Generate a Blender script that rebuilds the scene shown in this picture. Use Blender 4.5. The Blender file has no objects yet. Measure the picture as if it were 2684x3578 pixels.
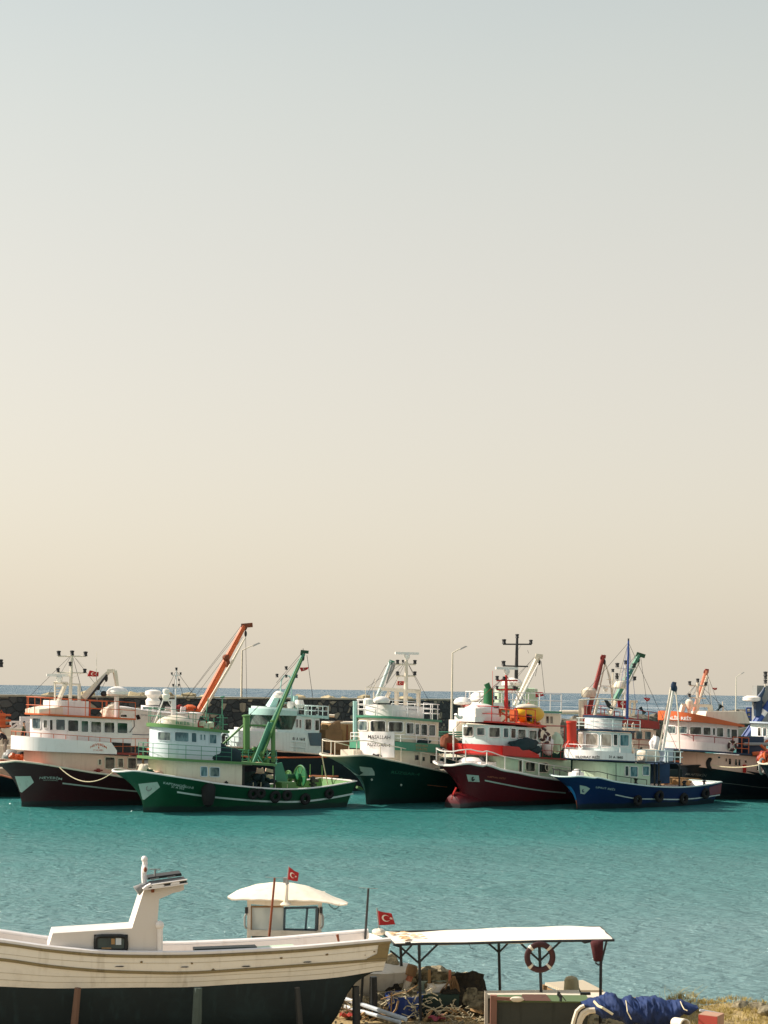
import bpy, math, random
from mathutils import Vector, Matrix
R = math.radians
rnd = random.Random(7)
SC = bpy.context.scene
COL = SC.collection

# ------------------------------------------------------------------ camera model (used for measuring too)
F, CX, HY, CH, ROLL = 5500.0, 1342.0, 2412.0, 7.9, 0.0148
cR, sR = math.cos(ROLL), math.sin(ROLL)
CAM = Vector((0, 0, CH))

def ray(px, py):
    a, b = px - CX, HY - py
    return Vector(((a * cR - b * sR) / F, 1.0, (a * sR + b * cR) / F))

def at(px, py, D):
    return CAM + ray(px, py) * D

def ground(px, py, z=0.0):
    r = ray(px, py)
    return CAM + r * ((z - CH) / r.z)

def proj(p):
    d = p - CAM
    X, Z = d.x / d.y * F, d.z / d.y * F
    return CX + X * cR + Z * sR, HY - (-X * sR + Z * cR)

def zf(x0, y0, s):
    return lambda x, y: (x0 + x / s, y0 + y / s)
Z1 = zf(0, 2100, 2.37); Z2 = zf(350, 2100, 1.7463); Z3 = zf(1050, 2200, 2.765)
Z4 = zf(1450, 2180, 2.6167); Z5 = zf(1850, 2200, 1.9892)
S1 = zf(0, 2560, 3.95); S2 = zf(420, 2640, 4.879); S3 = zf(800, 2380, 3.318); S4 = zf(1250, 2540, 4.1475)
S5 = zf(1850, 2420, 4.1475); S6 = zf(2250, 2420, 3.8226); S7 = zf(380, 2380, 3.95)
G1 = zf(0, 2950, 2.37); G2 = zf(650, 2950, 2.0738); G3 = zf(1150, 3150, 2.765); G4 = zf(1650, 3150, 2.765); G5 = zf(2084, 3150, 2.765)

# ------------------------------------------------------------------ materials
def lin(c):
    return tuple((x / 12.92 if x <= .04045 else ((x + .055) / 1.055) ** 2.4) for x in c)
MATS = {}
def nt_new(name):
    m = bpy.data.materials.new(name); m.use_nodes = True
    nt = m.node_tree
    return m, nt, nt.nodes['Principled BSDF']

def hexc(h):
    return lin(tuple(int(h[i:i + 2], 16) / 255 for i in (0, 2, 4)))

def paint(name, hx, rough=.5, dirt='5a4632', amt=.35, sc=.7, metal=0, streak=True, bump=.15):
    """worn paint: mottling, vertical run stains and a fine relief, all in the object's own space"""
    if name in MATS: return MATS[name]
    m, nt, p = nt_new(name); N, Lk = nt.nodes, nt.links
    tc = N.new('ShaderNodeTexCoord')
    n1 = N.new('ShaderNodeTexNoise'); n1.inputs['Scale'].default_value = sc; n1.inputs['Detail'].default_value = 8; n1.inputs['Roughness'].default_value = .7
    Lk.new(tc.outputs['Object'], n1.inputs['Vector'])
    mp = N.new('ShaderNodeMapping'); mp.inputs['Scale'].default_value = (5, 5, .45); Lk.new(tc.outputs['Object'], mp.inputs['Vector'])
    n2 = N.new('ShaderNodeTexNoise'); n2.inputs['Scale'].default_value = 1.1; n2.inputs['Detail'].default_value = 6; Lk.new(mp.outputs[0], n2.inputs['Vector'])
    r1 = N.new('ShaderNodeMapRange'); r1.inputs[1].default_value = .5; r1.inputs[2].default_value = .78; Lk.new(n1.outputs[0], r1.inputs[0])
    r2 = N.new('ShaderNodeMapRange'); r2.inputs[1].default_value = .55; r2.inputs[2].default_value = .75; Lk.new(n2.outputs[0], r2.inputs[0])
    mx = N.new('ShaderNodeMath'); mx.operation = 'MAXIMUM'; Lk.new(r1.outputs[0], mx.inputs[0])
    if streak: Lk.new(r2.outputs[0], mx.inputs[1])
    ml = N.new('ShaderNodeMath'); ml.operation = 'MULTIPLY'; ml.inputs[1].default_value = amt; Lk.new(mx.outputs[0], ml.inputs[0])
    mc = N.new('ShaderNodeMix'); mc.data_type = 'RGBA'
    mc.inputs[6].default_value = (*hexc(hx), 1); mc.inputs[7].default_value = (*hexc(dirt), 1); Lk.new(ml.outputs[0], mc.inputs[0])
    outc = mc.outputs[2]
    if name.startswith('hull') or name == 'maroon':   # weed and antifouling with painted shade darkening the waterline, scuffs on the topsides
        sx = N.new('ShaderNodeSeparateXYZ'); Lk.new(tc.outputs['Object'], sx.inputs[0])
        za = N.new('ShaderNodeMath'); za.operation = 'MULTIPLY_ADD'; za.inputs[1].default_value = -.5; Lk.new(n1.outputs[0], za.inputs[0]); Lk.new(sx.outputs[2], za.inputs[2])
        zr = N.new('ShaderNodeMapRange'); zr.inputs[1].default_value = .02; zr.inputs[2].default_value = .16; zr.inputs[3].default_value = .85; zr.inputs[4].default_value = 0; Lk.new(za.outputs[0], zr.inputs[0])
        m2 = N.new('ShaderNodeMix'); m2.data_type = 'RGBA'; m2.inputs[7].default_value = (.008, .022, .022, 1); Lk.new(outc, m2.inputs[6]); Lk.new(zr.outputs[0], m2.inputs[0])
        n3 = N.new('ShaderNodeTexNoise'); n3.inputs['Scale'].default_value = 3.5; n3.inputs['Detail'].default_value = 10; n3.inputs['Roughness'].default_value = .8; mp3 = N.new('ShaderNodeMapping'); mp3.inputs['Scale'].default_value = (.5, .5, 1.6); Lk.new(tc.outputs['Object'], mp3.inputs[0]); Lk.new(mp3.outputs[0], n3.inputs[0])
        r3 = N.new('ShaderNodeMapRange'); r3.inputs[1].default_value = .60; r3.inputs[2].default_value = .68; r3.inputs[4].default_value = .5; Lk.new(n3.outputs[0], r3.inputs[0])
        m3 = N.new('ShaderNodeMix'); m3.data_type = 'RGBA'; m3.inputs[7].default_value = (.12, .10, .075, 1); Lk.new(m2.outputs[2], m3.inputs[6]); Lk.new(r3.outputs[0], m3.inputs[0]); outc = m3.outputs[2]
    Lk.new(outc, p.inputs['Base Color'])
    p.inputs['Roughness'].default_value = rough; p.inputs['Metallic'].default_value = metal
    if bump:
        bp = N.new('ShaderNodeBump'); bp.inputs['Strength'].default_value = bump; bp.inputs['Distance'].default_value = .05
        Lk.new(n1.outputs[0], bp.inputs['Height']); Lk.new(bp.outputs[0], p.inputs['Normal'])
    MATS[name] = m
    return m

def glass(name, hx='11181b', curtain=None, rough=.08):
    if name in MATS: return MATS[name]
    m, nt, p = nt_new(name); N, Lk = nt.nodes, nt.links
    tc = N.new('ShaderNodeTexCoord')
    n1 = N.new('ShaderNodeTexNoise'); n1.inputs['Scale'].default_value = 1.7; n1.inputs['Detail'].default_value = 2
    mp = N.new('ShaderNodeMapping'); mp.inputs['Scale'].default_value = (1.6, 1.6, .8); Lk.new(tc.outputs['Object'], mp.inputs['Vector']); Lk.new(mp.outputs[0], n1.inputs['Vector'])
    rp = N.new('ShaderNodeValToRGB'); Lk.new(n1.outputs[0], rp.inputs[0])
    e = rp.color_ramp.elements
    e[0].position = .42; e[0].color = (*hexc(hx), 1)
    e[1].position = .62; e[1].color = (*hexc(curtain or '333a38'), 1)
    Lk.new(rp.outputs[0], p.inputs['Base Color']); p.inputs['Roughness'].default_value = rough
    p.inputs['Specular IOR Level'].default_value = .6
    MATS[name] = m
    return m

def M(k):
    T = {
     'white': ('e9e4e0', .5, '8c7258', .22), 'cream': ('ddd2bd', .55, '8c7258', .3), 'pink': ('e2bda8', .55, 'a06a4a', .3), 'mint': ('a9d2cb', .5, '6f8a80', .3),
     'mintwhite': ('cfe0dc', .5, '7d8f88', .3), 'palegreen': ('bcd0b4', .55, '7d8a60', .3), 'green': ('1f6b3f', .5, '17402a', .4), 'lime': ('58834a', .5, '4d6a35', .4),
     'ltgreen': ('43856a', .5, '2f5a45', .3), 'hullgreen': ('0a482c', .42, '093b2b', .5), 'hulldkgreen': ('08332b', .45, '08302c', .5), 'maroon': ('3c1519', .5, '30171c', .5),
     'hullred': ('58111a', .45, '46121c', .45), 'hullblue': ('0b2758', .42, '10264e', .45), 'hullnavy': ('0c161f', .5, '0e3138', .4), 'red': ('c2261e', .5, '7a2018', .3),
     'orange': ('c95f2d', .5, '96421c', .35), 'dkred': ('8a2a22', .5, '4d1c16', .4), 'yellow': ('d8a912', .45, '8f6c14', .3), 'blue': ('2a4a8c', .5, '1b2c50', .4),
     'navytrim': ('16324e', .5, '10202e', .3), 'black': ('17191b', .5, '2c2622', .4), 'rope': ('cbbf9e', .9, '8d7c58', .4), 'steel': ('8d8f8c', .45, '6e5340', .4),
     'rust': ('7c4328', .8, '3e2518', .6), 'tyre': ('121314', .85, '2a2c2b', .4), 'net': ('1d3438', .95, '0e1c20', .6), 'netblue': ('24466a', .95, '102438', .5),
     'deck': ('a59a86', .8, '5a5042', .5), 'decklime': ('c3d79a', .7, '7d8a55', .4), 'wood': ('8a6b48', .8, '4c3824', .5), 'tan': ('a8865c', .9, '6a5030', .5),
     'greypale': ('aebcc6', .5, '7a8088', .3), 'ring': ('3a1715', .6, '5a2420', .35), 'bluewhite': ('cfd8de', .5, '7e8890', .25), 'plate': ('b9c6bd', .4, '8b8f84', .35),
     'darkmetal': ('23282a', .5, '4a3526', .5), 'dome': ('efe9df', .35, 'a39880', .15), 'skyblue': ('2d86c9', .45, '1c5a90', .3), 'salmon': ('c77a5c', .5, '8a4a34', .4),
     'pinkrust': ('8f5054', .6, '3a4a78', .5), 'chimney': ('c93420', .5, '8a2a1a', .3),
    }[k]
    return paint(k, T[0], T[1], T[2], T[3])

# ------------------------------------------------------------------ mesh builder
class MB:
    def __init__(s): s.v = []; s.f = []; s.m = []; s.mi = 0
    def add(s, vs, fs):
        o = len(s.v); s.v += [Vector(v) for v in vs]
        for f in fs: s.f.append(tuple(i + o for i in f)); s.m.append(s.mi)
        return s
    def box(s, c, d, rz=0, top=1.0, rot=None):
        c = Vector(c); M3 = rot or Matrix.Rotation(rz, 3, 'Z'); vs = []
        for k in (-.5, .5):
            q = 1 if k < 0 else top
            for i, j in ((-.5, -.5), (.5, -.5), (.5, .5), (-.5, .5)):
                vs.append(c + M3 @ Vector((i * d[0] * q, j * d[1] * q, k * d[2])))
        return s.add(vs, [(3, 2, 1, 0), (4, 5, 6, 7), (0, 1, 5, 4), (1, 2, 6, 5), (2, 3, 7, 6), (3, 0, 4, 7)])
    def path(s, pts, r, n=6, closed=False, flat=1.0):
        pts = [Vector(p) for p in pts]; K = len(pts)
        rs = r if isinstance(r, (list, tuple)) else [r] * K
        o = len(s.v); up = None
        for i, p in enumerate(pts):
            if closed: t = pts[(i + 1) % K] - pts[i - 1]
            else: t = pts[min(i + 1, K - 1)] - pts[max(i - 1, 0)]
            t.normalize()
            if up is None: up = Vector((0, 0, 1)) if abs(t.z) < .9 else Vector((1, 0, 0))
            a = t.cross(up)
            if a.length < 1e-5: a = t.orthogonal()
            a.normalize(); b = a.cross(t).normalized(); up = b
            for k in range(n):
                w = 2 * math.pi * (k + .5) / n
                s.v.append(p + a * math.cos(w) * rs[i] + b * math.sin(w) * rs[i] * flat)
        for i in range(K if closed else K - 1):
            j = (i + 1) % K
            for k in range(n):
                q = (k + 1) % n
                s.f.append((o + i * n + k, o + i * n + q, o + j * n + q, o + j * n + k)); s.m.append(s.mi)
        if not closed:
            s.f.append(tuple(o + k for k in reversed(range(n)))); s.m.append(s.mi)
            s.f.append(tuple(o + (K - 1) * n + k for k in range(n))); s.m.append(s.mi)
        return s
    def tube(s, a, b, r, r1=None, n=6): return s.path([a, b], [r, r if r1 is None else r1], n)
    def prism(s, out, zb, zt, inset=0):
        n = len(out); g = lambda z, x, y: z(x) if callable(z) else z
        vs = [(x, y, g(zb, x, y)) for x, y in out] + [(x, y, g(zt, x, y)) for x, y in out]
        fs = [tuple(reversed(range(n))), tuple(range(n, 2 * n))] + [(i, (i + 1) % n, n + (i + 1) % n, n + i) for i in range(n)]
        return s.add(vs, fs)
    def ell(s, c, r, nu=12, nv=8, v0=-1.0, jit=0, rot=None):
        c = Vector(c); o = len(s.v); M3 = rot or Matrix.Identity(3)
        for j in range(nv + 1):
            t = v0 + (1 - v0) * j / nv; ph = math.asin(max(-1, min(1, t))) if nv > 0 else 0
            ph = (math.asin(v0)) + (math.pi / 2 - math.asin(v0)) * j / nv
            for i in range(nu):
                w = 2 * math.pi * i / nu; q = 1 + jit * (rnd.random() - .5)
                s.v.append(c + M3 @ Vector((r[0] * q * math.cos(ph) * math.cos(w), r[1] * q * math.cos(ph) * math.sin(w), r[2] * q * math.sin(ph))))
        for j in range(nv):
            for i in range(nu):
                k = (i + 1) % nu
                s.f.append((o + j * nu + i, o + j * nu + k, o + (j + 1) * nu + k, o + (j + 1) * nu + i)); s.m.append(s.mi)
        return s
    def lathe(s, c, prof, n=12, axis=(0, 0, 1)):
        ax = Vector(axis).normalized(); a = ax.orthogonal().normalized(); b = ax.cross(a); c = Vector(c); o = len(s.v)
        for r, z in prof:
            for k in range(n):
                w = 2 * math.pi * k / n
                s.v.append(c + ax * z + (a * math.cos(w) + b * math.sin(w)) * max(r, 1e-4))
        P = len(prof)
        for i in range(P - 1):
            for k in range(n):
                q = (k + 1) % n
                s.f.append((o + i * n + k, o + i * n + q, o + (i + 1) * n + q, o + (i + 1) * n + k)); s.m.append(s.mi)
        s.f.append(tuple(o + k for k in reversed(range(n)))); s.m.append(s.mi)
        s.f.append(tuple(o + (P - 1) * n + k for k in range(n))); s.m.append(s.mi)
        return s
    def torus(s, c, Rr, r, axis=(0, 1, 0), n=24, m=8, sq=1.0):
        ax = Vector(axis).normalized(); a = ax.orthogonal().normalized(); b = ax.cross(a); c = Vector(c); o = len(s.v)
        for i in range(n):
            w = 2 * math.pi * i / n; d = a * math.cos(w) + b * math.sin(w)
            for k in range(m):
                q = 2 * math.pi * k / m
                s.v.append(c + d * (Rr + r * math.cos(q)) + ax * r * sq * math.sin(q))
        for i in range(n):
            j = (i + 1) % n
            for k in range(m):
                q = (k + 1) % m
                s.f.append((o + i * m + k, o + j * m + k, o + j * m + q, o + i * m + q)); s.m.append(s.mi)
        return s
    def grid(s, rows, closed=False):
        h, w = len(rows), len(rows[0]); o = len(s.v)
        for r in rows: s.v += [Vector(p) for p in r]
        for i in range(h - 1):
            for j in range(w - 1): s.f.append((o + i * w + j, o + i * w + j + 1, o + (i + 1) * w + j + 1, o + (i + 1) * w + j)); s.m.append(s.mi)
        return s
    def slab(s, rows, back):
        """a sheet with thickness: rows of points, back = vector to its other face"""
        back = Vector(back); h, w = len(rows), len(rows[0]); o = len(s.v)
        s.grid(rows); s.grid([[Vector(p) + back for p in r] for r in rows]); K = h * w
        ring = [j for j in range(w)] + [i * w + w - 1 for i in range(1, h)] + [(h - 1) * w + j for j in range(w - 2, -1, -1)] + [i * w for i in range(h - 2, 0, -1)]
        for i in range(len(ring)):
            a, b = ring[i], ring[(i + 1) % len(ring)]
            s.f.append((o + a, o + b, o + K + b, o + K + a)); s.m.append(s.mi)
        return s
    def build(s, name, mats, parent=None, smooth=True, ang=35, recalc=True):
        me = bpy.data.meshes.new(name)
        me.from_pydata([tuple(v) for v in s.v], [], s.f)
        if not isinstance(mats, (list, tuple)): mats = [mats]
        for m in mats: me.materials.append(M(m) if isinstance(m, str) else m)
        me.polygons.foreach_set('material_index', s.m)
        if recalc:
            import bmesh
            bm = bmesh.new(); bm.from_mesh(me); bmesh.ops.recalc_face_normals(bm, faces=bm.faces); bm.to_mesh(me); bm.free()
        if smooth:
            me.polygons.foreach_set('use_smooth', [True] * len(me.polygons)); me.set_sharp_from_angle(angle=R(ang))
        me.update()
        o = bpy.data.objects.new(name, me); COL.objects.link(o)
        if parent is not None: o.parent = parent
        return o

def tag(o, label=None, cat=None, group=None, kind=None):
    if label: o['label'] = label
    if cat: o['category'] = cat
    if group: o['group'] = group
    if kind: o['kind'] = kind
    return o

def empty(name, loc, rz=0, label=None, cat=None, group=None):
    o = bpy.data.objects.new(name, None); COL.objects.link(o); o.location = loc; o.rotation_euler = (0, 0, rz)
    o.empty_display_size = .3
    return tag(o, label, cat, group)

def text_tris(body, bold=.012):
    cu = bpy.data.curves.new('txt', 'FONT'); cu.body = body; cu.resolution_u = 3; cu.offset = bold
    o = bpy.data.objects.new('txt', cu); COL.objects.link(o)
    dg = bpy.context.evaluated_depsgraph_get(); ev = o.evaluated_get(dg); me = ev.to_mesh()
    vs = [(v.co.x, v.co.y) for v in me.vertices]; fs = [tuple(p.vertices) for p in me.polygons]
    ev.to_mesh_clear(); bpy.data.objects.remove(o); bpy.data.curves.remove(cu)
    x0 = min(v[0] for v in vs); x1 = max(v[0] for v in vs); y0 = min(v[1] for v in vs); y1 = max(v[1] for v in vs)
    return [((x - x0) / (x1 - x0), (y - y0) / (y1 - y0)) for x, y in vs], fs

def hermite(P, x):
    n = len(P)
    if x <= P[0][0]: return P[0][1]
    if x >= P[-1][0]: return P[-1][1]
    for i in range(n - 1):
        if x <= P[i + 1][0]:
            h = P[i + 1][0] - P[i][0]; t = (x - P[i][0]) / h
            sl = lambda k: 0 if False else ((P[min(k + 1, n - 1)][1] - P[max(k - 1, 0)][1]) / (P[min(k + 1, n - 1)][0] - P[max(k - 1, 0)][0]))
            a, b = sl(i) * h, sl(i + 1) * h
            return (2*t**3 - 3*t*t + 1) * P[i][1] + (t**3 - 2*t*t + t) * a + (-2*t**3 + 3*t*t) * P[i + 1][1] + (t**3 - t*t) * b

def bisect(f, lo, hi, n=30):
    a = f(lo)
    for _ in range(n):
        mid = (lo + hi) / 2
        if (f(mid) > 0) == (a > 0): lo = mid
        else: hi = mid
    return (lo + hi) / 2

# ------------------------------------------------------------------ hull
class Hull:
    def __init__(s, L, B, O, sheer, zb, k=1.7, fd=.4, fw=.7, pw=.82, so=.5, sternw=.84, flare=1.5, ed=.5):
        s.L, s.B, s.O, s.P, s.zb, s.k, s.fd, s.fw, s.pw, s.so, s.sw, s.fl, s.ed = L, B, O, sheer, zb, k, fd, fw, pw, so, sternw, flare, ed
    def sheer(s, x): return hermite(s.P, x)
    def xs(s, z): return -s.O * max(0, min(1.15, z / s.zb)) ** s.k + (0.35 * -z if z < 0 else 0)
    def xe(s, z): return s.L + s.so * min(1.2, max(-.3, z / s.P[-1][1]))
    def y(s, x, z):
        a, b = s.xs(z), s.xe(z); u = max(0, min(1, (x - a) / (b - a))); w = max(0, min(1, (z + .25) / (s.sheer(x) + .25)))
        D = 1 - max(0, 1 - u / s.fd) ** 2.3; D = D ** s.ed * (1 - (1 - s.sw) * max(0, (u - .55) / .45) ** 2)
        W = 1 - max(0, 1 - u / s.fw) ** 1.7; W = W ** .95 * s.pw * (1 - (1 - s.sw * .95) * max(0, (u - .5) / .5) ** 2)
        return s.B * (W + (D - W) * w ** s.fl)
    def top(s, u):
        x = -s.O + u * (s.L + s.O)
        for _ in range(6):
            z = s.sheer(x); x = s.xs(z) + (s.xe(z) - s.xs(z)) * u
        return x, s.sheer(x)

EYE = 0
class Boat:
    def __init__(s, name, label, Z, stem, th, B, D=None, cat='fishing boat', group='fishing boats moored across the harbour', zw=0.0):
        s.Z = Z; px, py = Z(*stem); p = ground(px, py, zw) if D is None else at(px, py, D); p.z = zw
        s.o = p; s.th = R(th); s.B = B; s.c, s.s = math.cos(s.th), math.sin(s.th)
        s.root = empty(name, p, s.th, label, cat, group); s.D = p.y; s.h = None
    def w2l(s, p):
        d = p - s.o; return Vector((d.x * s.c + d.y * s.s, -d.x * s.s + d.y * s.c, d.z))
    def l2w(s, p):
        return s.o + Vector((p[0] * s.c - p[1] * s.s, p[0] * s.s + p[1] * s.c, p[2]))
    def _ray(s, zx, zy):
        r = ray(*s.Z(zx, zy)); o = s.w2l(CAM); d = Vector((r.x * s.c + r.y * s.s, -r.x * s.s + r.y * s.c, r.z)); return o, d
    def on(s, zx, zy, y0=0):
        o, d = s._ray(zx, zy); t = (y0 - o.y) / d.y; return o + d * t
    def at(s, zx, zy, D=None):
        return s.w2l(at(*s.Z(zx, zy), D or s.D))
    def px(s, l):
        return proj(s.l2w(l))
    def hull(s, sheer, tip, mats, zb=None, rail='white', bul=.7, deck='deck', inner=None, k=1.7, stern=None, railr=.07, **kw):
        """sheer: points of the near rail from bow to stern, measured on the photograph, solved to 3-D"""
        B = s.B; O, L = 2.0, 14.0; P = None
        tipx = s.Z(*tip)[0]
        kk = dict(fd=.4, ed=.5, sternw=.84, so=.5); kk.update({a: b for a, b in kw.items() if a in kk})
        for it in range(7):
            pts = []
            for i, (zx, zy) in enumerate(sheer):
                y = -B
                for _ in range(6):
                    q = s.on(zx, zy, y); u = max(0, min(1, (q.x + O) / (L + kk['so'] + O)))
                    Dd = (1 - max(0, 1 - u / kk['fd']) ** 2.3) ** kk['ed'] * (1 - (1 - kk['sternw']) * max(0, (u - .55) / .45) ** 2)
                    y = -B * Dd
                pts.append((q.x, q.z))
            q = s.on(*tip, 0); zt = s.on(*tip, B * .2).z
            if stern is None: L = max(6, pts[-1][0] - kk['so'])
            else: L = stern
            pts = sorted(pts); cl = [pts[0]]
            for a in pts[1:]:
                if a[0] > cl[-1][0] + .25: cl.append(a)
            zb_ = zb or zt
            cl = [c for c in cl if c[0] > -O + .5]
            P = [(-O, zb_)] + cl
            h = Hull(L, B, O, P, zb_, k=k, **kw)
            def f(OO):
                h.O = OO; h.P = [(-OO, zb_)] + cl; m = 9e9
                for i in range(14):
                    x, z = h.top((i / 14) ** 1.5 * .4); yy = h.y(x, z)
                    m = min(m, s.px((x, yy, z))[0], s.px((x, -yy, z))[0])
                return m - tipx
            O = bisect(f, 0.2, 6.0, 14)
        h = Hull(L, B, O, [(-O, zb_)] + cl, zb_, k=k, **kw); s.h = h
        N, J = 44, 12; mb = MB(); z0 = -.5; rows = {1: [], -1: []}; topl = []
        for i in range(N + 1):
            u = (i / N) ** 1.5
            for sd in (1, -1):
                row = []
                for j in range(J + 1):
                    v = (j / J); tx, tz = h.top(u)
                    z = z0 + (tz - z0) * v; x = h.xs(z) + (h.xe(z) - h.xs(z)) * u
                    y = h.y(x, z) if i else 0
                    row.append((x, sd * y, z))
                rows[sd].append(row)
            topl.append((row[-1][0], abs(row[-1][1]), row[-1][2]))
        mb.grid(rows[1]); mb.grid(rows[-1]); mb.grid([rows[1][-1], rows[-1][-1]])
        mb.build('hull', mats, s.root, ang=50)
        # cap rail
        ins = [(x, max(0, y - .02), z + .02) for x, y, z in topl]
        line = [Vector(p) for p in reversed(ins)] + [Vector((x, -y, z)) for x, y, z in ins[1:]]
        MB().path(line, railr * 1.25, 6, closed=True, flat=.75).build('rail', rail, s.root)
        # inner bulwark and deck
        mi = MB(); a = topl; lay = []
        for q in range(6):
            row = []
            for i, (x, y, z) in enumerate(a):
                zz = z - .03 - bul * q / 5; xx = min(max(x, h.xs(zz) + .15), h.xe(zz) - .1); row.append((xx, max(0, h.y(xx, zz) - .1 - .02 * q), zz))
            lay.append(row)
        b = lay[-1]
        for sd in (1, -1): mi.grid([[(p[0], sd * p[1], p[2]) for p in r] for r in lay])
        mi.grid([[r[-1], (r[-1][0], -r[-1][1], r[-1][2])] for r in lay])
        mi.build('bulwark', inner or rail, s.root)
        md = MB(); md.grid([[(p[0], p[1], p[2] + .01) for p in b], [(p[0], -p[1], p[2] + .01) for p in b]]); md.build('deck', deck, s.root)
        s.topl = topl
        return h
    def hp(s, zx, zy, side=-1, off=.02):
        h = s.h; y = side * s.B * .6
        for _ in range(14):
            q = s.on(zx, zy, y); y = .5 * y + .5 * side * (h.y(q.x, q.z) + off)
        e = .05; n = Vector((-(h.y(q.x + e, q.z) - h.y(q.x - e, q.z)) / (2 * e), 1, -(h.y(q.x, q.z + e) - h.y(q.x, q.z - e)) / (2 * e)))
        return Vector((q.x, side * h.y(q.x, q.z), q.z)) + Vector((n.x, side, n.z)).normalized() * off
    def fan(s, poly, mapf, name, mat, rings=4, sub=4, parent=None):
        n = len(poly); cx = sum(p[0] for p in poly) / n; cy = sum(p[1] for p in poly) / n; ring = []
        for i in range(n):
            a, b = poly[i], poly[(i + 1) % n]
            for k in range(sub): ring.append((a[0] + (b[0] - a[0]) * k / sub, a[1] + (b[1] - a[1]) * k / sub))
        vs = [mapf(cx, cy)]; fs = []; m = len(ring)
        for r in range(1, rings + 1):
            for p in ring: vs.append(mapf(cx + (p[0] - cx) * r / rings, cy + (p[1] - cy) * r / rings))
        for i in range(m): fs.append((0, 1 + i, 1 + (i + 1) % m))
        for r in range(1, rings):
            for i in range(m):
                j = (i + 1) % m; fs.append((1 + (r - 1) * m + i, 1 + (r - 1) * m + j, 1 + r * m + j, 1 + r * m + i))
        return MB().add(vs, fs).build(name, mat, parent or s.root, smooth=False)
    def strip(s, pts, wd, mapf, name, mat, n=40):
        """a painted band along a measured line, width wd in zoom pixels"""
        P = sorted(pts); rows = [[], []]
        for i in range(n + 1):
            x = P[0][0] + (P[-1][0] - P[0][0]) * i / n; y = hermite(P, x)
            rows[0].append(mapf(x, y - wd / 2)); rows[1].append(mapf(x, y + wd / 2))
        return MB().grid(rows).build(name, mat, s.root, smooth=False)
    def text(s, body, a, b, h, mapf, mat, name='lettering', arch=0, bold=.012, lean=0, parent=None):
        vs, fs = text_tris(body, bold); out = []
        for u, v in vs:
            x = a[0] + (b[0] - a[0]) * u + lean * v; y = a[1] + (b[1] - a[1]) * u - h * v - arch * 4 * u * (1 - u)
            out.append(mapf(x, y))
        return MB().add(out, fs).build(name, mat, parent or s.root, smooth=False, recalc=False)

    # --- superstructure blocks
    def house(s, name, left, right, top, bot, w, mat, r=None, e=.9, back=0.0, solid=True):
        """rounded-front block; left/right: silhouette columns; top/bot: two points each on the near side wall (plane y=-w)"""
        A, Bp = s.on(*top[0], -w), s.on(*top[1], -w); C, Dp = s.on(*bot[0], -w), s.on(*bot[1], -w)
        mt = (Bp.z - A.z) / (Bp.x - A.x); mb_ = (Dp.z - C.z) / (Dp.x - C.x)
        zt = lambda x: A.z + mt * (x - A.x); zb = lambda x: C.z + mb_ * (x - C.x)
        r = w * .8 if r is None else r
        lx, _ = s.Z(left, 0); rx, _ = s.Z(right, 0)
        x1 = bisect(lambda x: s.px((x, -w, (zt(x) + zb(x)) / 2))[0] - rx, -8, 60)
        def outl(x0):
            o = []
            K = 12
            for i in range(-K, K + 1):
                ph = i / K * math.pi / 2
                o.append((x0 + r * (1 - abs(math.cos(ph)) ** e), -w * math.copysign(abs(math.sin(ph)) ** e, -ph) * -1))
            return o
        def f(x0): return min(s.px((x, y, (zt(x) + zb(x)) / 2))[0] for x, y in outl(x0)) - lx
        x0 = bisect(f, -8, 60)
        o = outl(x0)                                # from y=-w round the nose to y=+w
        o = [(x, y) for x, y in o]
        if o[0][1] > 0: o.reverse()
        out = [(x1, -w)] + o + [(x1, w)]
        out = list(reversed(out))
        H = type('H', (), {})(); H.out = out; H.zt, H.zb, H.x0, H.x1, H.w = zt, zb, x0, x1, w
        H.front = [(x, y) for x, y in o]
        if solid: H.obj = MB().prism(out, zb, zt).build(name, mat, s.root)
        else: H.obj = None
        return H
    def hit(s, H, zx, zy, off=.02):
        o, d = s._ray(zx, zy); best = None; n = len(H.out)
        for i in range(n):
            ax, ay = H.out[i]; bx, by = H.out[(i + 1) % n]; ex, ey = bx - ax, by - ay
            den = d.x * ey - d.y * ex
            if abs(den) < 1e-9: continue
            t = ((ax - o.x) * ey - (ay - o.y) * ex) / den
            q = ((ax - o.x) * d.y - (ay - o.y) * d.x) / den
            if -1e-6 <= q <= 1 + 1e-6 and t > 0 and (best is None or t < best[0]):
                nn = Vector((ey, -ex, 0)).normalized()
                if nn.x * d.x + nn.y * d.y > 0: nn = -nn
                best = (t, nn)
        if best is None: return s.on(zx, zy, -H.w - off)
        return o + d * best[0] + best[1] * off
    def win(s, H, x0, y0, x1, y1, sl=.03, frame='white', gl=None, fr=.035, name='window', skew=0):
        gl = gl or glass('pane_dark')
        g = lambda u, v, off: s.hit(H, x0 + (x1 - x0) * u + skew * v, y0 + (y1 - y0) * v + (x1 - x0) * u * sl, off)
        mb = MB(); n = 4; mb.mi = 1; c = .1
        mb.grid([[g(i / n, j / n, .015) for i in range(n + 1)] for j in range(n + 1)])
        mb.mi = 0
        ring = [(c, 0), (.5, 0), (1 - c, 0), (1, c), (1, .5), (1, 1 - c), (1 - c, 1), (.5, 1), (c, 1), (0, 1 - c), (0, .5), (0, c)]
        mb.path([g(u, v, .02) for u, v in ring], fr, 4, closed=True)
        return mb.build(name, [frame, gl], H.obj or s.root)
    def wins(s, H, lst, **k):
        for a in lst:
            kk = dict(k)
            if len(a) > 4: kk['gl'] = glass(*a[4]) if isinstance(a[4], tuple) else GL[a[4]]
            s.win(H, *a[:4], **kk)
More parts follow.
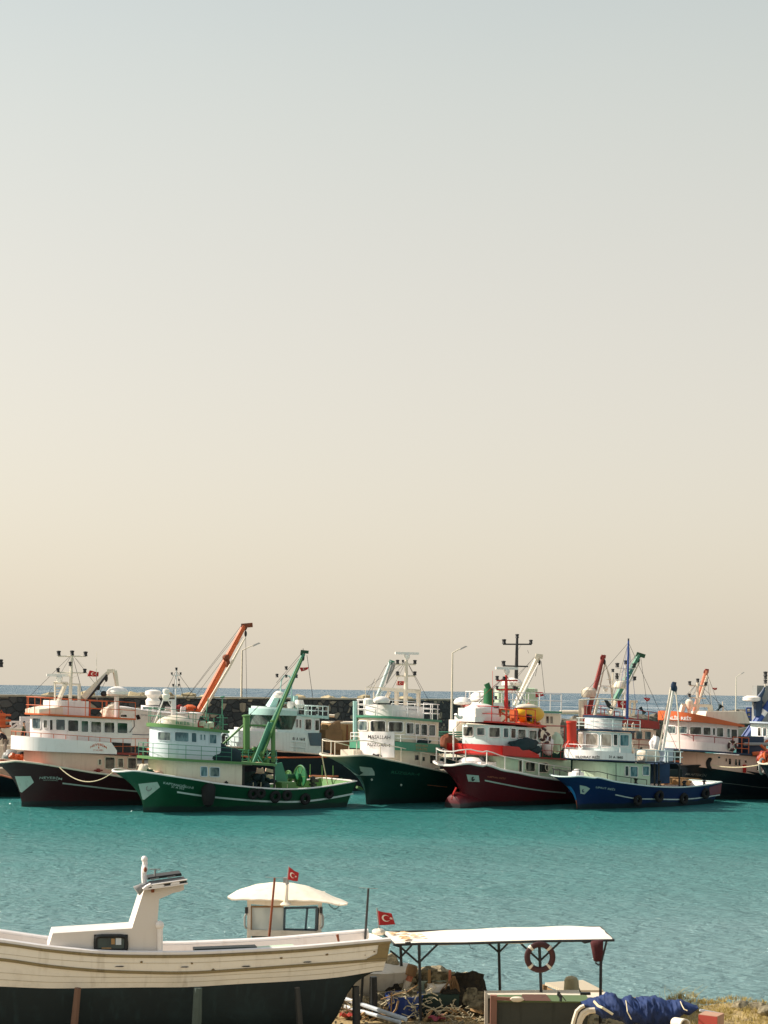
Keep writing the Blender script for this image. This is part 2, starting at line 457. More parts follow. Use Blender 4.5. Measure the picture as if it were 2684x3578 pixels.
    def railing(s, pts, h, mat, name='railing', bars=(1, .5), r=.022, step=1.1, parent=None):
        pts = [Vector(p) for p in pts]; mb = MB(); up = Vector((0, 0, h))
        for b in bars: mb.path([p + up * b for p in pts], r, 5)
        acc = 0; mb.tube(pts[0], pts[0] + up, r * 1.1, n=5)
        for a, b in zip(pts, pts[1:]):
            L = (b - a).length; t = step - acc
            while t <= L:
                q = a + (b - a) * (t / L); mb.tube(q, q + up, r * 1.1, n=5); t += step
            acc = (acc + L) % step
        mb.tube(pts[-1], pts[-1] + up, r * 1.1, n=5)
        return mb.build(name, mat, parent or s.root)
    def deckrail(s, H, h, mat, inset=.1, x_to=None, both=True, z=None, **k):
        """railing round the edge of a deck slab"""
        xe = H.x1 if x_to is None else x_to; sc = (H.w - inset) / H.w; f = [(x + inset * .8, y * sc) for x, y in H.front]
        zt = z or H.zt
        if f[0][1] > f[-1][1]: f.reverse()
        pts = [(xe, -H.w + inset)] + f + ([(xe, H.w - inset)] if both else [])
        return s.railing([(x, y, zt(x)) for x, y in pts], h, mat, **k)
    def bowrail(s, h, mat, u0=.0, u1=.3, **k):
        T = [t for t in s.topl if t[0] <= -s.h.O + (s.h.L + s.h.O) * u1]
        T = T[1:]
        pts = [Vector((x + .1, max(0, y - .1), z)) for x, y, z in reversed(T)] + [Vector((x + .1, -max(0, y - .1), z)) for x, y, z in T]
        return s.railing(pts, h, mat, name='bow_railing', **k)
    def lamp(s, p, parent, sz=.16, mat='black'):
        sz *= .72
        return MB().lathe(p, [(sz * .5, 0), (sz * .62, sz * .1), (sz * .5, sz * .3), (sz * .5, sz * .9), (sz * .65, sz), (sz * .6, sz * 1.25), (.02, sz * 1.35)], 8).build('lamp', mat, parent)
    def mast(s, base, top, r, mat, D, bars=(), lamps=(), radar=None, name='mast', wires=(), barmat=None):
        mb = MB(); a, b = s.at(*base, D), s.at(*top, D); mb.path([a, (a + b) / 2, b], [r, r * .85, r * .6], 8)
        for (p, q) in bars: mb.tube(s.at(*p, D), s.at(*q, D), max(.025, r * .35), n=6)
        for (p, q) in wires: mb.tube(s.at(*p, D), s.at(*q, D), .012, n=4)
        o = mb.build(name, mat, s.root)
        for l in lamps: s.lamp(s.at(l[0], l[1], D - .02), o, l[2] if len(l) > 2 else .2)
        if radar:
            for (cx, cy, wd) in radar:
                p = s.at(cx, cy, D); m = MB(); m.lathe(p, [(.1, -.45), (.2, -.3), (.24, -.1), (.1, -.02)], 10); m.mi = 0
                m.box(p + Vector((0, 0, .04)), (wd * .8, .2, .17), rz=-s.th + .35); m.build('radar', 'dome', o)
        return o
    def boom(s, a, b, r0, r1, mat, D, D2=None, wires=(), head=None, name='crane', box=False, headmat=None, block=None):
        mb = MB(); A, Bb = s.at(*a, D), s.at(*b, D2 or D); mb.path([A, A * .6 + Bb * .4, Bb], [r0, r0 * .9 + r1 * .1, r1], 4 if box else 8)
        o = mb.build(name, mat, s.root)
        if wires:
            m = MB()
            for (p, q) in wires: m.tube(s.at(*p, D), s.at(*q, D2 or D), .016, n=4)
            m.build('cable', 'darkmetal', o)
        if head:
            (hx0, hy0, hx1, hy1) = head; p, q = s.at(hx0, hy0, D2 or D), s.at(hx1, hy1, D2 or D)
            m = MB(); m.path([p, q], r1 * 1.15, 4); m.torus(p * .75 + q * .25 + Vector((0, 0, -.12)), r1 * 1.1, .05, axis=(s.s, -s.c, 0) if False else (0, 1, 0), n=12, m=5)
            m.build('boom_head', headmat or mat, o)
        if block:
            p = s.at(*block, D2 or D); m = MB(); m.ell(p, (.11, .11, .24), 8, 6); m.tube(p + Vector((0, 0, .2)), p + Vector((0, 0, .6)), .02, n=4); m.build('pulley_block', 'black', o)
        return o
    def lump(s, c, rad, mat, name, n=7, seed=1, parent=None, flat=.6):
        from mathutils import noise as mn
        rr = random.Random(seed); mb = MB(); c = Vector(c); rad = [q * .62 for q in rad]
        nu, nv = 26, 12; rows = []
        for j in range(nv + 1):
            ph = -math.pi / 2 + math.pi * j / nv; row = []
            for i in range(nu + 1):
                w = 2 * math.pi * (i % nu) / nu; d = Vector((math.cos(ph) * math.cos(w), math.cos(ph) * math.sin(w), math.sin(ph)))
                k = 1 + .32 * mn.noise(d * 1.7 + Vector((seed, 0, 0))) + .2 * mn.noise(d * 4 + Vector((0, seed, 0))) + .1 * mn.noise(d * 9)
                row.append(c + Vector((d.x * rad[0] * k, d.y * rad[1] * k, d.z * rad[2] * k + rad[2] * .2)))
            rows.append(row)
        mb.grid(rows)
        return mb.build(name, mat, parent or s.root, ang=80)

GL = {'d': glass('pane_dark'), 'c': glass('pane_curtain', '8f877a', 'b9b1a3', .15), 'g': glass('pane_grey', '3a484e', '76847f', .1),
      'm': glass('pane_mixed', '10191a', '6f6e64', .1), 'n': glass('pane_green', '12302a', '37574c', .1), 'b': glass('pane_blue', '2f5560', '6d8c92', .12)}

def fender(px, py, D, r=.35, tube_=.12, label='', mat='tyre', group='tyre fenders hung on the boats', name='tyre_fender', ax=(.5, -1, 0), rope=None):
    p = at(px, py, D); o = empty(name, p, 0, label, 'tyre', group)
    m = MB(); m.torus((0, 0, 0), r - tube_, tube_, axis=ax, n=22, m=8, sq=1.0); m.build('tyre', mat, o)
    if rope: MB().path([(0, 0, r - .02), (0, .04, rope)], .018, 4).build('rope', 'rope', o)
    return o

def on_hull_fender(b, zx, zy, r, label, tb=.12):
    q = b.hp(zx, zy, -1, tb * .9); p = b.l2w(q); px, py = proj(p)
    ax = Vector((b.s, -b.c, 0)); return fender(px, py, p.y, r, tb, label, ax=ax, rope=r + .35)

def flag(quad, Z, D, label, staff=None, em=(.42, .5, .26), wave=.06, n=12, back=.0, seed=0, staffr=.02, fold=0, group='red crescent flags flying in the harbour'):
    """red flag with crescent and star. quad = tl,tr,br,bl in zoom px"""
    P = [at(*Z(*q), D) for q in quad]; o = empty('flag', P[0], 0, label, 'flag', group); O = P[0]
    def g(u, v, off=0):
        a = P[0] * (1 - u) + P[1] * u; b = P[3] * (1 - u) + P[2] * u; p = a * (1 - v) + b * v
        W = (P[1] - P[0]).length
        d = math.sin(u * 7 + v * 1.5 + seed) * wave * W * u
        return p + Vector((0, d + off, math.sin(u * 6 + seed) * wave * .5 * W * u)) - O
    red = paint('flag_red', 'a8201f', .8, '6e1518', .2, streak=False)
    wh = paint('flag_white', 'e0d6c4', .8, 'b0a288', .2, streak=False)
    MB().slab([[g(i / n, j / n) for i in range(n + 1)] for j in range(n + 1)], (0, .006, 0)).build('cloth', red, o, ang=180)
    cu, cv, r = em; asp = (P[1] - P[0]).length / max(.01, (P[3] - P[0]).length); outer, inner = [], []
    for i in range(25):
        w = R(35) + (2 * math.pi - R(70)) * i / 24; outer.append((cu + r / asp * math.cos(w), cv + r * math.sin(w)))
        w2 = R(48) + (2 * math.pi - R(96)) * i / 24; inner.append((cu + .06 + .8 * r / asp * math.cos(w2), cv + .8 * r * math.sin(w2)))
    for off in (-.014, .02):
        MB().grid([[g(u, v, off) for u, v in outer], [g(u, v, off) for u, v in inner]]).build('crescent', wh, o, smooth=False)
        st = []; sc_u = cu + (r * 1.25) / asp
        for i in range(10):
            w = math.pi + i * math.pi / 5; q = r * .5 * (1 if i % 2 == 0 else .42); st.append(g(sc_u + q / asp * math.cos(w), cv + q * math.sin(w), off))
        c = g(sc_u, cv, off); MB().add([c] + st, [(0, 1 + i, 1 + (i + 1) % 10) for i in range(10)]).build('star', wh, o, smooth=False)
    if staff:
        a, b = at(*Z(*staff[0]), D + .02) - O, at(*Z(*staff[1]), D + .02) - O
        MB().tube(a, b, staffr, n=6).build('staff', 'steel', o)
    return o

def rope_line(a, b, sag, r, label, mat='rope', n=14, name='mooring_rope', group='mooring ropes'):
    o = empty(name, a, 0, label, 'rope', group) if False else None
    pts = [a.lerp(b, i / n) + Vector((0, 0, -sag * 4 * (i / n) * (1 - i / n))) - a for i in range(n + 1)]
    ob = MB().path(pts, r, 5).build(name, mat); ob.location = a
    return tag(ob, label, 'rope', group)

def life_ring(p, Ro, rt, ax, label, name='life_ring', mat='ring', tilt=0):
    o = empty(name, p, 0, label, 'life ring', 'life rings'); m = MB(); m.torus((0, 0, 0), Ro - rt, rt, axis=ax, n=32, m=10, sq=.75); m.build('ring', mat, o)
    A = Vector(ax).normalized(); a = A.orthogonal().normalized(); b = A.cross(a)
    for k in range(4):
        w = k * math.pi / 2; d = a * math.cos(w) + b * math.sin(w); t = -a * math.sin(w) + b * math.cos(w)
        q = MB(); n = 12; rows = []
        for e in (-.5, 0, .5):
            c = d * (Ro - rt) + t * e * rt * .9; dd = (c).normalized()
            rows.append([dd * (Ro - rt) + dd * rt * 1.05 * math.cos(2*math.pi*i/n) + A * rt * .8 * math.sin(2*math.pi*i/n) + t * e * 0 + (c - dd * c.length) for i in range(n + 1)])
            rows[-1] = [v + (t * e * rt * .9) * 0 for v in rows[-1]]
        q.grid(rows); q.build('band', 'cream', o)
    return o
# ------------------------------------------------------------------ camera, light, sky
cam = bpy.data.cameras.new('camera'); co = bpy.data.objects.new('camera', cam); COL.objects.link(co)
cam.sensor_fit = 'HORIZONTAL'; cam.sensor_width = 36; cam.lens = 36 * F / 2684
cam.shift_x = 0; cam.shift_y = (HY - 3578 / 2) / 2684; cam.clip_start = .5; cam.clip_end = 60000
co.matrix_world = Matrix(((cR, -sR, 0, 0), (0, 0, -1, 0), (sR, cR, 0, CH), (0, 0, 0, 1)))
SC.camera = co
SC.view_settings.view_transform = 'Standard'; SC.view_settings.look = 'None'; SC.view_settings.gamma = 1; SC.view_settings.exposure = .35

SUN = Vector((-.95, .10, .74)).normalized()
sl = bpy.data.lights.new('sun', 'SUN'); sl.energy = 5.0; sl.angle = R(.6); sl.color = (1, .90, .78)
so = bpy.data.objects.new('sun', sl); COL.objects.link(so); so.rotation_euler = SUN.to_track_quat('Z', 'Y').to_euler(); so.location = (-60, 20, 60)

w = bpy.data.worlds.new('World'); SC.world = w; w.use_nodes = True
N, Lk = w.node_tree.nodes, w.node_tree.links; bg = N['Background']
sky = N.new('ShaderNodeTexSky'); sky.sky_type = 'NISHITA'; sky.sun_disc = False
sky.sun_elevation = math.asin(SUN.z); sky.sun_rotation = math.atan2(SUN.x, SUN.y); sky.dust_density = 5; sky.air_density = 1.2; sky.ozone_density = 1.5
Lk.new(sky.outputs[0], bg.inputs[0]); bg.inputs[1].default_value = .05
tc = N.new('ShaderNodeTexCoord'); sep = N.new('ShaderNodeSeparateXYZ'); Lk.new(tc.outputs['Generated'], sep.inputs[0])
rp = N.new('ShaderNodeValToRGB'); rp.color_ramp.interpolation = 'B_SPLINE'
ns = N.new('ShaderNodeTexNoise'); ns.inputs['Scale'].default_value = 2.2; ns.inputs['Detail'].default_value = 3; Lk.new(tc.outputs['Generated'], ns.inputs['Vector'])
mn = N.new('ShaderNodeMath'); mn.operation = 'MULTIPLY_ADD'; mn.inputs[1].default_value = .05; Lk.new(ns.outputs[0], mn.inputs[0]); Lk.new(sep.outputs[2], mn.inputs[2])
Lk.new(mn.outputs[0], rp.inputs[0])
# the sky is brighter on the sun's side and over the sea than behind the viewer, as a real hazy sky is
az = N.new('ShaderNodeMapRange'); az.interpolation_type = 'SMOOTHSTEP'; az.inputs[1].default_value = -.4; az.inputs[2].default_value = .85; az.inputs[3].default_value = .92; az.inputs[4].default_value = 1.0; Lk.new(sep.outputs[1], az.inputs[0])
ax = N.new('ShaderNodeMath'); ax.operation = 'MULTIPLY_ADD'; ax.inputs[1].default_value = -.09; Lk.new(sep.outputs[0], ax.inputs[0]); Lk.new(az.outputs[0], ax.inputs[2])
SKYR = [(.0, (.80, .72, .59)), (.06, (.81, .72, .585)), (.17, (.795, .70, .555)), (.30, (.735, .675, .54)), (.42, (.635, .65, .535)), (.60, (.40, .45, .46)), (1.0, (.22, .27, .32))]
el = rp.color_ramp.elements
while len(el) < len(SKYR): el.new(.5)
for e, (p, c) in zip(el, SKYR): e.position = p; e.color = (*c, 1)
bg2 = N.new('ShaderNodeBackground'); bs = N.new('ShaderNodeMath'); bs.operation = 'MULTIPLY'; bs.inputs[1].default_value = .645; Lk.new(ax.outputs[0], bs.inputs[0]); Lk.new(bs.outputs[0], bg2.inputs[1]); Lk.new(rp.outputs[0], bg2.inputs[0])
ad = N.new('ShaderNodeAddShader'); Lk.new(bg.outputs[0], ad.inputs[0]); Lk.new(bg2.outputs[0], ad.inputs[1]); Lk.new(ad.outputs[0], N['World Output'].inputs[0])

# ------------------------------------------------------------------ water
def water_mat(name, deep, lightc, glossc, gl, scale, bump, caps=None, rough=.22, sky_sheen=None):
    m = bpy.data.materials.new(name); m.use_nodes = True; nt = m.node_tree; N, Lk = nt.nodes, nt.links; N.remove(N['Principled BSDF'])
    tc = N.new('ShaderNodeTexCoord'); 
    def noise(sx, sy, sc, det, rot=0, dist=0):
        mp = N.new('ShaderNodeMapping'); mp.inputs['Scale'].default_value = (sx, sy, 1); mp.inputs['Rotation'].default_value = (0, 0, rot); Lk.new(tc.outputs['Object'], mp.inputs[0])
        n = N.new('ShaderNodeTexNoise'); n.inputs['Scale'].default_value = sc; n.inputs['Detail'].default_value = det; n.inputs['Roughness'].default_value = .62; n.inputs['Distortion'].default_value = dist
        Lk.new(mp.outputs[0], n.inputs[0]); return n
    a = noise(.55, 1.0, scale, 6, R(8), .6); b = noise(.05, .16, .35, 4, R(3)); c = noise(.8, 1, scale * .28, 3, R(-14), .4)
    ad = N.new('ShaderNodeMath'); ad.operation = 'MULTIPLY_ADD'; ad.inputs[1].default_value = 1.6; Lk.new(c.outputs[0], ad.inputs[0]); Lk.new(a.outputs[0], ad.inputs[2])
    bp = N.new('ShaderNodeBump'); bp.inputs['Strength'].default_value = 1; bp.inputs['Distance'].default_value = bump; Lk.new(ad.outputs[0], bp.inputs['Height'])
    mx = N.new('ShaderNodeMix'); mx.data_type = 'RGBA'; mx.inputs[6].default_value = (*deep, 1); mx.inputs[7].default_value = (*lightc, 1)
    mr = N.new('ShaderNodeMapRange'); mr.inputs[1].default_value = .32; mr.inputs[2].default_value = .68; Lk.new(b.outputs[0], mr.inputs[0]); Lk.new(mr.outputs[0], mx.inputs[0])
    base = mx.outputs[2]
    if sky_sheen:   # sky reflection on the nearer water, painted in as a paler colour
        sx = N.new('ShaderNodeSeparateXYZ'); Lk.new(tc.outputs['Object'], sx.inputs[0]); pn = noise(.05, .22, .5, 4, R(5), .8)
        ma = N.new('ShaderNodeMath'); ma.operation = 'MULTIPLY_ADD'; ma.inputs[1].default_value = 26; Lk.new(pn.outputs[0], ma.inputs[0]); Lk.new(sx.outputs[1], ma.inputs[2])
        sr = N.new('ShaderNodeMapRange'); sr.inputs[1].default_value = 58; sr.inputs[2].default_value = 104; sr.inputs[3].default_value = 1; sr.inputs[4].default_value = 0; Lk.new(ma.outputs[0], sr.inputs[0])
        m3 = N.new('ShaderNodeMix'); m3.data_type = 'RGBA'; m3.inputs[7].default_value = (*sky_sheen, 1); Lk.new(base, m3.inputs[6]); Lk.new(sr.outputs[0], m3.inputs[0]); base = m3.outputs[2]
    d = N.new('ShaderNodeBsdfDiffuse'); Lk.new(base, d.inputs[0]); Lk.new(bp.outputs[0], d.inputs['Normal'])
    g = N.new('ShaderNodeBsdfGlossy'); g.inputs['Roughness'].default_value = rough; g.inputs[0].default_value = (*glossc, 1); Lk.new(bp.outputs[0], g.inputs['Normal'])
    fr = N.new('ShaderNodeFresnel'); fr.inputs[0].default_value = 1.33; Lk.new(bp.outputs[0], fr.inputs['Normal'])
    fm = N.new('ShaderNodeMapRange'); fm.inputs[1].default_value = .05; fm.inputs[2].default_value = .9; fm.inputs[3].default_value = gl[0]; fm.inputs[4].default_value = gl[1]; Lk.new(fr.outputs[0], fm.inputs[0])
    ms = N.new('ShaderNodeMixShader'); Lk.new(fm.outputs[0], ms.inputs[0]); Lk.new(d.outputs[0], ms.inputs[1]); Lk.new(g.outputs[0], ms.inputs[2])
    out = ms
    if caps:
        cn = noise(.09, .30, 1.0, 5, R(4), 1.0); c2 = noise(.012, .03, 1, 3)
        sm = N.new('ShaderNodeMath'); sm.operation = 'MULTIPLY_ADD'; sm.inputs[1].default_value = .5; Lk.new(c2.outputs[0], sm.inputs[0]); Lk.new(cn.outputs[0], sm.inputs[2])
        r = N.new('ShaderNodeMapRange'); r.inputs[1].default_value = caps; r.inputs[2].default_value = caps + .05; Lk.new(sm.outputs[0], r.inputs[0])
        w_ = N.new('ShaderNodeBsdfDiffuse'); w_.inputs[0].default_value = (.62, .64, .62, 1)
        m2 = N.new('ShaderNodeMixShader'); Lk.new(r.outputs[0], m2.inputs[0]); Lk.new(ms.outputs[0], m2.inputs[1]); Lk.new(w_.outputs[0], m2.inputs[2]); out = m2
    Lk.new(out.outputs[0], N['Material Output'].inputs[0])
    return m
HARB = water_mat('harbour_water', (.024, .160, .146), (.050, .220, .205), (.80, .93, .95), (.06, .66), 3.0, .26, rough=.13, sky_sheen=(.18, .30, .305))
SEA = water_mat('open_sea', (.034, .075, .105), (.058, .108, .142), (.7, .85, .95), (.02, .12), .35, .8, caps=.815, rough=.4)

# breakwater line (plan)
BWL = [(-70, 109), (-33, 117), (-8, 138), (4.5, 153), (13.5, 168)]
BWR = [(13.5, 168), (30, 200), (50, 250), (75, 330)]
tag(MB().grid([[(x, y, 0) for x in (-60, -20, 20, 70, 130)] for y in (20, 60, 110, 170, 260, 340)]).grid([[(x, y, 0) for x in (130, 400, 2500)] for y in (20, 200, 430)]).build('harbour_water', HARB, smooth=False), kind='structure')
sea_rows = []
line = BWL + BWR[1:]
sea = MB(); near = [(-400, 70)] + line + [(100, 400), (128, 428), (400, 428), (2500, 428)]
for k, f in enumerate((0, 60, 300, 1500, 8000, 50000)):
    sea_rows.append([(x + (x * f / 90), y + f, -.3) if f else (x, y, -.3) for x, y in near])
tag(sea.grid(sea_rows).build('open_sea', SEA, smooth=False), kind='structure')

# ------------------------------------------------------------------ breakwater wall
def stone_mat():
    m, nt, p = nt_new('quarry_stone_wall'); N, Lk = nt.nodes, nt.links
    tc = N.new('ShaderNodeTexCoord'); mp = N.new('ShaderNodeMapping'); mp.inputs['Scale'].default_value = (.75, .75, 1.0); Lk.new(tc.outputs['Object'], mp.inputs[0])
    v = N.new('ShaderNodeTexVoronoi'); v.inputs['Scale'].default_value = 1.9; Lk.new(mp.outputs[0], v.inputs['Vector'])
    v2 = N.new('ShaderNodeTexVoronoi'); v2.feature = 'DISTANCE_TO_EDGE'; v2.inputs['Scale'].default_value = 1.9; Lk.new(mp.outputs[0], v2.inputs['Vector'])
    rp = N.new('ShaderNodeValToRGB'); e = rp.color_ramp.elements
    e[0].position = 0; e[0].color = (.030, .036, .038, 1); e[1].position = .80; e[1].color = (.085, .085, .078, 1); q = e.new(.90); q.color = (.34, .29, .21, 1); q = e.new(.55); q.color = (.055, .060, .060, 1)
    sp = N.new('ShaderNodeSeparateColor'); Lk.new(v.outputs['Color'], sp.inputs[0]); Lk.new(sp.outputs[0], rp.inputs[0])
    mr = N.new('ShaderNodeMapRange'); mr.inputs[1].default_value = .0; mr.inputs[2].default_value = .09; Lk.new(v2.outputs[0], mr.inputs[0])
    mx = N.new('ShaderNodeMix'); mx.data_type = 'RGBA'; mx.inputs[6].default_value = (.05, .055, .055, 1); Lk.new(rp.outputs[0], mx.inputs[7]); Lk.new(mr.outputs[0], mx.inputs[0])
    Lk.new(mx.outputs[2], p.inputs['Base Color']); p.inputs['Roughness'].default_value = .95
    bp = N.new('ShaderNodeBump'); bp.inputs['Strength'].default_value = .8; bp.inputs['Distance'].default_value = .3; Lk.new(mr.outputs[0], bp.inputs['Height']); Lk.new(bp.outputs[0], p.inputs['Normal'])
    return m
STONE = stone_mat()
def rockmat(name, a, b, sc=.8):
    m, nt, p = nt_new(name); N, Lk = nt.nodes, nt.links
    tc = N.new('ShaderNodeTexCoord'); n = N.new('ShaderNodeTexNoise'); n.inputs['Scale'].default_value = sc; n.inputs['Detail'].default_value = 9; n.inputs['Roughness'].default_value = .72; Lk.new(tc.outputs['Object'], n.inputs[0])
    rp = N.new('ShaderNodeValToRGB'); e = rp.color_ramp.elements; e[0].position = .35; e[0].color = (*hexc(a), 1); e[1].position = .66; e[1].color = (*hexc(b), 1)
    Lk.new(n.outputs[0], rp.inputs[0]); Lk.new(rp.outputs[0], p.inputs['Base Color']); p.inputs['Roughness'].default_value = .95
    bp = N.new('ShaderNodeBump'); bp.inputs['Strength'].default_value = .7; bp.inputs['Distance'].default_value = .1; Lk.new(n.outputs[0], bp.inputs['Height']); Lk.new(bp.outputs[0], p.inputs['Normal'])
    return m
CONC = rockmat('old_concrete', '8d8776', 'b7ae98', .6); ROCKL = rockmat('pale_rock', '8f8263', 'cdbd98', .9); ROCKD = rockmat('dark_rock', '3c3a32', '7f7868', .7)
ROCKS = rockmat('shore_rock', '48422f', 'b5a889', 5.5); SAND = rockmat('sandy_ground', '8a7650', 'b8a274', 1.3)

def wallrows(pts, zt, thick, zb=1.0, step=2.5, jag=.0):
    P = []
    for (a, b) in zip(pts, pts[1:]):
        L = math.dist(a, b); n = max(1, int(L / step))
        for i in range(n): P.append((a[0] + (b[0] - a[0]) * i / n, a[1] + (b[1] - a[1]) * i / n))
    P.append(pts[-1]); return P
P = wallrows(BWL, 7, 2); mb = MB(); rows = [[], [], [], [], []]
for x, y in P:
    j = rnd.uniform(-.06, .06)
    rows[0].append((x, y, -1)); rows[1].append((x, y, 6.95 + j)); rows[2].append((x - .1, y + 1.6, 7.0 + j)); rows[3].append((x - .1, y + 1.6, -1))
mb.grid(rows[:4]).build('stone_face', STONE, None, smooth=False)
bw = bpy.data.objects['stone_face']; wr = empty('breakwater_wall', (0, 140, 0), 0, 'long dark quarry stone breakwater wall behind the moored boats', 'wall'); bw.parent = wr; bw.location = (0, -140, 0)
cp = MB().slab([[(x, y - .05, 6.99) for x, y in P], [(x - .1, y + 1.7, 7.0) for x, y in P]], (0, 0, .14)).build('coping', CONC, wr); cp.location = (0, -140, 0)

def rock(mb, c, r, seed, sub=1, flat=.75):
    rr = random.Random(seed); import bmesh
    bm = bmesh.new(); bmesh.ops.create_icosphere(bm, subdivisions=sub, radius=1); rot = Matrix.Rotation(rr.random() * 6, 3, 'Z') @ Matrix.Rotation(rr.random() * 2, 3, 'X')
    sc = Vector((r * rr.uniform(.8, 1.25), r * rr.uniform(.7, 1.1), r * flat * rr.uniform(.8, 1.2)))
    bm.verts.ensure_lookup_table(); vs = []
    for v in bm.verts:
        q = v.co * (1 + rr.uniform(-.2, .18)); q = Vector([max(-.72, min(.72, k)) for k in q]); q = rot @ q; vs.append(Vector(c) + Vector((q.x * sc.x, q.y * sc.y, q.z * sc.z)) * 1.25)
    mb.add(vs, [tuple(v.index for v in f.verts) for f in bm.faces]); bm.free()
mb = MB(); rr = random.Random(3)
for x, y in wallrows(BWL[:4], 7, 2, step=1.0):
    if rr.random() < .75: rock(mb, (x + rr.uniform(-.5, .5), y + 2.6 + rr.uniform(-.4, 1.2), 6.72 + rr.uniform(-.25, .26) + (.12 if x < -12 else 0)), rr.uniform(.4, .85), rr.random(), 1)
tag(mb.build('breakwater_rocks', ROCKL, ang=20), 'pale armour boulders showing along the top of the breakwater wall', 'rocks', kind='stuff')
mb = MB()
for x, y in wallrows(BWR + [(95, 400)], 5, 2, step=1.5):
    for k in range(5):
        z = 3.6 - abs(k - 1.4) * .9 + (.5 if x < 40 else 0); rock(mb, (x + rr.uniform(-1, 1), y - 2 + k * 1.7 + rr.uniform(-.6, .6), z + rr.uniform(-.5, .6)), rr.uniform(.9, 1.7), rr.random(), 1)
tag(mb.build('rubble_mound', ROCKD, ang=20), 'dark rubble mound breakwater running out behind the right hand boats', 'rocks', kind='stuff')
# quay
Q = [(-70, 100), (-33, 108), (-8, 128), (6, 146), (30, 184), (70, 300)]
qb = MB(); ro = [[], [], [], []]
for i, (x, y) in enumerate(Q):
    ro[0].append((x, y, -1)); ro[1].append((x, y, 1.9)); ro[2].append((x - 2, y + 14, 1.9)); ro[3].append((x - 2, y + 14, -1))
tag(qb.grid(ro).build('quay', CONC, smooth=False), kind='structure')

# street lamps
for (Z, base, top, tip, lab) in ((Z2, (870, 690), (866, 302), (945, 268), 'tall grey street lamp on the breakwater beside the orange crane boom'),
                                 (Z3, (1466, 985), (1470, 225), (1560, 182), 'street lamp standing alone against the wall left of the red boat'),
                                 (Z5, (1432, 640), (1438, 330), (1478, 305), 'small distant street lamp over the orange roofed boat')):
    tx, ty = Z(*top); hz = HY - (CX - tx) * 0.0148; ztop = 11.3; D = (ztop - CH) * F / (hz - ty)
    b_ = at(*Z(*top), D); o = empty('street_lamp', (b_.x, b_.y, 2.0), 0, lab, 'street lamp', 'street lamps on the breakwater')
    t = at(*Z(*top), D) - o.location; e = at(*Z(*tip), D) - o.location
    MB().path([(0, 0, 0), (0, 0, 4), t], [.13, .11, .07], 8).build('pole', 'cream', o); m = MB(); m.path([t, t * .4 + e * .6 + Vector((0, 0, .05)), e], [.05, .045, .04], 6); m.build('arm', 'cream', o)
    d = (e - t).normalized(); rot = Matrix.Rotation(-math.atan2(d.z, d.x), 3, 'Y'); MB().box(e + d * .15, (.75, .28, .13), rot=rot, top=.7).build('lamp_head', 'steel', o)
def mirr(p, sd): return Vector((p.x, p.y * sd, p.z))
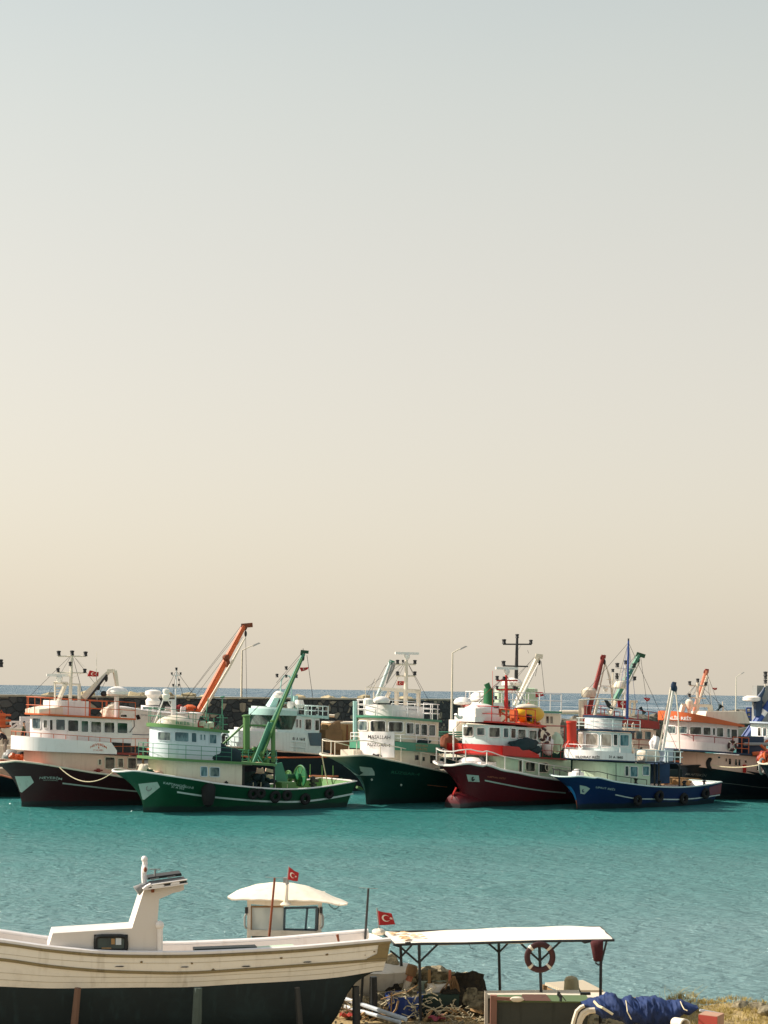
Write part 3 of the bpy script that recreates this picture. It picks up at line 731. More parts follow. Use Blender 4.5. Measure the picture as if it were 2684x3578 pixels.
# =================================================================== GREEN TRAWLER (front, left)
def green_trawler():
    b = Boat('trawler', 'bright green trawler with lime deck gear and tall green boom, front of the left group', Z2, (262, 1290), 36, 2.5)
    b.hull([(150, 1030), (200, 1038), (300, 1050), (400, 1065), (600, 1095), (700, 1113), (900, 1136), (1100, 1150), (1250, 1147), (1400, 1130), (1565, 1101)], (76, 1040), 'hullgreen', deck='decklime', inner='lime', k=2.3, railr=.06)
    hp = b.hp
    for sd in (1, -1): b.fan([(235, 1115), (350, 1103), (366, 1135), (270, 1213), (260, 1210)], lambda x, y: mirr(hp(x, y), sd), 'bow_plate', 'plate')
    p = hp(300, 1140, off=.05); MB().torus(p, .16, .03, axis=(b.s*0 -.3, -1, -.2), n=16, m=5).build('hawse_ring', 'steel', b.root)
    b.strip([(470, 1165), (640, 1190), (900, 1215), (1100, 1225), (1250, 1222), (1400, 1203), (1545, 1176)], 11, hp, 'stripe', 'mintwhite')
    b.Z = S2
    b.text('KAPTANOĞLU-II', (735, 480), (1245, 570), 52, hp, 'mintwhite', lean=14, bold=.006)
    b.text('31 A 552', (870, 545), (1090, 580), 34, hp, 'mintwhite', lean=10, bold=.004)
    b.Z = Z2
    dh = b.house('deckhouse', 292, 866, ((300, 968), (866, 996)), ((300, 1060), (866, 1141)), 1.95, 'cream', r=1.6)
    b.wins(dh, [(612, 1010, 653, 1070, 'b'), (668, 1013, 728, 1072, 'g')], frame='bluewhite', sl=.03)
    MB().tube(b.on(770, 1120, -2.0), b.on(770, 1098, -2.0), .05).tube(b.on(762, 1107, -2.02), b.on(780, 1109, -2.02), .05).build('tap', 'darkmetal', dh.obj)
    sl = b.house('boat_deck', 224, 1075, ((300, 952), (1000, 990)), ((300, 967), (1000, 1004)), 2.25, 'lime', r=1.9)
    b.deckrail(sl, .85, 'ltgreen', bars=(1, .66, .33), x_to=sl.x0 + 5.2, r=.018)
    wh = b.house('wheelhouse', 300, 737, ((460, 775), (737, 803)), ((460, 962), (737, 977)), 1.65, 'bluewhite', r=1.35)
    b.wins(wh, [(356, 797, 432, 850, 'g'), (455, 797, 540, 857, 'b'), (555, 802, 588, 862, 'b'), (608, 812, 622, 850, 'b'), (629, 813, 643, 851, 'b'), (664, 812, 710, 870, 'b')], frame='bluewhite', sl=.05)
    rf = b.house('wheelhouse_roof', 282, 790, ((460, 755), (740, 786)), ((460, 777), (740, 803)), 1.9, 'lime', r=1.6)
    b.deckrail(rf, .95, 'ltgreen', bars=(1, .5), inset=.12, r=.018, x_to=rf.x0 + 4.2)
    # hood on the roof
    hd = b.house('bridge_hood', 362, 595, ((440, 722), (590, 750)), ((440, 762), (590, 785)), 1.1, 'cream', r=1.2)
    c = b.on(450, 735, 0); MB().ell(c + Vector((.1, 0, -.25)), (1.3, 1.0, .65), 14, 8, v0=0).build('hood_top', 'cream', hd.obj)
    b.text('REİS', (462, 752), (545, 757), 22, lambda x, y: b.hit(hd, x, y, .03), 'ltgreen')
    # a-frame and mast
    m = MB(); b.Z = S7; D = b.D + 1.5
    m.tube(b.at(752, 262, D), b.at(618, 612, D), .05); m.path([b.at(885, 265, D), b.at(885, 440, D), b.at(885, 625, D)], .13, 4); m.tube(b.at(745, 262, D), b.at(920, 266, D), .09, n=4)
    m.tube(b.at(820, 270, D), b.at(870, 360, D), .03)
    o = m.build('radar_arch', 'white', b.root); m = MB(); p = b.at(790, 255, D); m.lathe(p, [(.16, 0), (.24, .1), (.27, .3), (.18, .36), (.2, .42), (.23, .55), (.2, .66), (.05, .7)], 12); m.build('radar_dome', 'dome', o)
    b.Z = Z2
    b.mast((455, 770), (465, 418), .055, 'white', D, bars=(((437, 453), (492, 453)), ((443, 522), (481, 522))), lamps=((437, 450, .16), (491, 450, .16), (465, 424, .2), (445, 520, .16), (480, 520, .16), (481, 488, .14)))
    # gantry
    D = b.on(975, 990, 0).y; D = b.l2w(b.on(975, 990, .2)).y
    m = MB(); m.path([b.at(893, 930, D), b.at(893, 702, D)], .235, 10); m.lathe(b.at(893, 702, D), [(.3, -.02), (.3, .05), (.1, .1)], 10)
    m.path([b.at(1056, 985, D), b.at(1056, 742, D)], .15, 8); m.lathe(b.at(1056, 740, D), [(.2, 0), (.22, .12), (.05, .2)], 8)
    m.tube(b.at(905, 758, D), b.at(1050, 763, D), .07); m.tube(b.at(735, 887, D), b.at(893, 742, D), .07); m.tube(b.at(935, 930, D), b.at(1050, 770, D), .07)
    m.tube(b.at(735, 887, D), b.at(900, 915, D), .05); m.build('gantry', 'lime', b.root)
    b.boom((965, 945), (1242, 322), .19, .13, 'ltgreen', D, head=(1224, 308, 1272, 313), block=(1238, 345), headmat='hullgreen',
           wires=(((1242, 322), (740, 895)), ((1150, 480), (905, 700)), ((1262, 330), (1298, 590)), ((1000, 910), (1250, 330)), ((1230, 318), (1075, 500))))
    m = MB(); m.path([b.at(985, 960, D - .3), b.at(1140, 560, D - .3), b.at(1232, 350, D - .3)], [.1, .07, .05], 6); m.build('topping_strut', 'lime', b.root)
    b.boom((940, 985), (1035, 740), .14, .12, 'ltgreen', D - .5, name='boom_strut')
    # working platform clutter
    m = MB(); rr = random.Random(11)
    for (a, c) in (((735, 905), (1075, 915)), ((770, 938), (1080, 948)), ((840, 925), (1075, 925)), ((800, 965), (900, 968)), ((890, 960), (1085, 968)), ((905, 910), (905, 1000)), ((870, 915), (870, 995)), ((1075, 910), (1075, 1000)), ((1020, 900), (1020, 990)), ((930, 900), (900, 995)), ((965, 940), (1000, 1000)), ((940, 930), (975, 990)), ((1040, 925), (1000, 975))):
        m.tube(b.at(*a, D + rr.uniform(-1, .6)), b.at(*c, D + rr.uniform(-1, .6)), .035, n=5)
    m.build('platform_railing', 'ltgreen', b.root)
    m = MB()
    for (x, y, w_, h_) in ((955, 955, .9, .35), (1010, 975, .6, .3), (915, 985, .5, .25), (985, 930, .35, .5), (940, 900, .3, .3)):
        m.lathe(b.at(x, y, D - .2), [(w_ * .3, -h_ / 2), (w_ * .42, -h_ * .4), (w_ * .42, h_ * .4), (w_ * .25, h_ / 2)], 9, axis=(1, .3, rr.uniform(-.3, .6)))
    m.build('winch', 'lime', b.root)
    m = MB()
    for k in range(9):
        x = 830 + rr.random() * 180; y = 985 + rr.random() * 15; m.box(b.at(x, y, D - 1.0), (rr.uniform(.2, .6), .3, .07), rz=rr.random())
    m.build('plank_scraps', 'pink', b.root)
    q = b.on(700, 985, -1.1); b.lump(q + Vector((.4, 0, .1)), (2.3, 1.2, 1.3), 'net', 'net_pile', 12, 4)
    # shelter under the deck
    for x in (875, 1062): MB().tube(b.on(x, 1010, -1.9), b.on(x, 1150, -1.9), .07, n=6).build('shelter_post', 'darkmetal', b.root)
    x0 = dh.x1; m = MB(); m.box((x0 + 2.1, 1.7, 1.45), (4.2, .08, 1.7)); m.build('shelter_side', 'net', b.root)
    m = MB()
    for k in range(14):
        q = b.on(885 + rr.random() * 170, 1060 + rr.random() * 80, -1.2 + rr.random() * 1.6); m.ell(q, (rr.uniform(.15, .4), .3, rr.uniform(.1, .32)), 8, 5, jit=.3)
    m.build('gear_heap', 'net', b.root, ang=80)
    m = MB()
    for k in range(6):
        q = b.on(960 + rr.random() * 80, 1035 + rr.random() * 40, .8); m.box(q, (rr.uniform(.4, .9), .08, rr.uniform(.1, .35)), rz=.2, rot=Matrix.Rotation(rr.uniform(-.5, .5), 3, 'Y'))
    m.build('crate_boards', 'pink', b.root)
    m = MB(); m.slab([[b.on(1063, 995, -.2), b.on(1110, 985, -.2)], [b.on(1075, 1130, -.2), b.on(1150, 1120, -.2)]], (0, .1, 0)); m.build('splash_panel', 'ltgreen', b.root)
    # net drums
    for (cx, cy, rr_, nm) in ((1152, 1075, .47, 0), (1224, 1070, .78, 1)):
        p = b.on(cx, cy, -.2 if nm else .5); m = MB(); ax = (1, .05, 0)
        m.lathe(p, [(rr_ * .98, -.04), (rr_, -.02), (rr_, .03), (rr_ * .96, .06), (rr_ * .3, .08), (rr_ * .28, .3), (.02, .32)], 26, axis=(-1, .05, 0))
        o = m.build('net_drum', 'green' if nm else 'lime', b.root)
        m = MB(); m.torus(p + Vector((-.07, 0, 0)), rr_ * .9, .035, axis=ax, n=26, m=5)
        for k in range(6):
            w = k * math.pi / 3; m.tube(p + Vector((-.08, 0, 0)), p + Vector((-.08, math.cos(w) * rr_ * .9, math.sin(w) * rr_ * .9)), .03, n=4)
        m.build('spoke_rim', 'lime', o)
    p = b.on(1190, 1072, .2); MB().tube(p - Vector((.7, 0, 0)), p + Vector((.9, 0, 0)), .2, n=12).build('drum_axle', 'hullgreen', b.root)
    for (x, y0, y1, r_) in ((1282, 997, 1068, .035), (1355, 1002, 1087, .035), (1422, 1005, 1090, .035), (1440, 1098, 1122, .07), (1474, 1080, 1118, .07)):
        m = MB(); m.path([b.on(x, y1 + 14, .9), b.on(x, y0, .9)], r_, 6); m.build('stern_post', 'lime', b.root)
    MB().tube(b.on(1278, 1068, .9), b.on(1452, 1072, .9), .07).build('stern_roller', 'salmon', b.root)
    m = MB(); p = b.on(1298, 1130, -.9); m.lathe(p, [(.22, -.3), (.15, -.1), (.13, .3), (.2, .42), (.16, .6), (.05, .66)], 10); m.box(p + Vector((.1, 0, .35)), (.7, .25, .2), rz=.3); m.box(p + Vector((0, 0, .1)), (.3, .5, .15)); m.build('capstan', 'darkmetal', b.root)
    m = MB(); m.box(b.on(1130, 1125, -.8), (1.1, .9, .45)); m.build('fish_hatch', 'lime', b.root)
    q = b.on(255, 1040, -.6); b.lump(q + Vector((.1, 0, .05)), (.55, .45, .55), 'cream', 'sail_bundle', 5, 9)
    q = b.on(285, 1050, -.7); b.lump(q + Vector((.15, -.1, .0)), (.45, .3, .35), 'hullgreen', 'anchor_winch', 4, 2)
    q = b.on(355, 1050, -.8); b.lump(q + Vector((0, 0, 0)), (.6, .4, .18), 'pink', 'canvas_heap', 4, 5)
    # lifebuoy hoop
    m = MB(); pts = [b.at(740, 880, D + 1)] + [b.at(760 + 22 * math.cos(w), 828 - 22 * math.sin(w), D + 1) for w in [math.pi - k * math.pi / 8 for k in range(9)]] + [b.at(782, 880, D + 1)]
    m.path(pts, .06, 6); m.build('ladder_hoop', 'bluewhite', b.root)
    for (x, y, r_, lab) in ((935, 1172, .38, 'black tyre under the shelter of the green trawler, left one of the touching pair'), (982, 1168, .36, 'black tyre under the shelter of the green trawler, right one of the touching pair'), (1070, 1190, .42, 'bulky black tyre fender amidships on the green trawler, below its lime panel'),
                            (1142, 1182, .37, 'black tyre fender on the green trawler below the smaller net drum'), (1252, 1205, .40, 'black open tyre on the green trawler below the larger net drum'), (1398, 1172, .36, 'black tyre fender nearest the stern of the green trawler')):
        on_hull_fender(b, x, y, r_, lab, .13)
    q = b.hp(668, 1160, -1, .25); m = MB(); m.lathe((0, 0, -.85), [(.08, 0), (.3, .15), (.42, .6), (.46, 1.2), (.3, 1.5), (.08, 1.6)], 12)
    o = m.build('bag_fender', 'tyre'); o.location = b.l2w(q); tag(o, 'large black bag fender hanging from the green trawler below its small cabin windows', 'fender')
    return b
GT = green_trawler()

# =================================================================== MAROON TRAWLER (left)
def maroon_trawler():
    b = Boat('trawler', 'maroon hulled trawler with pink white cabins and orange roof edge, left of the green trawler', Z1, (178, 1705), 36, 2.9)
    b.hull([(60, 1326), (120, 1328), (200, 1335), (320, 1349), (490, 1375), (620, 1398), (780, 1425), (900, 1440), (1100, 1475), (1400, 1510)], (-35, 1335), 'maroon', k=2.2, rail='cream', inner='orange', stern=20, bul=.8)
    hp = b.hp
    b.Z = S1
    for sd in (1, -1): b.fan([(208, 600), (425, 598), (470, 685), (305, 825), (280, 815)], lambda x, y: mirr(hp(x, y), sd), 'bow_plate', 'plate')
    b.text('NEVEBİM', (545, 640), (855, 655), 42, hp, 'plate', arch=12, lean=8, bold=.004); b.text('SAMANDAĞ', (600, 660), (800, 668), 18, hp, 'plate', arch=4, bold=0)
    b.strip([(865, 697), (1100, 725), (1300, 748), (1500, 772), (1800, 800), (2100, 830)], 20, hp, 'stripe', 'plate')
    b.Z = Z1
    low = b.house('deckhouse', 196, 1135, ((580, 1255), (1135, 1290)), ((580, 1394), (1135, 1462)), 2.3, 'pink', r=2.0)
    b.wins(low, [(812, 1310, 838, 1357, 'd'), (868, 1292, 950, 1390, 'd'), (975, 1302, 1020, 1378, 'm'), (1056, 1298, 1128, 1388, 'd')], frame='cream', sl=.02)
    m = MB(); p = b.hit(low, 808, 1402, .12); m.lathe(p, [(.12, -.12), (.16, 0), (.1, .12)], 8); m.tube(p - Vector((.3, 0, 0)), p + Vector((.3, 0, 0)), .04); m.build('valve', 'dkred', low.obj)
    bd = b.house('bridge_deck', 90, 1180, ((580, 1248), (1180, 1262)), ((580, 1256), (1180, 1280)), 2.6, 'dkred', r=2.3)
    # solid bulwark of the bridge deck: follows the deck edge to x=920..970
    bw_ = b.house('bridge_deck', 90, 968, ((580, 1148), (920, 1172)), ((580, 1255), (968, 1270)), 2.62, 'white', r=2.3, solid=False)
    xe = b.on(968, 1260, -2.62).x; xt = b.on(922, 1175, -2.62).x
    f = bw_.front
    if f[0][1] > f[-1][1]: f = f[::-1]
    pts = [(xe, -2.62), (xt, -2.62)] + [(x, y) for x, y in f] + [(xe, 2.62)]
    rows = [[(x, y, bw_.zb(x)) for x, y in pts], [(x, y, bw_.zt(x) if i else bw_.zb(x) + .25) for i, (x, y) in enumerate(pts)]]
    m = MB(); m.grid(rows); inn = [(x + (.07 if abs(y) < 2.5 else 0), y * .97, z) for x, y, z in rows[0]]; m.grid([inn, [(x + (.07 if abs(y) < 2.5 else 0), y * .97, z) for x, y, z in rows[1]]]); m.grid([rows[1], [(x + (.07 if abs(y) < 2.5 else 0), y * .97, z) for x, y, z in rows[1]]])
    bwo = m.build('bridge_bulwark', 'white', b.root)
    ph = lambda x, y: b.hit(bw_, x, y, .03)
    b.text('HEVEBİM', (748, 1222), (882, 1226), 26, ph, 'orange', arch=26, bold=.008, parent=bwo); b.text('1', (812, 1222), (820, 1222), 16, ph, 'orange', parent=bwo); b.text('31.A.5481', (772, 1240), (852, 1243), 13, ph, 'orange', bold=0, parent=bwo)
    b.railing([(x, y * .98, bw_.zt(x)) for x, y in pts[1:]], .28, 'orange', name='bulwark_railing', bars=(1,), r=.02, step=.8)
    xr = b.on(1140, 1200, -2.5).x; b.railing([(xt, -2.5, bw_.zb(xt)), (xr + 1.5, -2.5, bd.zt(xr + 1.5))], 1.0, 'orange', bars=(1, .5), r=.02, step=.9)
    wh = b.house('wheelhouse', 248, 1095, ((580, 962), (1070, 985)), ((580, 1150), (1100, 1180)), 1.95, 'white', r=1.75)
    b.wins(wh, [(272, 968, 340, 1060, 'g'), (362, 985, 395, 1052, 'm'), (412, 982, 440, 1070, 'm'), (462, 978, 540, 1070, 'g'), (560, 984, 650, 1080, 'd'), (670, 990, 732, 1086, 'n'), (750, 996, 838, 1090, 'm'), (860, 1002, 948, 1092, 'm'), (968, 1006, 1056, 1096, 'n')], frame='white', sl=.03)
    rf = b.house('wheelhouse_roof', 204, 1125, ((580, 944), (1100, 972)), ((580, 958), (1100, 986)), 2.2, 'orange', r=1.9)
    b.deckrail(rf, 1.05, 'orange', bars=(1, .5), inset=.1, r=.024, step=1.2)
    # monkey island block: long low hood with tower
    mk = b.house('flying_bridge', 358, 735, ((460, 825), (690, 830)), ((460, 950), (735, 965)), 1.25, 'white', r=.5)
    m = MB(); A = b.on(215, 930, -1.4); m.prism([(rf.x0 + .25, -1.1), (rf.x0 + .9, -1.6), (mk.x0 + .4, -1.6), (mk.x0 + .4, 1.6), (rf.x0 + .9, 1.6), (rf.x0 + .25, 1.1)], lambda x: rf.zt(x), lambda x: rf.zt(x) + .2 + .45 * (x - rf.x0) / 2.2); m.build('bridge_coaming', 'cream', b.root)
    D = b.l2w(b.on(600, 880, 0)).y
    m = MB()
    m.path([b.at(455, 830, D), b.at(455, 680, D)], .07, 6); m.tube(b.at(445, 675, D), b.at(560, 680, D), .08); m.path([b.at(480, 840, D), b.at(540, 690, D)], .17, 6); m.tube(b.at(545, 690, D), b.at(655, 690, D), .06)
    m.path([b.at(655, 840, D), b.at(655, 690, D)], .12, 6)
    for y in (710, 735, 760, 785): m.tube(b.at(455, y, D), b.at(505, y, D), .025)
    m.build('radar_arch', 'cream', b.root)
    b.mast((580, 830), (597, 430), .12, 'cream', D, bars=(((482, 458), (712, 458)), ((475, 592), (705, 596))), lamps=((486, 452, .34), (708, 458, .34), (597, 450, .34), (583, 538, .3), (480, 590, .3), (702, 596, .3)), radar=((492, 620, 2.1),),
           wires=(((610, 460), (700, 545)), ((590, 640), (700, 590)), ((800, 420), (800, 600))))
    # folding crane
    D2 = b.l2w(b.on(850, 960, 0)).y
    m = MB(); m.path([b.at(690, 800, D2), b.at(800, 690, D2), b.at(905, 582, D2)], [.26, .22, .15], 4); m.path([b.at(890, 580, D2), b.at(950, 580, D2)], .17, 4); m.path([b.at(950, 578, D2), b.at(975, 740, D2)], [.17, .12], 4)
    o = m.build('folding_crane', 'cream', b.root); m = MB(); m.path([b.at(715, 830, D2 - .25), b.at(885, 610, D2 - .25)], .09, 6); m.tube(b.at(888, 600, D2), b.at(880, 640, D2), .07); m.ell(b.at(880, 640, D2), (.12, .12, .25), 8, 6); m.ell(b.at(815, 710, D2), (.14, .14, .25), 8, 6); m.ell(b.at(860, 768, D2), (.25, .2, .2), 8, 6)
    m.tube(b.at(880, 650, D2), b.at(820, 770, D2), .012, n=4); m.build('hydraulic_ram', 'black', o)
    m = MB(); m.tube(b.at(690, 810, D2), b.at(735, 950, D2), .1); m.tube(b.at(735, 840, D2), b.at(735, 955, D2), .06); m.build('crane_post', 'dkred', b.root)
    m = MB(); m.path([b.at(965, 960, D2 - 1), b.at(965, 790, D2 - 1)], .17, 6); m.build('dome_post', 'white', b.root); m = MB(); p = b.at(985, 785, D2 - 1); m.lathe(p + Vector((-.1, 0, 0)), [(.55, 0), (.72, .1), (.72, .28), (.55, .48), (.25, .6), (.02, .63)], 16); m.build('radar_dome', 'dome', b.root)
    q = b.on(920, 945, -.6); b.lump(q + Vector((0, 0, -.1)), (1.2, .8, 1.1), 'cream', 'white_net_heap', 8, 3)
    m = MB(); m.path([b.on(1110, 985, -2.0), b.on(1112, 1040, -2.0), b.on(1075, 1088, -2.0)], .03, 5); m.build('cable', 'black', b.root)
    # windlass at the bow, box, bench
    m = MB(); rr = random.Random(5)
    for k in range(9):
        q = b.at(95 + k * 12, 1318 - rr.random() * 40, b.D + 2); m.lathe(q, [(.12, -.15), (.2, -.1), (.2, .1), (.1, .16)], 8, axis=(rr.uniform(-1, 1), .5, rr.uniform(0, 1)))
    m.build('windlass', 'orange', b.root)
    m = MB(); p = b.at(185, 1290, b.D + 2.5); m.lathe(p, [(.3, -.35), (.34, 0), (.3, .3), (.1, .36)], 12); m.build('vent_cowl', 'darkmetal', b.root)
    q = b.at(90, 1290, b.D + 3); b.lump(q, (.9, .6, .6), 'steel', 'tarpaulin', 5, 12)
    m = MB(); m.box(b.on(1000, 1210, -1.2), (1.2, .6, .8)); m.box(b.on(960, 1180, -1.0), (.8, .5, .5)); m.build('locker', 'darkmetal', b.root)
    return b
MT = maroon_trawler()

# =================================================================== DARK GREEN TRAWLER (centre)
def centre_trawler():
    b = Boat('trawler', 'dark green trawler with white name panel under its front windows, centre of the row', Z3, (632, 1690), 50, 3.1)
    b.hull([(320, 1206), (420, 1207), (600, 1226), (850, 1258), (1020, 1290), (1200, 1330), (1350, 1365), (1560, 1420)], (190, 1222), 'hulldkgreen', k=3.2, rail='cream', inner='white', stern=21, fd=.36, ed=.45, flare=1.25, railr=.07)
    hp = b.hp
    for sd in (1, -1): b.fan([(572, 1320), (692, 1333), (716, 1372), (720, 1408), (596, 1410)], lambda x, y: mirr(hp(x, y), sd), 'bow_plate', 'plate')
    b.text('RÜZGAR-4', (880, 1388), (1150, 1412), 32, hp, 'ltgreen', lean=6, bold=.0)
    b.strip([(1225, 1500), (1420, 1520)], 7, hp, 'stripe', 'salmon', n=12)
    m = MB()
    for (x, y) in ((692, 1448), (975, 1500)): m.ell(hp(x, y), (.09, .06, .09), 8, 6)
    m.build('hull_outlet', 'plate', b.root)
    m = MB(); m.path([hp(545, 1522, 1, .1), hp(575, 1532, 1, .15), hp(615, 1548, 1, .1)], [.1, .12, .03], 6); m.build('anchor_fluke', 'lime', b.root)
    low = b.house('deckhouse', 585, 1340, ((905, 1150), (1310, 1190)), ((905, 1290), (1310, 1340)), 2.5, 'cream', r=2.1)
    b.wins(low, [(1100, 1208, 1142, 1262, 'd'), (1172, 1226, 1202, 1272, 'd'), (1246, 1212, 1310, 1295, 'd')], frame='cream', sl=.04)
    m = MB(); m.box(b.on(505, 1195, 1.0), (1.2, 1.2, .5)); m.build('fore_hatch', 'cream', b.root)
    gd = b.house('bridge_bulwark', 475, 1350, ((905, 1080), (1300, 1105)), ((905, 1160), (1300, 1190)), 2.75, 'ltgreen', r=2.3)
    b.deckrail(gd, .5, 'white', bars=(1, .5), inset=.05, r=.025, step=1.3)
    # white name banner: front of the casing, standing proud from the wheelhouse
    bn = type('X', (), {})(); bn.out = gd.out; bn.w = gd.w
    rows = [[b.hit(gd, x + (8 if y < 1010 else 0) * 0 - (18 if j == 10 else 0) * (i == 0), y + x * .012, .07 + .015 * math.sin(i * 1.1 + j * .6)) for i, x in enumerate([583 + (905 - 583) * k / 16 for k in range(17)])] for j, y in enumerate([978 + (1225 - 978) * k / 10 for k in range(11)])]
    bn.obj = MB().slab(rows, Vector((.06, 0, 0))).build('name_banner', 'white', b.root)
    b.text('MASALLAH', (665, 1052), (868, 1060), 36, lambda x, y: b.hit(gd, x, y, .17), 'black', bold=.006, lean=4, parent=bn.obj)
    b.text('RÜZGAR-4', (662, 1122), (870, 1134), 38, lambda x, y: b.hit(gd, x, y, .17), 'black', bold=.012, lean=2, parent=bn.obj)
    b.fan([(700, 1222), (715, 1195), (735, 1208), (775, 1200), (800, 1228), (760, 1228)], lambda x, y: b.hit(gd, x, y, .14), 'anchor_recess', 'black', parent=bn.obj)
    b.text('RÜZGAR-4', (1112, 1128), (1228, 1132), 22, lambda x, y: b.hit(gd, x, y, .03), 'tan', bold=.01, parent=gd.obj); b.text('31-A-1772', (1115, 1165), (1222, 1172), 26, lambda x, y: b.hit(gd, x, y, .03), 'tan', bold=.012, parent=gd.obj)
    wh = b.house('wheelhouse', 555, 1335, ((1020, 868), (1320, 890)), ((1020, 1085), (1320, 1110)), 2.1, 'cream', r=1.8)
    b.wins(wh, [(562, 880, 650, 975, 'g'), (680, 878, 825, 988, 'm'), (850, 888, 990, 988, 'm'), (1018, 900, 1090, 1008, 'd'), (1104, 908, 1144, 1016, 'd'), (1160, 912, 1222, 1024, 'd'), (1236, 918, 1300, 1028, 'd')], frame='white', sl=.02, fr=.045)
    q = b.on(1190, 1090, -2.4); b.lump(q, (1.1, .35, .35), 'net', 'net_pile', 7, 8)
    rf = b.house('wheelhouse_roof', 528, 1365, ((1020, 845), (1350, 875)), ((1020, 866), (1350, 895)), 2.35, 'ltgreen', r=2.0)
    fb = b.house('flying_bridge', 608, 1185, ((1000, 735), (1160, 745)), ((1000, 848), (1205, 865)), 1.7, 'white', r=1.3)
    xa = b.on(1190, 800, -2.2).x
    b.railing([(xa, -2.2, rf.zt(xa)), (rf.x1 - .1, -2.2, rf.zt(rf.x1)), (rf.x1 - .1, 2.2, rf.zt(rf.x1))], 1.1, 'white', bars=(1, .7, .4), r=.03, step=.8)
    b.deckrail(rf, 1.1, 'white', bars=(1, .7, .4), inset=.1, r=.028, x_to=rf.x0 + 2.6)
    b.text('M.RÜZGAR', (1020, 775), (1130, 782), 14, lambda x, y: b.hit(fb, x, y, .03), 'navytrim', parent=fb.obj, bold=0)
    D = b.l2w(b.on(950, 800, 0)).y
    m = MB()
    for (x0, y0, x1, y1, r_) in ((640, 555, 1165, 585, .05), (780, 572, 1165, 604, .17)): m.path([b.at(x0, y0, D), b.at(x1, y1, D)], r_, 4)
    for x in (928, 1015, 1140): m.path([b.at(x, 740, D), b.at(x, 590, D)], .15, 4)
    m.path([b.at(860, 600, D), b.at(815, 690, D)], .14, 4); m.tube(b.at(628, 700, D), b.at(628, 560, D), .025); m.tube(b.at(708, 700, D), b.at(708, 600, D), .05)
    m.build('radar_arch', 'cream', b.root)
    b.mast((1015, 740), (1025, 262), .17, 'cream', D, bars=(((918, 336), (1115, 336)), ((920, 448), (1110, 448))), lamps=((938, 330, .3), (1106, 332, .3), (938, 442, .3), (1105, 442, .3), (990, 318, .2)), radar=((1028, 235, 2.2),), wires=(((930, 450), (960, 700)), ((722, 470), (722, 600))))
    m = MB(); m.ell(b.on(785, 690, -.9), (.7, .5, .33), 12, 8, v0=-.4); m.lathe(b.on(655, 690, -1), [(.35, -.25), (.35, .1), (.2, .2)], 10); m.build('raft_canister', 'dome', b.root)
    D2 = D + 6
    b.boom((725, 700), (872, 300), .15, .11, 'mintwhite', D2, head=(858, 300, 910, 318), wires=(((870, 300), (820, 360)), ((825, 345), (660, 640)), ((722, 470), (640, 640))), headmat='ltgreen')
    m = MB(); m.path([b.at(905, 318, D2), b.at(880, 390, D2), b.at(830, 520, D2)], [.16, .17, .04], 5); m.build('boom_fairing', 'steel', b.root)
    m = MB(); m.tube(b.at(735, 690, D2), b.at(790, 560, D2), .05); 
    for k in range(7): a = b.at(728 + 9 * k, 690 - 20 * k, D2); m.tube(a, a + Vector((.5, 0, .15)), .02, n=4)
    m.build('boom_ladder', 'mintwhite', b.root)
    m = MB(); m.path([b.at(530, 1100, D - 1), b.at(530, 690, D - 1)], .17, 6); m.build('exhaust_pipe', 'mint', b.root)
    b.bowrail(1.0, 'cream', u1=.5, bars=(1,), r=.035, step=1.9)
    return b
CT = centre_trawler()

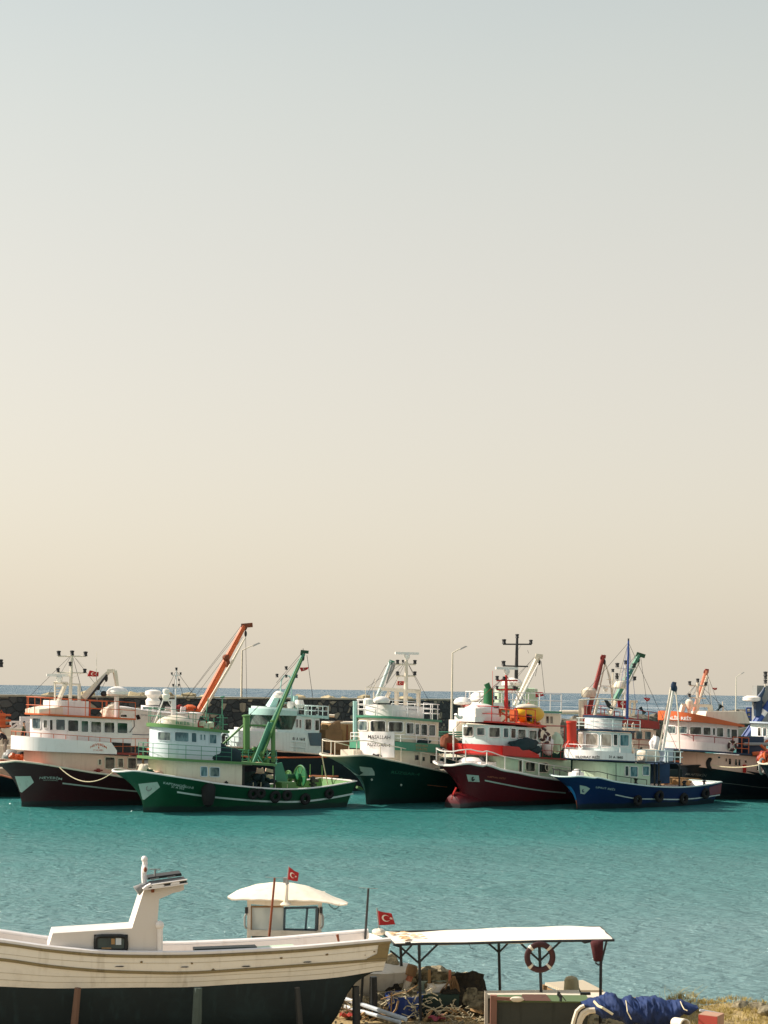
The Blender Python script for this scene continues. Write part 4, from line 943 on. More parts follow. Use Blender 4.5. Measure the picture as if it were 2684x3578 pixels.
# =================================================================== RED TRAWLER
def red_trawler():
    b = Boat('trawler', 'dark red trawler with bulbous bow, red white cabin and yellow lifeboat on its roof', Z4, (430, 1665), 45, 2.9, D=107.5)
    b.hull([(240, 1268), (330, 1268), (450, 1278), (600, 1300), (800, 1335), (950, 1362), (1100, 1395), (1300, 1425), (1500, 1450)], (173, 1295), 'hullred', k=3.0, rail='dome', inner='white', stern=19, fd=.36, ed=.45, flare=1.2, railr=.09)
    hp = b.hp
    for sd in (1, -1): b.fan([(474, 1375), (585, 1385), (594, 1445), (490, 1440)], lambda x, y: mirr(hp(x, y), sd), 'bow_plate', 'plate')
    MB().torus(hp(536, 1412, off=.04), .13, .05, axis=(.2, -1, -.2), n=14, m=6).build('hawse_ring', 'black', b.root); MB().torus(hp(366, 1402, 1, off=.04), .13, .05, axis=(-1, .3, -.2), n=14, m=6).build('hawse_ring', 'black', b.root)
    b.strip([(640, 1430), (800, 1462), (1000, 1500), (1200, 1528), (1380, 1545)], 13, hp, 'stripe', 'plate')
    b.text('KAPTAN AZİZ', (665, 1402), (830, 1420), 18, hp, 'salmon', bold=0, lean=4)
    # bulb
    m = MB(); a = b.on(335, 1600, 0); m.lathe((a.x, 0, .12), [(.02, -.02), (.45, .0), (.72, .1), (.84, .3), (.86, .9), (.74, 2.0), (.5, 3.2)], 22, axis=(1, 0, 0)); m.build('bulbous_bow', 'hullred', b.root)
    m = MB(); r_ = [(a.x + .02, 0, .55), (a.x + .12, 0, .78), (a.x + .4, 0, .96), (a.x + 1, 0, .985), (a.x + 1.8, 0, .93)]; m.path(r_, .075, 6); m.build('bulb_sunlit_edge', 'dkred', b.root)  # brighter red bead painting sunlight along the bulb's top edge
    MB().tube((a.x, -.1, .85), (a.x + .35, -.1, 1.35), .07).build('stem_fin', 'red', b.root)
    low = b.house('deckhouse', 455, 1425, ((800, 1205), (1400, 1245)), ((800, 1344), (1400, 1430)), 2.3, 'palegreen', r=2.0)
    b.wins(low, [(948, 1248, 976, 1352, 'd'), (1010, 1262, 1096, 1348, 'm'), (1130, 1268, 1216, 1358, 'd')], frame='cream', sl=.02)
    MB().torus(b.hit(low, 1208, 1310, .06), .26, .03, axis=(0, 1, 0), n=16, m=5).build('porthole_ring', 'cream', low.obj)
    rb = b.house('bridge_bulwark', 362, 1392, ((800, 1112), (1390, 1165)), ((800, 1200), (1390, 1245)), 2.55, 'red', r=2.2, solid=False)
    # red band is the solid lower front, falling away aft
    base = b.house('bridge_deck', 362, 1392, ((800, 1196), (1390, 1232)), ((800, 1212), (1390, 1248)), 2.55, 'dkred', r=2.2)
    xt, xe = b.on(800, 1120, -2.55).x, b.on(1000, 1180, -2.55).x
    f = rb.front if rb.front[0][1] < 0 else rb.front[::-1]
    pts = [(xe + 1.6, -2.56)] + [(xe, -2.56), (xt, -2.56)] + [(x, y) for x, y in f] + [(xt, 2.55)]
    zt = [rb.zb(xe) + .1, rb.zt(xe) - .02] + [rb.zt(x) for x, y in pts[2:]]
    r0 = [(x, y, rb.zb(x)) for x, y in pts]; r1 = [(x, y, z) for (x, y), z in zip(pts, zt)]
    q = lambda L: [(x + .06, y * .97, z) for x, y, z in L]
    MB().grid([r0, r1, q(r1), q(r0)]).build('bridge_bulwark', 'red', b.root)
    wh = b.house('wheelhouse', 432, 1150, ((800, 930), (1140, 955)), ((800, 1190), (1150, 1215)), 1.95, 'mintwhite', r=1.6)
    b.wins(wh, [(448, 938, 536, 1028, 'm'), (568, 948, 642, 1018, 'g'), (678, 945, 778, 1036, 'm'), (808, 952, 854, 1040, 'g'), (875, 955, 920, 1045, 'd'), (938, 962, 1010, 1048, 'm'), (1040, 972, 1112, 1056, 'm')], frame='white', sl=.02, fr=.04)
    rf = b.house('wheelhouse_roof', 402, 1202, ((800, 893), (1160, 925)), ((800, 908), (1160, 942)), 2.25, 'red', r=1.9)
    b.deckrail(rf, 1.0, 'red', bars=(1, .5), inset=.1, r=.03, step=1.0, x_to=rf.x0 + 4.2)
    D = b.l2w(b.on(800, 860, 0)).y
    m = MB(); m.box(b.on(580, 830, 0), (2.4, 1.6, .9), rz=0); m.box(b.on(575, 870, 0), (2.7, 1.9, .35)); m.ell(b.on(600, 800, 0), (1.4, .9, .55), 14, 8, v0=0); m.build('flying_bridge', 'dome', b.root)
    m = MB(); 
    for x in (420, 690, 920): m.path([b.at(x, 900, D - 1.2), b.at(x, 775, D - 1.2)], .1, 4)
    for (a_, c_) in (((690, 775), (935, 790)), ((690, 900), (800, 775)), ((800, 900), (920, 790)), ((760, 790), (920, 895)), ((650, 860), (700, 780)), ((420, 790), (470, 790)), ((840, 895), (840, 780)), ((880, 895), (880, 785)), ((780, 900), (780, 780))): m.tube(b.at(*a_, D - 1.2), b.at(*c_, D - 1.2), .055)
    m.path([b.at(905, 895, D - 1.3), b.at(905, 790, D - 1.3)], .3, 4)
    m.build('mast_frame', 'orange', b.root)
    m = MB(); m.path([b.at(430, 745, D - 1), b.at(430, 790, D - 1)], .08, 6); m.build('dome_post', 'steel', b.root); m = MB(); p = b.at(436, 742, D - 1); m.lathe(p, [(.5, 0), (.62, .08), (.64, .22), (.5, .42), (.2, .54), (.02, .56)], 16); m.build('radar_dome', 'dome', b.root)
    b.mast((835, 775), (835, 455), .15, 'red', D - .5, bars=(((745, 518), (940, 518)), ((745, 602), (925, 602))), lamps=((752, 512, .3), (815, 512, .25), (752, 598, .25), (910, 600, .25), (740, 690, .25)), radar=((840, 412, 2.1),), barmat='red',
           wires=(((835, 470), (470, 790)), ((710, 430), (710, 780)), ((925, 540), (880, 640))))
    # green vent stack
    m = MB(); m.path([b.at(672, 775, D), b.at(675, 590, D)], [.36, .34], 12); m.path([b.at(678, 600, D), b.at(662, 560, D), b.at(655, 545, D)], [.2, .2, .22], 10); m.build('funnel', 'green', b.root)
    m = MB(); m.box(b.on(390, 845, -1.3), (.5, .2, .12), rot=Matrix.Rotation(.6, 3, 'Y')); m.lathe(b.on(415, 855, -1.3), [(.12, -.1), (.18, 0), (.15, .12)], 8); m.build('search_light', 'dome', b.root)
    m = MB(); rr = random.Random(2)
    for (x, y, k) in ((552, 782, .35), (596, 786, .3), (742, 768, .32), (505, 795, .25)): m.box(b.at(x, y, D - 1.5), (k, .25, k * .9))
    m.build('flood_lamp', 'darkmetal', b.root)
    # net heaps, rolls
    b.lump(b.on(960, 1110, -2.3) + Vector((.4, 0, -.1)), (2.6, .5, .75), 'net', 'net_pile', 14, 3)
    b.lump(b.on(1080, 1160, -2.35) + Vector((.2, 0, 0)), (1.1, .35, .45), 'net', 'net_pile', 6, 6)
    b.lump(b.on(1215, 1130, -1.2) + Vector((0, 0, 0)), (.7, .6, 1.1), 'white', 'white_sack', 6, 14); b.lump(b.on(1300, 1110, -1.2), (.8, .6, 1.2), 'palegreen', 'net_sack', 7, 15)
    xa = b.on(1000, 1200, -2.45).x; xb_ = b.on(1370, 1230, -2.45).x; b.railing([(xa, -2.45, base.zt(xa)), (xb_, -2.45, base.zt(xb_))], .95, 'dkred', bars=(1, .5), r=.025, step=1.0)
    m = MB(); m.tube(b.on(1365, 1225, -2.3), b.on(1368, 930, -2.3), .05); m.tube(b.on(1190, 932, -2.3), b.on(1395, 935, -2.3), .04); m.tube(b.on(1190, 932, 1), b.on(1395, 935, 1), .04); m.build('awning_frame', 'dkred', b.root)
    # foredeck
    m = MB(); m.lathe(b.on(520, 1262, -.2), [(.9, -.3), (.9, .1), (.6, .28), (.1, .34)], 16); m.box(b.on(610, 1290, -1), (1.0, .6, .45), rz=.1); m.box(b.on(690, 1290, -1.2), (.7, .5, .4)); m.build('hatch_covers', 'white', b.root)
    m = MB(); m.lathe(b.on(605, 1252, -1), [(.28, 0), (.12, .08), (.12, .2), (.3, .24), (.2, .3)], 8, axis=(1, 0, .1)); m.build('windlass', 'darkmetal', b.root)
    b.bowrail(.95, 'dome', u1=.48, bars=(1,), r=.04, step=1.6)
    m = MB(); m.tube(b.at(352, 1250, b.D + 1), b.at(352, 960, b.D + 1), .06); m.build('jack_staff', 'dome', b.root)
    for (x, y, r_, lab) in ((1170, 1010, .5, 'large maroon ring hanging aft of the red trawler cabin windows, upper of the two'), (1208, 1045, .42, 'small maroon life ring over the white sacks on the red trawler, lower of the two')):
        q = b.on(x, y, -2.02 if r_ > .45 else -2.35); life_ring(b.l2w(q), r_, .1, (b.s, -b.c, 0), lab)
    return b
RT = red_trawler()

# =================================================================== BLUE TRAWLER
def blue_trawler():
    b = Boat('trawler', 'royal blue trawler with white cabin and black tyres, nearest of the right hand boats', Z5, (333, 1248), 43, 2.45)
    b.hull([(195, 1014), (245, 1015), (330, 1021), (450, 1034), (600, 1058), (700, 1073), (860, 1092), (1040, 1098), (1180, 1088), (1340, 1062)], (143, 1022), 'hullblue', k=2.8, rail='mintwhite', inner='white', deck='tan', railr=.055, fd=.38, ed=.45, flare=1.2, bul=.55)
    hp = b.hp
    for sd in (1, -1): b.fan([(352, 1080), (395, 1088), (424, 1104), (385, 1144), (356, 1138)], lambda x, y: mirr(hp(x, y), sd), 'bow_plate', 'plate')
    MB().torus(hp(378, 1117, off=.04), .11, .03, axis=(.2, -1, -.2), n=14, m=5).build('hawse_ring', 'hullblue', b.root); MB().torus(hp(278, 1113, 1, off=.04), .11, .03, axis=(-1, .3, -.2), n=14, m=5).build('hawse_ring', 'hullblue', b.root)
    h = b.h; rows = []
    for z in [0.62 + .95 * i / 10 for i in range(11)]:
        rows.append([(h.xs(z) + k / 6 * (.1 + .42 * (1.6 - z)) - .01, h.y(h.xs(z) + k / 6 * (.1 + .42 * (1.6 - z)), z) + .02, z) for k in range(7)])
    MB().grid(rows).build('stem_paint', 'skyblue', b.root); rows = []
    for z in [-.3 + .9 * i / 8 for i in range(9)]: rows.append([(h.xs(z) + k / 6 * .5 - .01, h.y(h.xs(z) + k / 6 * .5, z) + .02, z) for k in range(7)])
    MB().grid(rows).build('boot_paint', 'salmon', b.root)
    b.strip([(598, 1147), (730, 1172), (900, 1178), (1040, 1180), (1180, 1170), (1325, 1148)], 8, hp, 'stripe', 'mintwhite')
    b.text('UMUT REİS', (462, 1100), (595, 1118), 17, hp, 'mintwhite', lean=6, bold=0)
    b.fan([(1252, 1095), (1338, 1068), (1330, 1140), (1250, 1152)], hp, 'stern_patch', 'pinkrust')
    low = b.house('deckhouse', 300, 840, ((600, 925), (840, 935)), ((600, 1062), (840, 1085)), 1.85, 'palegreen', r=1.6)
    b.wins(low, [(663, 948, 688, 1018, 'd'), (698, 950, 752, 1024, 'b'), (785, 948, 832, 1014, 'b')], frame='white', sl=.02)
    MB().tube(b.hit(low, 602, 930, .01), b.hit(low, 602, 1050, .01), .025, n=4).build('wall_pipe', 'darkmetal', low.obj)
    bb = b.house('bridge_deck', 238, 1065, ((600, 908), (1060, 928)), ((600, 916), (1060, 936)), 2.15, 'navytrim', r=1.9)
    cs = b.house('bridge_bulwark', 240, 735, ((500, 842), (720, 862)), ((500, 905), (725, 916)), 2.12, 'white', r=1.9)
    b.text('YILDIRAY REİS', (316, 893), (488, 898), 24, lambda x, y: b.hit(cs, x, y, .03), 'black', bold=.02, lean=2, parent=cs.obj); b.text('31 A 1660', (553, 893), (648, 898), 18, lambda x, y: b.hit(cs, x, y, .03), 'black', bold=.02, parent=cs.obj)
    b.deckrail(cs, .35, 'white', bars=(1,), inset=.04, r=.025, step=1.6)
    wh = b.house('wheelhouse', 338, 712, ((500, 708), (700, 722)), ((500, 845), (706, 862)), 1.6, 'mintwhite', r=1.2)
    b.wins(wh, [(345, 718, 380, 808, 'c'), (390, 722, 480, 815, 'c'), (498, 724, 570, 818, 'c'), (582, 726, 612, 806, 'd'), (626, 728, 690, 810, 'b')], frame='white', sl=.02, fr=.05)
    rf = b.house('wheelhouse_roof', 318, 740, ((500, 693), (730, 705)), ((500, 703), (730, 716)), 1.85, 'navytrim', r=1.5)
    fb = b.house('flying_bridge', 384, 645, ((500, 615), (615, 628)), ((500, 690), (640, 700)), 1.15, 'white', r=.9)
    MB().prism([(x + .0, y * 1.12) for x, y in fb.out], lambda x: fb.zt(x) + .003, lambda x: fb.zt(x) + .22).build('bridge_cap', 'navytrim', fb.obj)
    b.text('UMUT REİS', (425, 640), (482, 645), 12, lambda x, y: b.hit(fb, x, y, .03), 'navytrim', bold=0, parent=fb.obj)
    b.deckrail(rf, .75, 'mintwhite', bars=(1, .6, .3), inset=.08, r=.022, x_to=rf.x0 + 3.6, step=1.4)
    D = b.l2w(b.on(500, 600, 0)).y
    m = MB(); m.path([b.at(345, 490, D), b.at(500, 480, D), b.at(670, 492, D)], .045, 6)
    for (x0, y0, x1, y1, r_) in ((480, 490, 455, 595, .1), (540, 550, 560, 600, .06), (590, 540, 570, 600, .06), (560, 535, 660, 555, .05), (650, 495, 650, 560, .03)): m.tube(b.at(x0, y0, D), b.at(x1, y1, D), r_)
    m.build('awning_frame', 'cream', b.root)
    m = MB(); m.slab([[b.at(522, 488, D), b.at(545, 492, D)], [b.at(545, 540, D), b.at(578, 535, D)], [b.at(590, 560, D), b.at(600, 550, D)]], (0, .04, 0)); m.build('pennant', 'black', b.root)
    b.mast((680, 620), (689, 75), .1, 'blue', D, lamps=((689, 76, .15),), bars=(((680, 275), (700, 275)),), wires=(((689, 100), (705, 300)), ((689, 90), (600, 560)), ((694, 120), (752, 620))))
    # aft platform with raft and railings
    sx = [b.on(x, 925, -2.05).x for x in (742, 1065)]
    b.railing([(sx[0], -2.05, bb.zt(sx[0])), (sx[1], -2.05, bb.zt(sx[1])), (sx[1], 1.6, bb.zt(sx[1]))], .8, 'mintwhite', bars=(1, .5), r=.035, step=1.1)
    m = MB(); p = b.on(825, 880, -.9); m.path([p - Vector((.9, 0, 0)), p - Vector((.75, 0, 0)), p + Vector((.7, 0, 0)), p + Vector((.85, 0, 0))], [.3, .52, .52, .3], 12); m.build('raft_canister', 'cream', b.root)
    MB().box(b.on(830, 918, -.9), (1.5, .9, .12)).build('raft_cradle', 'greypale', b.root); MB().box(b.on(925, 870, 0), (1.0, 1.2, .9)).build('locker', 'greypale', b.root)
    q = b.on(875, 820, .2); b.lump(q, (.75, .6, 1.1), 'white', 'white_sack', 6, 21)
    # derrick pair
    b.boom((925, 840), (1005, 385), .12, .12, 'dome', D + 2.5, name='derrick', head=(1000, 372, 1020, 376), headmat='navytrim', wires=(((985, 410), (905, 770)), ((1020, 380), (1045, 850)), ((1000, 400), (920, 620))))
    m = MB(); m.path([b.at(985, 400, D + 2.5), b.at(900, 840, D + 2.5)], .06, 6); m.path([b.at(1015, 400, D + 2.5), b.at(1035, 600, D + 2), b.at(1045, 840, D + 2)], .045, 6); m.build('derrick_stay', 'cream', b.root)
    m = MB(); m.ell(b.at(1000, 395, D + 2.4), (.2, .15, .35), 8, 6); m.ell(b.at(1016, 410, D + 2.4), (.15, .12, .25), 8, 6); m.build('pulley_block', 'navytrim', b.root)
    # gear under the after deck
    for x in (870, 900, 1042): MB().tube(b.on(x, 930, -1.7), b.on(x, 1100, -1.7), .06).build('deck_post', 'darkmetal', b.root)
    m = MB(); m.box(b.on(870, 1000, .6), (1.5, 1.6, 1.4)); m.build('engine_casing', 'netblue', b.root)
    m = MB(); m.box(b.on(960, 1020, 1.8), (3.5, .1, 1.0)); m.build('windbreak', 'net', b.root)
    m = MB(); rr = random.Random(8)
    for k in range(9): q = b.on(930 + k * 20, 1065 - rr.random() * 20, .2 + rr.random()); m.box(q, (.6, .5, .35), rz=rr.random())
    m.build('fish_crates', 'tan', b.root)
    m = MB()
    for (x, y) in ((905, 1078), (1075, 1085), (1080, 1075), (1215, 1075), (740, 1062)): m.lathe(b.on(x, y, -1.9), [(.1, -.15), (.18, -.1), (.08, 0), (.08, .15), (.18, .22), (.1, .28)], 8)
    m.build('bollard', 'darkmetal', b.root)
    m = MB(); m.tube(b.on(960, 1028, 1.0), b.on(1290, 1048, 1.0), .07); m.tube(b.on(905, 1050, .6), b.on(1200, 1056, .6), .05); m.build('stowed_pole', 'tan', b.root)
    m = MB(); m.lathe(b.on(330, 1000, -.5), [(.35, -.3), (.35, .1), (.15, .3)], 10); m.box(b.on(325, 1008, -.5), (.8, .7, .3)); m.build('fore_hatch', 'white', b.root)
    b.bowrail(.42, 'darkmetal', u1=.42, bars=(1,), r=.025, step=2.2)
    for (x, y, r_, lab) in ((757, 1180, .42, 'black tyre fender nearest the bow on the blue trawler'), (905, 1152, .45, 'black tyre fender on the blue trawler, second back from the bow'),
                            (1075, 1172, .43, 'black tyre fender on the blue trawler, third back from the bow'), (1225, 1135, .42, 'black tyre fender beside the reddish stern patch of the blue trawler')):
        on_hull_fender(b, x, y, r_, lab, .14)
    return b
BT = blue_trawler()
GRP = 'fishing boats moored across the harbour'
# =================================================================== MINT BOAT behind
def mint_boat():
    b = Boat('trawler', 'pale mint and white boat with raked dark bridge windows, behind the green trawler stern', S3, (130, 1300), 32, 2.9, D=121)
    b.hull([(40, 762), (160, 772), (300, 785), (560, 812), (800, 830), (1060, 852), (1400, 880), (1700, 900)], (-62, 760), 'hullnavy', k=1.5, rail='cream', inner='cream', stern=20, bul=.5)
    body = b.house('raised_foredeck', -10, 1070, ((560, 590), (1060, 610)), ((560, 800), (1060, 838)), 2.45, 'mintwhite', r=2.4)
    b.text('01 A 1618', (737, 682), (880, 692), 34, lambda x, y: b.hit(body, x, y, .03), 'hullnavy', bold=.02, parent=body.obj)
    b.fan([(912, 600), (1070, 598), (1070, 752), (940, 748)], lambda x, y: b.hit(body, x, y, .03), 'side_recess', paint('recess_blue', '46606c', .6), parent=body.obj)
    b.strip([(560, 815), (800, 832), (1060, 850)], 9, lambda x, y: b.on(x, y, -2.5), 'deck_edge', 'cream', n=8)
    br = b.house('bridge_base', 60, 560, ((400, 552), (560, 560)), ((400, 610), (560, 620)), 2.0, 'white', r=1.8)
    wh = b.house('wheelhouse', 262, 1050, ((800, 400), (1050, 415)), ((800, 600), (1050, 610)), 1.9, 'mintwhite', r=1.6)
    b.wins(wh, [(775, 440, 800, 540, 'd'), (812, 445, 838, 545, 'm'), (880, 440, 955, 565, 'm'), (995, 450, 1048, 572, 'm')], frame='white', sl=.02)
    # raked window band
    fr = wh.front if wh.front[0][1] < 0 else wh.front[::-1]; xe = b.on(735, 500, -1.95).x
    P = [(xe, -1.92)] + fr + [(xe, 1.92)]; zb_ = lambda x: b.on(500, 560, -1.9).z; zt_ = b.on(500, 398, -1.9).z; zl = b.on(500, 562, -1.9).z
    rows = [[(x, y * 1.01, zl) for x, y in P], [(x - (.45 if i not in (0, len(P) - 1) else -.35), y * 1.06, zt_) for i, (x, y) in enumerate(P)]]
    MB().grid(rows).build('bridge_windows', GL['n'], wh.obj)
    vis = b.house('bridge_visor', 230, 790, ((560, 330), (780, 350)), ((560, 398), (780, 402)), 2.15, 'mint', r=1.9)
    MB().prism([(x + .15, y * .9) for x, y in vis.out], lambda x: vis.zt(x), lambda x: vis.zt(x) + .18).build('visor_top', 'mintwhite', vis.obj)
    rf = b.house('house_roof', 560, 1160, ((800, 385), (1150, 405)), ((800, 405), (1150, 440)), 2.0, 'mint', r=.3)
    b.railing([(b.on(800, 380, -1.9).x, -1.9, rf.zt(b.on(800, 380, -1.9).x)), (rf.x1, -1.9, rf.zt(rf.x1)), (rf.x1, 1.9, rf.zt(rf.x1))], .75, 'mintwhite', bars=(1, .5), r=.03, step=.9)
    D = b.l2w(b.on(600, 300, 0)).y; m = MB()
    m.path([b.at(480, 310, D), b.at(550, 170, D)], [.42, .3], 4); m.path([b.at(760, 340, D), b.at(765, 175, D)], [.35, .25], 4); m.tube(b.at(690, 178, D), b.at(800, 180, D), .07)
    m.path([b.at(600, 330, D), b.at(600, 60, D), b.at(610, -10, D), b.at(640, -60, D), b.at(700, -60, D), b.at(725, -10, D), b.at(728, 340, D)], .06, 6)
    for y in (60, 130, 200): m.tube(b.at(590, y + 60, D), b.at(700, y + 50, D), .03)
    o = m.build('radar_arch', 'mint', b.root); b.Z = Z2
    for l in ((1079, 466, .3), (1135, 420, .3), (1197, 470, .3), (1135, 468, .25)): b.lamp(b.at(l[0], l[1], D), o, l[2])
    b.Z = S3
    m = MB(); p = b.at(575, 150, D - .3); m.lathe(p, [(.3, -.3), (.42, -.1), (.38, .1), (.15, .25)], 12); p = b.at(815, 270, D - .3); m.lathe(p, [(.3, -.3), (.42, 0), (.3, .35)], 12); p = b.at(715, 280, D - .4); m.lathe(p, [(.2, -.35), (.3, 0), (.2, .3)], 10); m.build('radar_dome', 'dome', o)
    b.bowrail(.8, 'mintwhite', u1=.26, bars=(1, .5), r=.03, step=1.2)
    m = MB(); p = b.on(1300, 560, 0); m.lathe(p, [(1.5, -.9), (1.62, -.7), (1.62, .4), (1.5, .55)], 20); o = m.build('net_drum', 'tan', b.root); p2 = p + Vector((0, 0, .55)); MB().torus(p2, 1.5, .1, axis=(0, 0, 1), n=24, m=6).build('drum_rim', 'cream', o)
    m = MB()
    for k in range(5): w = -2.4 + k * .6; m.tube(p + Vector((1.63 * math.cos(w), 1.63 * math.sin(w), -.8)), p + Vector((1.63 * math.cos(w), 1.63 * math.sin(w), .4)), .05, n=4)
    m.build('drum_straps', 'rust', o)
    p = b.on(1270, 660, -1.2); m = MB(); m.lathe(p, [(1.3, -.12), (1.4, 0), (1.3, .12), (.3, .3)], 22, axis=(.3, -1, 0)); m.build('winch_wheel', 'wood', b.root)
    m = MB(); m.box(b.on(1180, 680, -1.2), (1.5, 1.0, 1.6)); m.build('winch_housing', 'wood', b.root)
    b.lamp(b.at(1030, 385, D), b.root, .5, 'darkmetal'); MB().path([b.at(1160, 400, D + 3), b.at(1225, 403, D + 3)], .12, 6).build('light_boom', 'cream', b.root)
    return b
MI = mint_boat()

# =================================================================== boat with the tall orange boom
def boom_boat():
    b = Boat('trawler', 'half hidden trawler carrying the tall orange crane boom, behind the green trawler cabin', Z2, (360, 1180), 32, 2.4, D=116)
    b.hull([(330, 900), (450, 905), (600, 920), (800, 940), (950, 960)], (290, 905), 'hullnavy', rail='orange', inner='orange', stern=17, bul=.5)
    hs = b.house('deckhouse', 330, 700, ((500, 790), (680, 800)), ((500, 900), (680, 915)), 1.8, 'white', r=1.4)
    b.wins(hs, [(540, 815, 580, 860, 'd'), (600, 818, 640, 862, 'd')], frame='white')
    hs2 = b.house('engine_casing', 380, 700, ((500, 725), (690, 735)), ((500, 795), (690, 800)), 1.5, 'dkred', r=.8)
    D = b.D + 4
    b.boom((585, 705), (880, 150), .27, .2, 'orange', D, head=(862, 152, 930, 146), headmat='rust', block=(888, 200),
           wires=(((862, 150), (500, 625)), ((845, 190), (515, 610)), ((868, 220), (590, 640)), ((888, 215), (895, 590)), ((870, 300), (865, 700)), ((760, 340), (540, 640))))
    b.Z = Z2; m = MB(); m.path([b.at(885, 225, D - .4), b.at(790, 400, D - .4), b.at(610, 700, D - .4)], [.05, .1, .12], 6); m.build('boom_strut', 'cream', b.root)
    m = MB(); m.ell(b.at(768, 345, D - .2), (.3, .3, .25), 8, 6); m.ell(b.at(778, 380, D - .2), (.2, .2, .35), 8, 6); m.build('pulley_block', 'rust', b.root)
    m = MB(); m.path([b.at(560, 760, D), b.at(548, 650, D)], [.5, .3], 8); m.lathe(b.at(548, 648, D), [(.5, -.1), (.5, .05), (.2, .2)], 8); m.path([b.at(520, 740, D), b.at(600, 690, D)], .2, 6); m.build('crane_base', 'orange', b.root)
    m = MB(); m.slab([[b.at(495, 645, D - 1), b.at(525, 645, D - 1)], [b.at(485, 715, D - 1), b.at(513, 715, D - 1)]], (0, .1, 0)); m.slab([[b.at(400, 650, D - 1), b.at(430, 650, D - 1)], [b.at(385, 740, D - 1), b.at(415, 740, D - 1)]], (0, .1, 0)); m.path([b.at(395, 652, D - 1), b.at(445, 655, D - 1)], .12, 4); m.build('goal_post', 'white', b.root)
    m = MB(); b.lump(b.at(470, 690, D), (.9, .6, .9), 'dkred', 'winch_drum', 4, 33)
    m = MB(); b.Z = S7
    for (p, q) in (((1375, 230), (1330, 560)), ((1570, 220), (1565, 680)), ((1540, 470), (1535, 680)), ((1455, 510), (1448, 670)), ((1490, 505), (1640, 508)), ((1500, 595), (1640, 600)), ((1450, 665), (1505, 605)), ((1220, 490), (1370, 498)), ((1365, 500), (1365, 650))): m.tube(b.at(*p, D - 5), b.at(*q, D - 5), .04, n=5)
    m.tube(b.at(1540, 225, D - 5), b.at(1600, 215, D - 5), .06)
    m.build('light_frame', 'ltgreen', b.root)
    m = MB()
    for (x, y0, y1) in ((1295, 550, 620), (1355, 585, 660), (1405, 560, 640)): p = b.at(x, y1, D - 5.5); q = b.at(x, y0, D - 5.5); m.path([p, p.lerp(q, .8), q], [.25, .25, .15], 10)
    m.build('gas_bottle', 'palegreen', b.root)
boom_boat()

# =================================================================== motor yacht on the quay
def yacht():
    b = Boat('motor_yacht', 'small white motor yacht with sloping windscreen, between the two left cabins near the wall', S7, (260, 745), 24, 1.5, D=112, cat='yacht', zw=4.15)
    b.hull([(120, 355), (220, 365), (350, 385), (500, 410), (740, 440), (900, 450)], (60, 352), 'white', rail='white', inner='white', stern=4.5, bul=.3, deck='white')
    b.strip([(300, 735), (420, 740), (560, 742)], 10, lambda x, y: b.on(x, y, -1.35), 'boot_stripe', 'navytrim', n=8)
    h = b.house('cabin', 380, 800, ((500, 400), (780, 410)), ((500, 440), (780, 450)), 1.1, 'white', r=1.0)
    c = b.house('windscreen', 445, 700, ((600, 340), (690, 345)), ((600, 402), (690, 405)), .9, 'white', r=.9)
    b.wins(c, [(470, 350, 600, 395, 'g'), (615, 352, 680, 395, 'm')], frame='white', fr=.03)
    b.fan([(372, 470), (420, 460), (442, 520), (395, 532)], lambda x, y: b.hp(x, y, -1, .03), 'hull_window', GL['d']); b.fan([(165, 465), (250, 462), (252, 492), (170, 492)], lambda x, y: b.hp(x, y, -1, .03), 'hull_window', GL['d'])
    b.text('KUMSAL', (455, 470), (540, 476), 14, lambda x, y: b.hp(x, y, -1, .03), 'darkmetal', bold=0)
    m = MB(); p = b.at(610, 330, b.D + 1); m.lathe(p, [(.5, 0), (.55, .3), (.4, .5), (.45, .6), (.6, .75), (.55, 1.0), (.2, 1.1)], 14); m.tube(b.at(555, 330, b.D + 1), b.at(570, 240, b.D + 1), .05); m.tube(b.at(710, 230, b.D + 1), b.at(712, 150, b.D + 1), .03)
    m.build('radar_dome', 'dome', b.root)
    m = MB()
    for x in (300, 480, 700): m.tube(b.at(x, 735, b.D + .3), b.at(x, 735, b.D + .3) - Vector((0, 0, 2.2)), .08)
    m.build('cradle', 'wood', b.root)
yacht()

